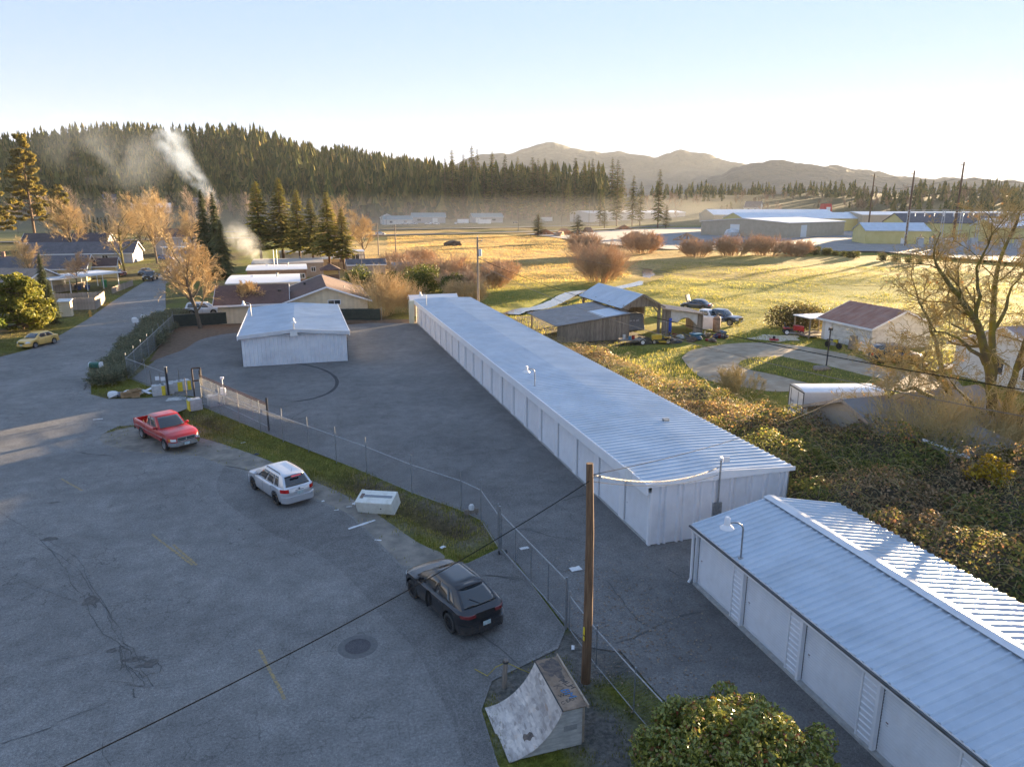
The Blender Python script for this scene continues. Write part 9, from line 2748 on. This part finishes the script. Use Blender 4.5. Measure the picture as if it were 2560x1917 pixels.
sky_trees = [(960, 338, 520), (975, 318, 520), (1000, 330, 540), (1018, 310, 560), (1030, 318, 560), (1062, 322, 530), (1090, 330, 520), (1118, 335, 530), (1150, 335, 500), (1162, 340, 500), (1176, 338, 510), (1190, 340, 505), (1243, 336, 470), (1262, 345, 480), (1280, 340, 500), (1298, 350, 490), (1323, 338, 470), (1335, 342, 480), (1345, 360, 500), (930, 345, 560), (905, 350, 560), (885, 345, 580), (865, 352, 580), (1045, 345, 540), (1105, 360, 520), (1132, 362, 520), (1215, 372, 500), (1228, 380, 500), (1070, 372, 500), (1000, 380, 500), (960, 372, 505), (920, 372, 520)]
ORD = ['%d%s' % (q, {1: 'st', 2: 'nd', 3: 'rd'}.get(q % 10 if q // 10 != 1 else 0, 'th')) for q in range(1, 40)]
for i, (px, py, d) in enumerate(sorted(sky_trees)):
 p_ = ray_point(px, py, d + 135)
 gz = float(ground_h(p_[0], p_[1]))
 fir('tall_conifer', 'tall dark conifer, %s from the left in the tree row below the far mountain' % ORD[i], (p_[0], p_[1], gz - 0.3), p_[2] - gz, i, 'tree row below the far mountain', 0.8 + 0.4 * ((i * 37) % 11) / 11, MIDS)
rg = np.random.default_rng(123)
def in_view(x, y):
 a = np.degrees(np.arctan2(x, y)) - CAM_YAW
 return np.abs(a) < 40
def scatter(n, az0, az1, r0, r1, keep):
 a = np.radians(rg.uniform(az0, az1, n))
 r = np.sqrt(rg.uniform(r0 ** 2, r1 ** 2, n))
 x, y = r * np.sin(a), r * np.cos(a)
 k = keep(x, y, r)
 return x[k], y[k]
hx, hy = scatter(7200, -24, 16, 560, 1330, lambda x, y, r: (ground_h(x, y) > 9) & (r < 1330))
rx, ry = scatter(1300, 20, 57, 640, 1250, lambda x, y, r: vnoise(x, y, 90, 71) > 0.5)
mx, my = scatter(1500, -4, 24, 610, 800, lambda x, y, r: (vnoise(x, y, 50, 72) > 0.25) & ~((x > 45) & (x < 235) & (y < 630)))
fx, fy = np.concatenate([hx, rx, mx]), np.concatenate([hy, ry, my])
fr = np.hypot(fx, fy)
fh = (9 + 21 * rg.random(len(fx)) ** 1.3)
fh[len(hx):len(hx) + len(rx)] *= 0.72
fh[-len(mx):] *= 1.4
fz = ground_h(fx, fy) - 0.4
order = np.argsort(fr)
n_ind = 230
for k, i in enumerate(order[:n_ind]):
 T = link('forest_conifer', FARS[k % 5], None, (fx[i], fy[i], fz[i]), rg.uniform(0, 6.28))
 T.scale = (fh[i] / 20 * 0.95, fh[i] / 20 * 0.95, fh[i] / 20)
 if fx[i] / fy[i] > 0.36:
  tag(T, 'conifer on the low wooded rise behind the warehouses', 'tree', 'conifers of the right wooded rise')
 else:
  tag(T, 'conifer at the near edge of the wooded hill', 'tree', 'conifers along the foot of the wooded hill')
co = [cone_fir(160 + i, 20, 3.1 + 0.4 * (i % 3), 5 + i % 2, 5) for i in range(5)]
parts = []
for k, i in enumerate(order[n_ind:]):
 c = co[k % 5]
 s = fh[i] / 20
 a = rg.uniform(0, 6.28)
 ca, sa = math.cos(a) * s, math.sin(a) * s
 q = np.empty_like(c)
 w = rg.uniform(0.8, 1.7)
 q[..., 0] = (c[..., 0] * ca - c[..., 1] * sa) * w + fx[i]
 q[..., 1] = (c[..., 0] * sa + c[..., 1] * ca) * w + fy[i]
 q[..., 2] = c[..., 2] * s + fz[i]
 parts.append(q)
fo = link('hill_forest', quads_mesh('hill_forest', np.concatenate(parts), FAR_FIR))
tag(fo, 'conifer forest covering the hill on the left and the far rise', 'forest', kind='stuff')
# leafless undergrowth between the conifers and along the valley floor
bt = np.array([(*p, *q, a, b) for p, q, a, b in []])
rg2 = np.random.default_rng(321)
out = [[], [], []]
grow(rg2, (0, 0, 0), (0, 0, 1), 9, 0.16, 0, out, dict(P_FAR, rmin=0.05, kids=[10, 5, 3]))
und = np.array([(*p, *q, a, b) for p, q, a, b in out[1] + out[2] + out[0]])
ux, uy = scatter(760, -24, 24, 480, 1000, lambda x, y, r: vnoise(x, y, 60, 73) > 0.42)
u2x, u2y = scatter(380, 22, 56, 420, 900, lambda x, y, r: vnoise(x, y, 70, 74) > 0.42)
ux, uy = np.concatenate([ux, u2x]), np.concatenate([uy, u2y])
ok = ~((ux > 50) & (ux < 225) & (uy > 470) & (uy < 615)) & ~((uy < 480) & (ux > 170))
ux, uy = ux[ok], uy[ok]
uz = ground_h(ux, uy)
allq = []
for i in range(len(ux)):
 s = rg2.uniform(0.55, 1.3)
 a = rg2.uniform(0, 6.28)
 S_ = und.copy()
 for o_ in (0, 3):
  x, y = S_[:, o_] * s, S_[:, o_ + 1] * s
  S_[:, o_], S_[:, o_ + 1] = x * math.cos(a) - y * math.sin(a) + ux[i], x * math.sin(a) + y * math.cos(a) + uy[i]
  S_[:, o_ + 2] = S_[:, o_ + 2] * s + uz[i]
 allq.append(S_)
allq = np.concatenate(allq)
p, q, r0 = allq[:, :3], allq[:, 3:6], allq[:, 6:7]
d = unit(q - p)
u = unit(np.cross(d, rg2.normal(0, 1, d.shape)))
uq = np.stack([p - u * r0 * 1.5, p + u * r0 * 1.5, q + u * r0, q - u * r0], 1)
ud = link('leafless_woodland', quads_mesh('leafless_woodland', uq, M('woodland_twigs', (0.20, 0.14, 0.09), (0.30, 0.20, 0.13), 0.02, 0.9, kind='World')))
tag(ud, 'leafless grey-brown woodland along the valley floor', 'woodland', kind='stuff')
# ------------------------------------------------------------------ mountains
def mountain(name, sil, dist, mat, depth, seed):
 """ridge through the given skyline, with slopes to both sides"""
 pts = [ray_point(x, y, dist) for x, y in sil]
 P_ = np.array(pts)
 s = np.linspace(0, len(P_) - 1, 160)
 rx = np.interp(s, np.arange(len(P_)), P_[:, 0])
 ry = np.interp(s, np.arange(len(P_)), P_[:, 1])
 rzv = np.interp(s, np.arange(len(P_)), P_[:, 2])
 ker = np.array([1, 2, 3, 2, 1]) / 9.0
 rzv = np.convolve(np.pad(rzv, 2, 'edge'), ker, 'valid')
 rzv = rzv + (vnoise(rx, ry, dist * 0.012, seed) - 0.5) * dist * 0.004 + (vnoise(rx, ry, dist * 0.004, seed + 1) - 0.5) * dist * 0.0015
 V = np.linspace(-1, 1, 41)
 out = np.stack([rx, ry], 1)
 n = unit(out)
 vs = np.zeros((len(V), len(s), 3))
 for j, v in enumerate(V):
  x, y = rx + n[:, 0] * v * depth, ry + n[:, 1] * v * depth
  spur = vnoise(x, y, dist * 0.05, seed + 3) * 0.5 + vnoise(x, y, dist * 0.02, seed + 4) * 0.25
  prof = (1 - abs(v)) ** (1.25) * (1 - 0.45 * spur * min(1, abs(v) * 4))
  vs[j, :, 0], vs[j, :, 1] = x, y
  vs[j, :, 2] = np.maximum(-0.4, rzv) * prof - 1.0 * (abs(v) > 0.99)
 mb = MB()
 m_ = len(s)
 mb.add(vs.reshape(-1, 3).tolist(), [(j * m_ + i, j * m_ + i + 1, (j + 1) * m_ + i + 1, (j + 1) * m_ + i) for j in range(len(V) - 1) for i in range(m_ - 1)])
 o = mb.build(name, mat, None, True)
 o['kind'] = 'structure'
 return o
MTN = M('wooded_mountain', (0.035, 0.042, 0.040), (0.06, 0.062, 0.055), 0.01, 0.95, bmp=1.0, bdist=25, kind='World', bscale=0.02)
mountain('mountain', [(900, 400), (960, 366), (1010, 342), (1045, 332), (1085, 334), (1125, 326), (1160, 310), (1187, 304), (1215, 313), (1250, 323), (1300, 331), (1340, 326), (1375, 334), (1410, 341), (1445, 328), (1480, 324), (1525, 332), (1570, 346), (1620, 356), (1700, 372), (1800, 385), (1950, 395), (2100, 402), (2300, 412)], 4300, MTN, 1500, 81)
mountain('mountain_ridge', [(1380, 425), (1480, 408), (1545, 380), (1590, 360), (1640, 349), (1690, 347), (1740, 356), (1800, 364), (1850, 372), (1910, 384), (1980, 388), (2060, 384), (2130, 388), (2211, 396), (2300, 402), (2400, 410)], 2900, MTN, 900, 91)
mountain('distant_hills', [(1650, 380), (1720, 366), (1790, 358), (1850, 366), (1930, 378), (2000, 385), (2080, 384), (2211, 390), (2350, 396), (2500, 400)], 3600, MTN, 900, 97)
# ------------------------------------------------------------------ smoke and haze
def volume_mat(name, color, density, aniso=0.0, nscale=None, lo=0.4, hi=0.7, fade=None):
 m = bpy.data.materials.new(name)
 m.use_nodes = True
 n, l = m.node_tree.nodes, m.node_tree.links
 n.remove(n['Principled BSDF'])
 v = n.new('ShaderNodeVolumePrincipled')
 v.inputs['Color'].default_value = rgba(color)
 v.inputs['Density'].default_value = density
 v.inputs['Anisotropy'].default_value = aniso
 l.new(v.outputs[0], n['Material Output'].inputs['Volume'])
 if fade:                    # thins out with height
  sp = n.new('ShaderNodeSeparateXYZ')
  l.new(coords(n, l, 'World'), sp.inputs[0])
  mr = n.new('ShaderNodeMapRange')
  for k_, v_ in (('From Min', fade[0]), ('From Max', fade[1]), ('To Min', density), ('To Max', 0.0)):
   mr.inputs[k_].default_value = v_
  l.new(sp.outputs['Z'], mr.inputs['Value'])
  l.new(mr.outputs[0], v.inputs['Density'])
 if nscale:
  f = noise(n, l, coords(n, l, 'World'), nscale, 3, 0.6, 0.6)
  mr = n.new('ShaderNodeMapRange')
  mr.inputs['From Min'].default_value = lo
  mr.inputs['From Max'].default_value = hi
  mr.inputs['To Min'].default_value = 0.0
  mr.inputs['To Max'].default_value = density
  l.new(f, mr.inputs['Value'])
  l.new(mr.outputs[0], v.inputs['Density'])
 return m
def uv_ball(n=12, m=8):
 mb = MB()
 vs = [(0, 0, -1)] + [(math.sin(PI * j / m) * math.cos(2 * PI * k / n), math.sin(PI * j / m) * math.sin(2 * PI * k / n), -math.cos(PI * j / m)) for j in range(1, m) for k in range(n)] + [(0, 0, 1)]
 fs = [(0, 1 + (k + 1) % n, 1 + k) for k in range(n)]
 for j in range(m - 2):
  fs += [(1 + j * n + k, 1 + j * n + (k + 1) % n, 1 + (j + 1) * n + (k + 1) % n, 1 + (j + 1) * n + k) for k in range(n)]
 b = 1 + (m - 2) * n
 fs += [(b + k, b + (k + 1) % n, len(vs) - 1) for k in range(n)]
 return mb.add(vs, fs)
def puff_mat(name, color, density, nscale):
 """smoke that thins out towards the rim of each puff, torn by noise"""
 m = volume_mat(name, color, density, 0.2, nscale, 0.38, 0.66)
 n, l = m.node_tree.nodes, m.node_tree.links
 v = next(q for q in n if q.type == 'PRINCIPLED_VOLUME')
 src = v.inputs['Density'].links[0].from_socket
 ln_ = n.new('ShaderNodeVectorMath')
 ln_.operation = 'LENGTH'
 l.new(n.new('ShaderNodeTexCoord').outputs['Object'], ln_.inputs[0])
 mr = n.new('ShaderNodeMapRange')
 for k_, v_ in (('From Min', 0.15), ('From Max', 0.97), ('To Min', 1.0), ('To Max', 0.0)):
  mr.inputs[k_].default_value = v_
 l.new(ln_.outputs['Value'], mr.inputs['Value'])
 mu = n.new('ShaderNodeMath')
 mu.operation = 'MULTIPLY'
 l.new(src, mu.inputs[0])
 l.new(mr.outputs[0], mu.inputs[1])
 l.new(mu.outputs[0], v.inputs['Density'])
 return m
def plume(label, puffs, dist, mat):
 """overlapping soft puffs (print x, y, radius, stretch) at one distance"""
 T = thing('smoke', label, 'smoke')
 T['kind'] = 'stuff'
 me = uv_ball().mesh('puff', mat, True)
 for i, (x, y, r, st_) in enumerate(puffs):
  o = link('puff', me, T, tuple(ray_point(x, y, dist)))
  o.scale = (r * st_, r, r)
  o.rotation_euler = (0, rad(40 if st_ > 1.05 else 0), 0)
 return T
plume('blue-white wood smoke drifting up to the left behind the twin spruces', [(464, 434, 2.2, 1.4), (450, 416, 3.2, 1.5), (432, 396, 4.2, 1.5), (412, 374, 5.2, 1.4), (394, 350, 6.2, 1.3), (382, 326, 7.0, 1.2), (372, 302, 6.8, 1.1), (352, 306, 5.5, 1.0)], 330, puff_mat('smoke_blue', (0.62, 0.76, 1.0), 0.13, 0.17))
plume('faint veil of old smoke spread over the wooded hillside', [(330, 345, 14, 1.3), (270, 335, 16, 1.4), (205, 330, 15, 1.4), (150, 318, 13, 1.4)], 335, puff_mat('smoke_veil', (0.75, 0.85, 1.0), 0.009, 0.06))
plume('pale chimney smoke above the white-roofed mobile home', [(577, 582, 0.9, 1.0), (568, 566, 1.6, 1.3), (552, 546, 2.3, 1.3), (534, 526, 2.8, 1.2), (514, 508, 3.0, 1.1)], 148, puff_mat('smoke_pale', (0.86, 0.9, 0.96), 0.2, 0.4))
mst = MB().box(-170, 330, 395, 640, 0.8, 24)
tag(mst.build('mist', volume_mat('ground_mist', (0.92, 0.93, 0.95), 0.0011, 0.2, fade=(0.5, 22.0))), 'thin ground mist lying over the valley floor across the fields', 'mist', kind='stuff')
HAZE_X0, HAZE_X1, HAZE_Y0, HAZE_Y1, HAZE_TOP = -7400, 9400, -1000, 9900, 400
mb = MB().box(HAZE_X0, HAZE_X1, HAZE_Y0, HAZE_Y1, -3, HAZE_TOP)
hz = mb.build('haze', volume_mat('valley_haze', (0.84, 0.91, 1.0), 0.00004, 0.1))
tag(hz, 'thin valley haze', 'haze', kind='stuff')
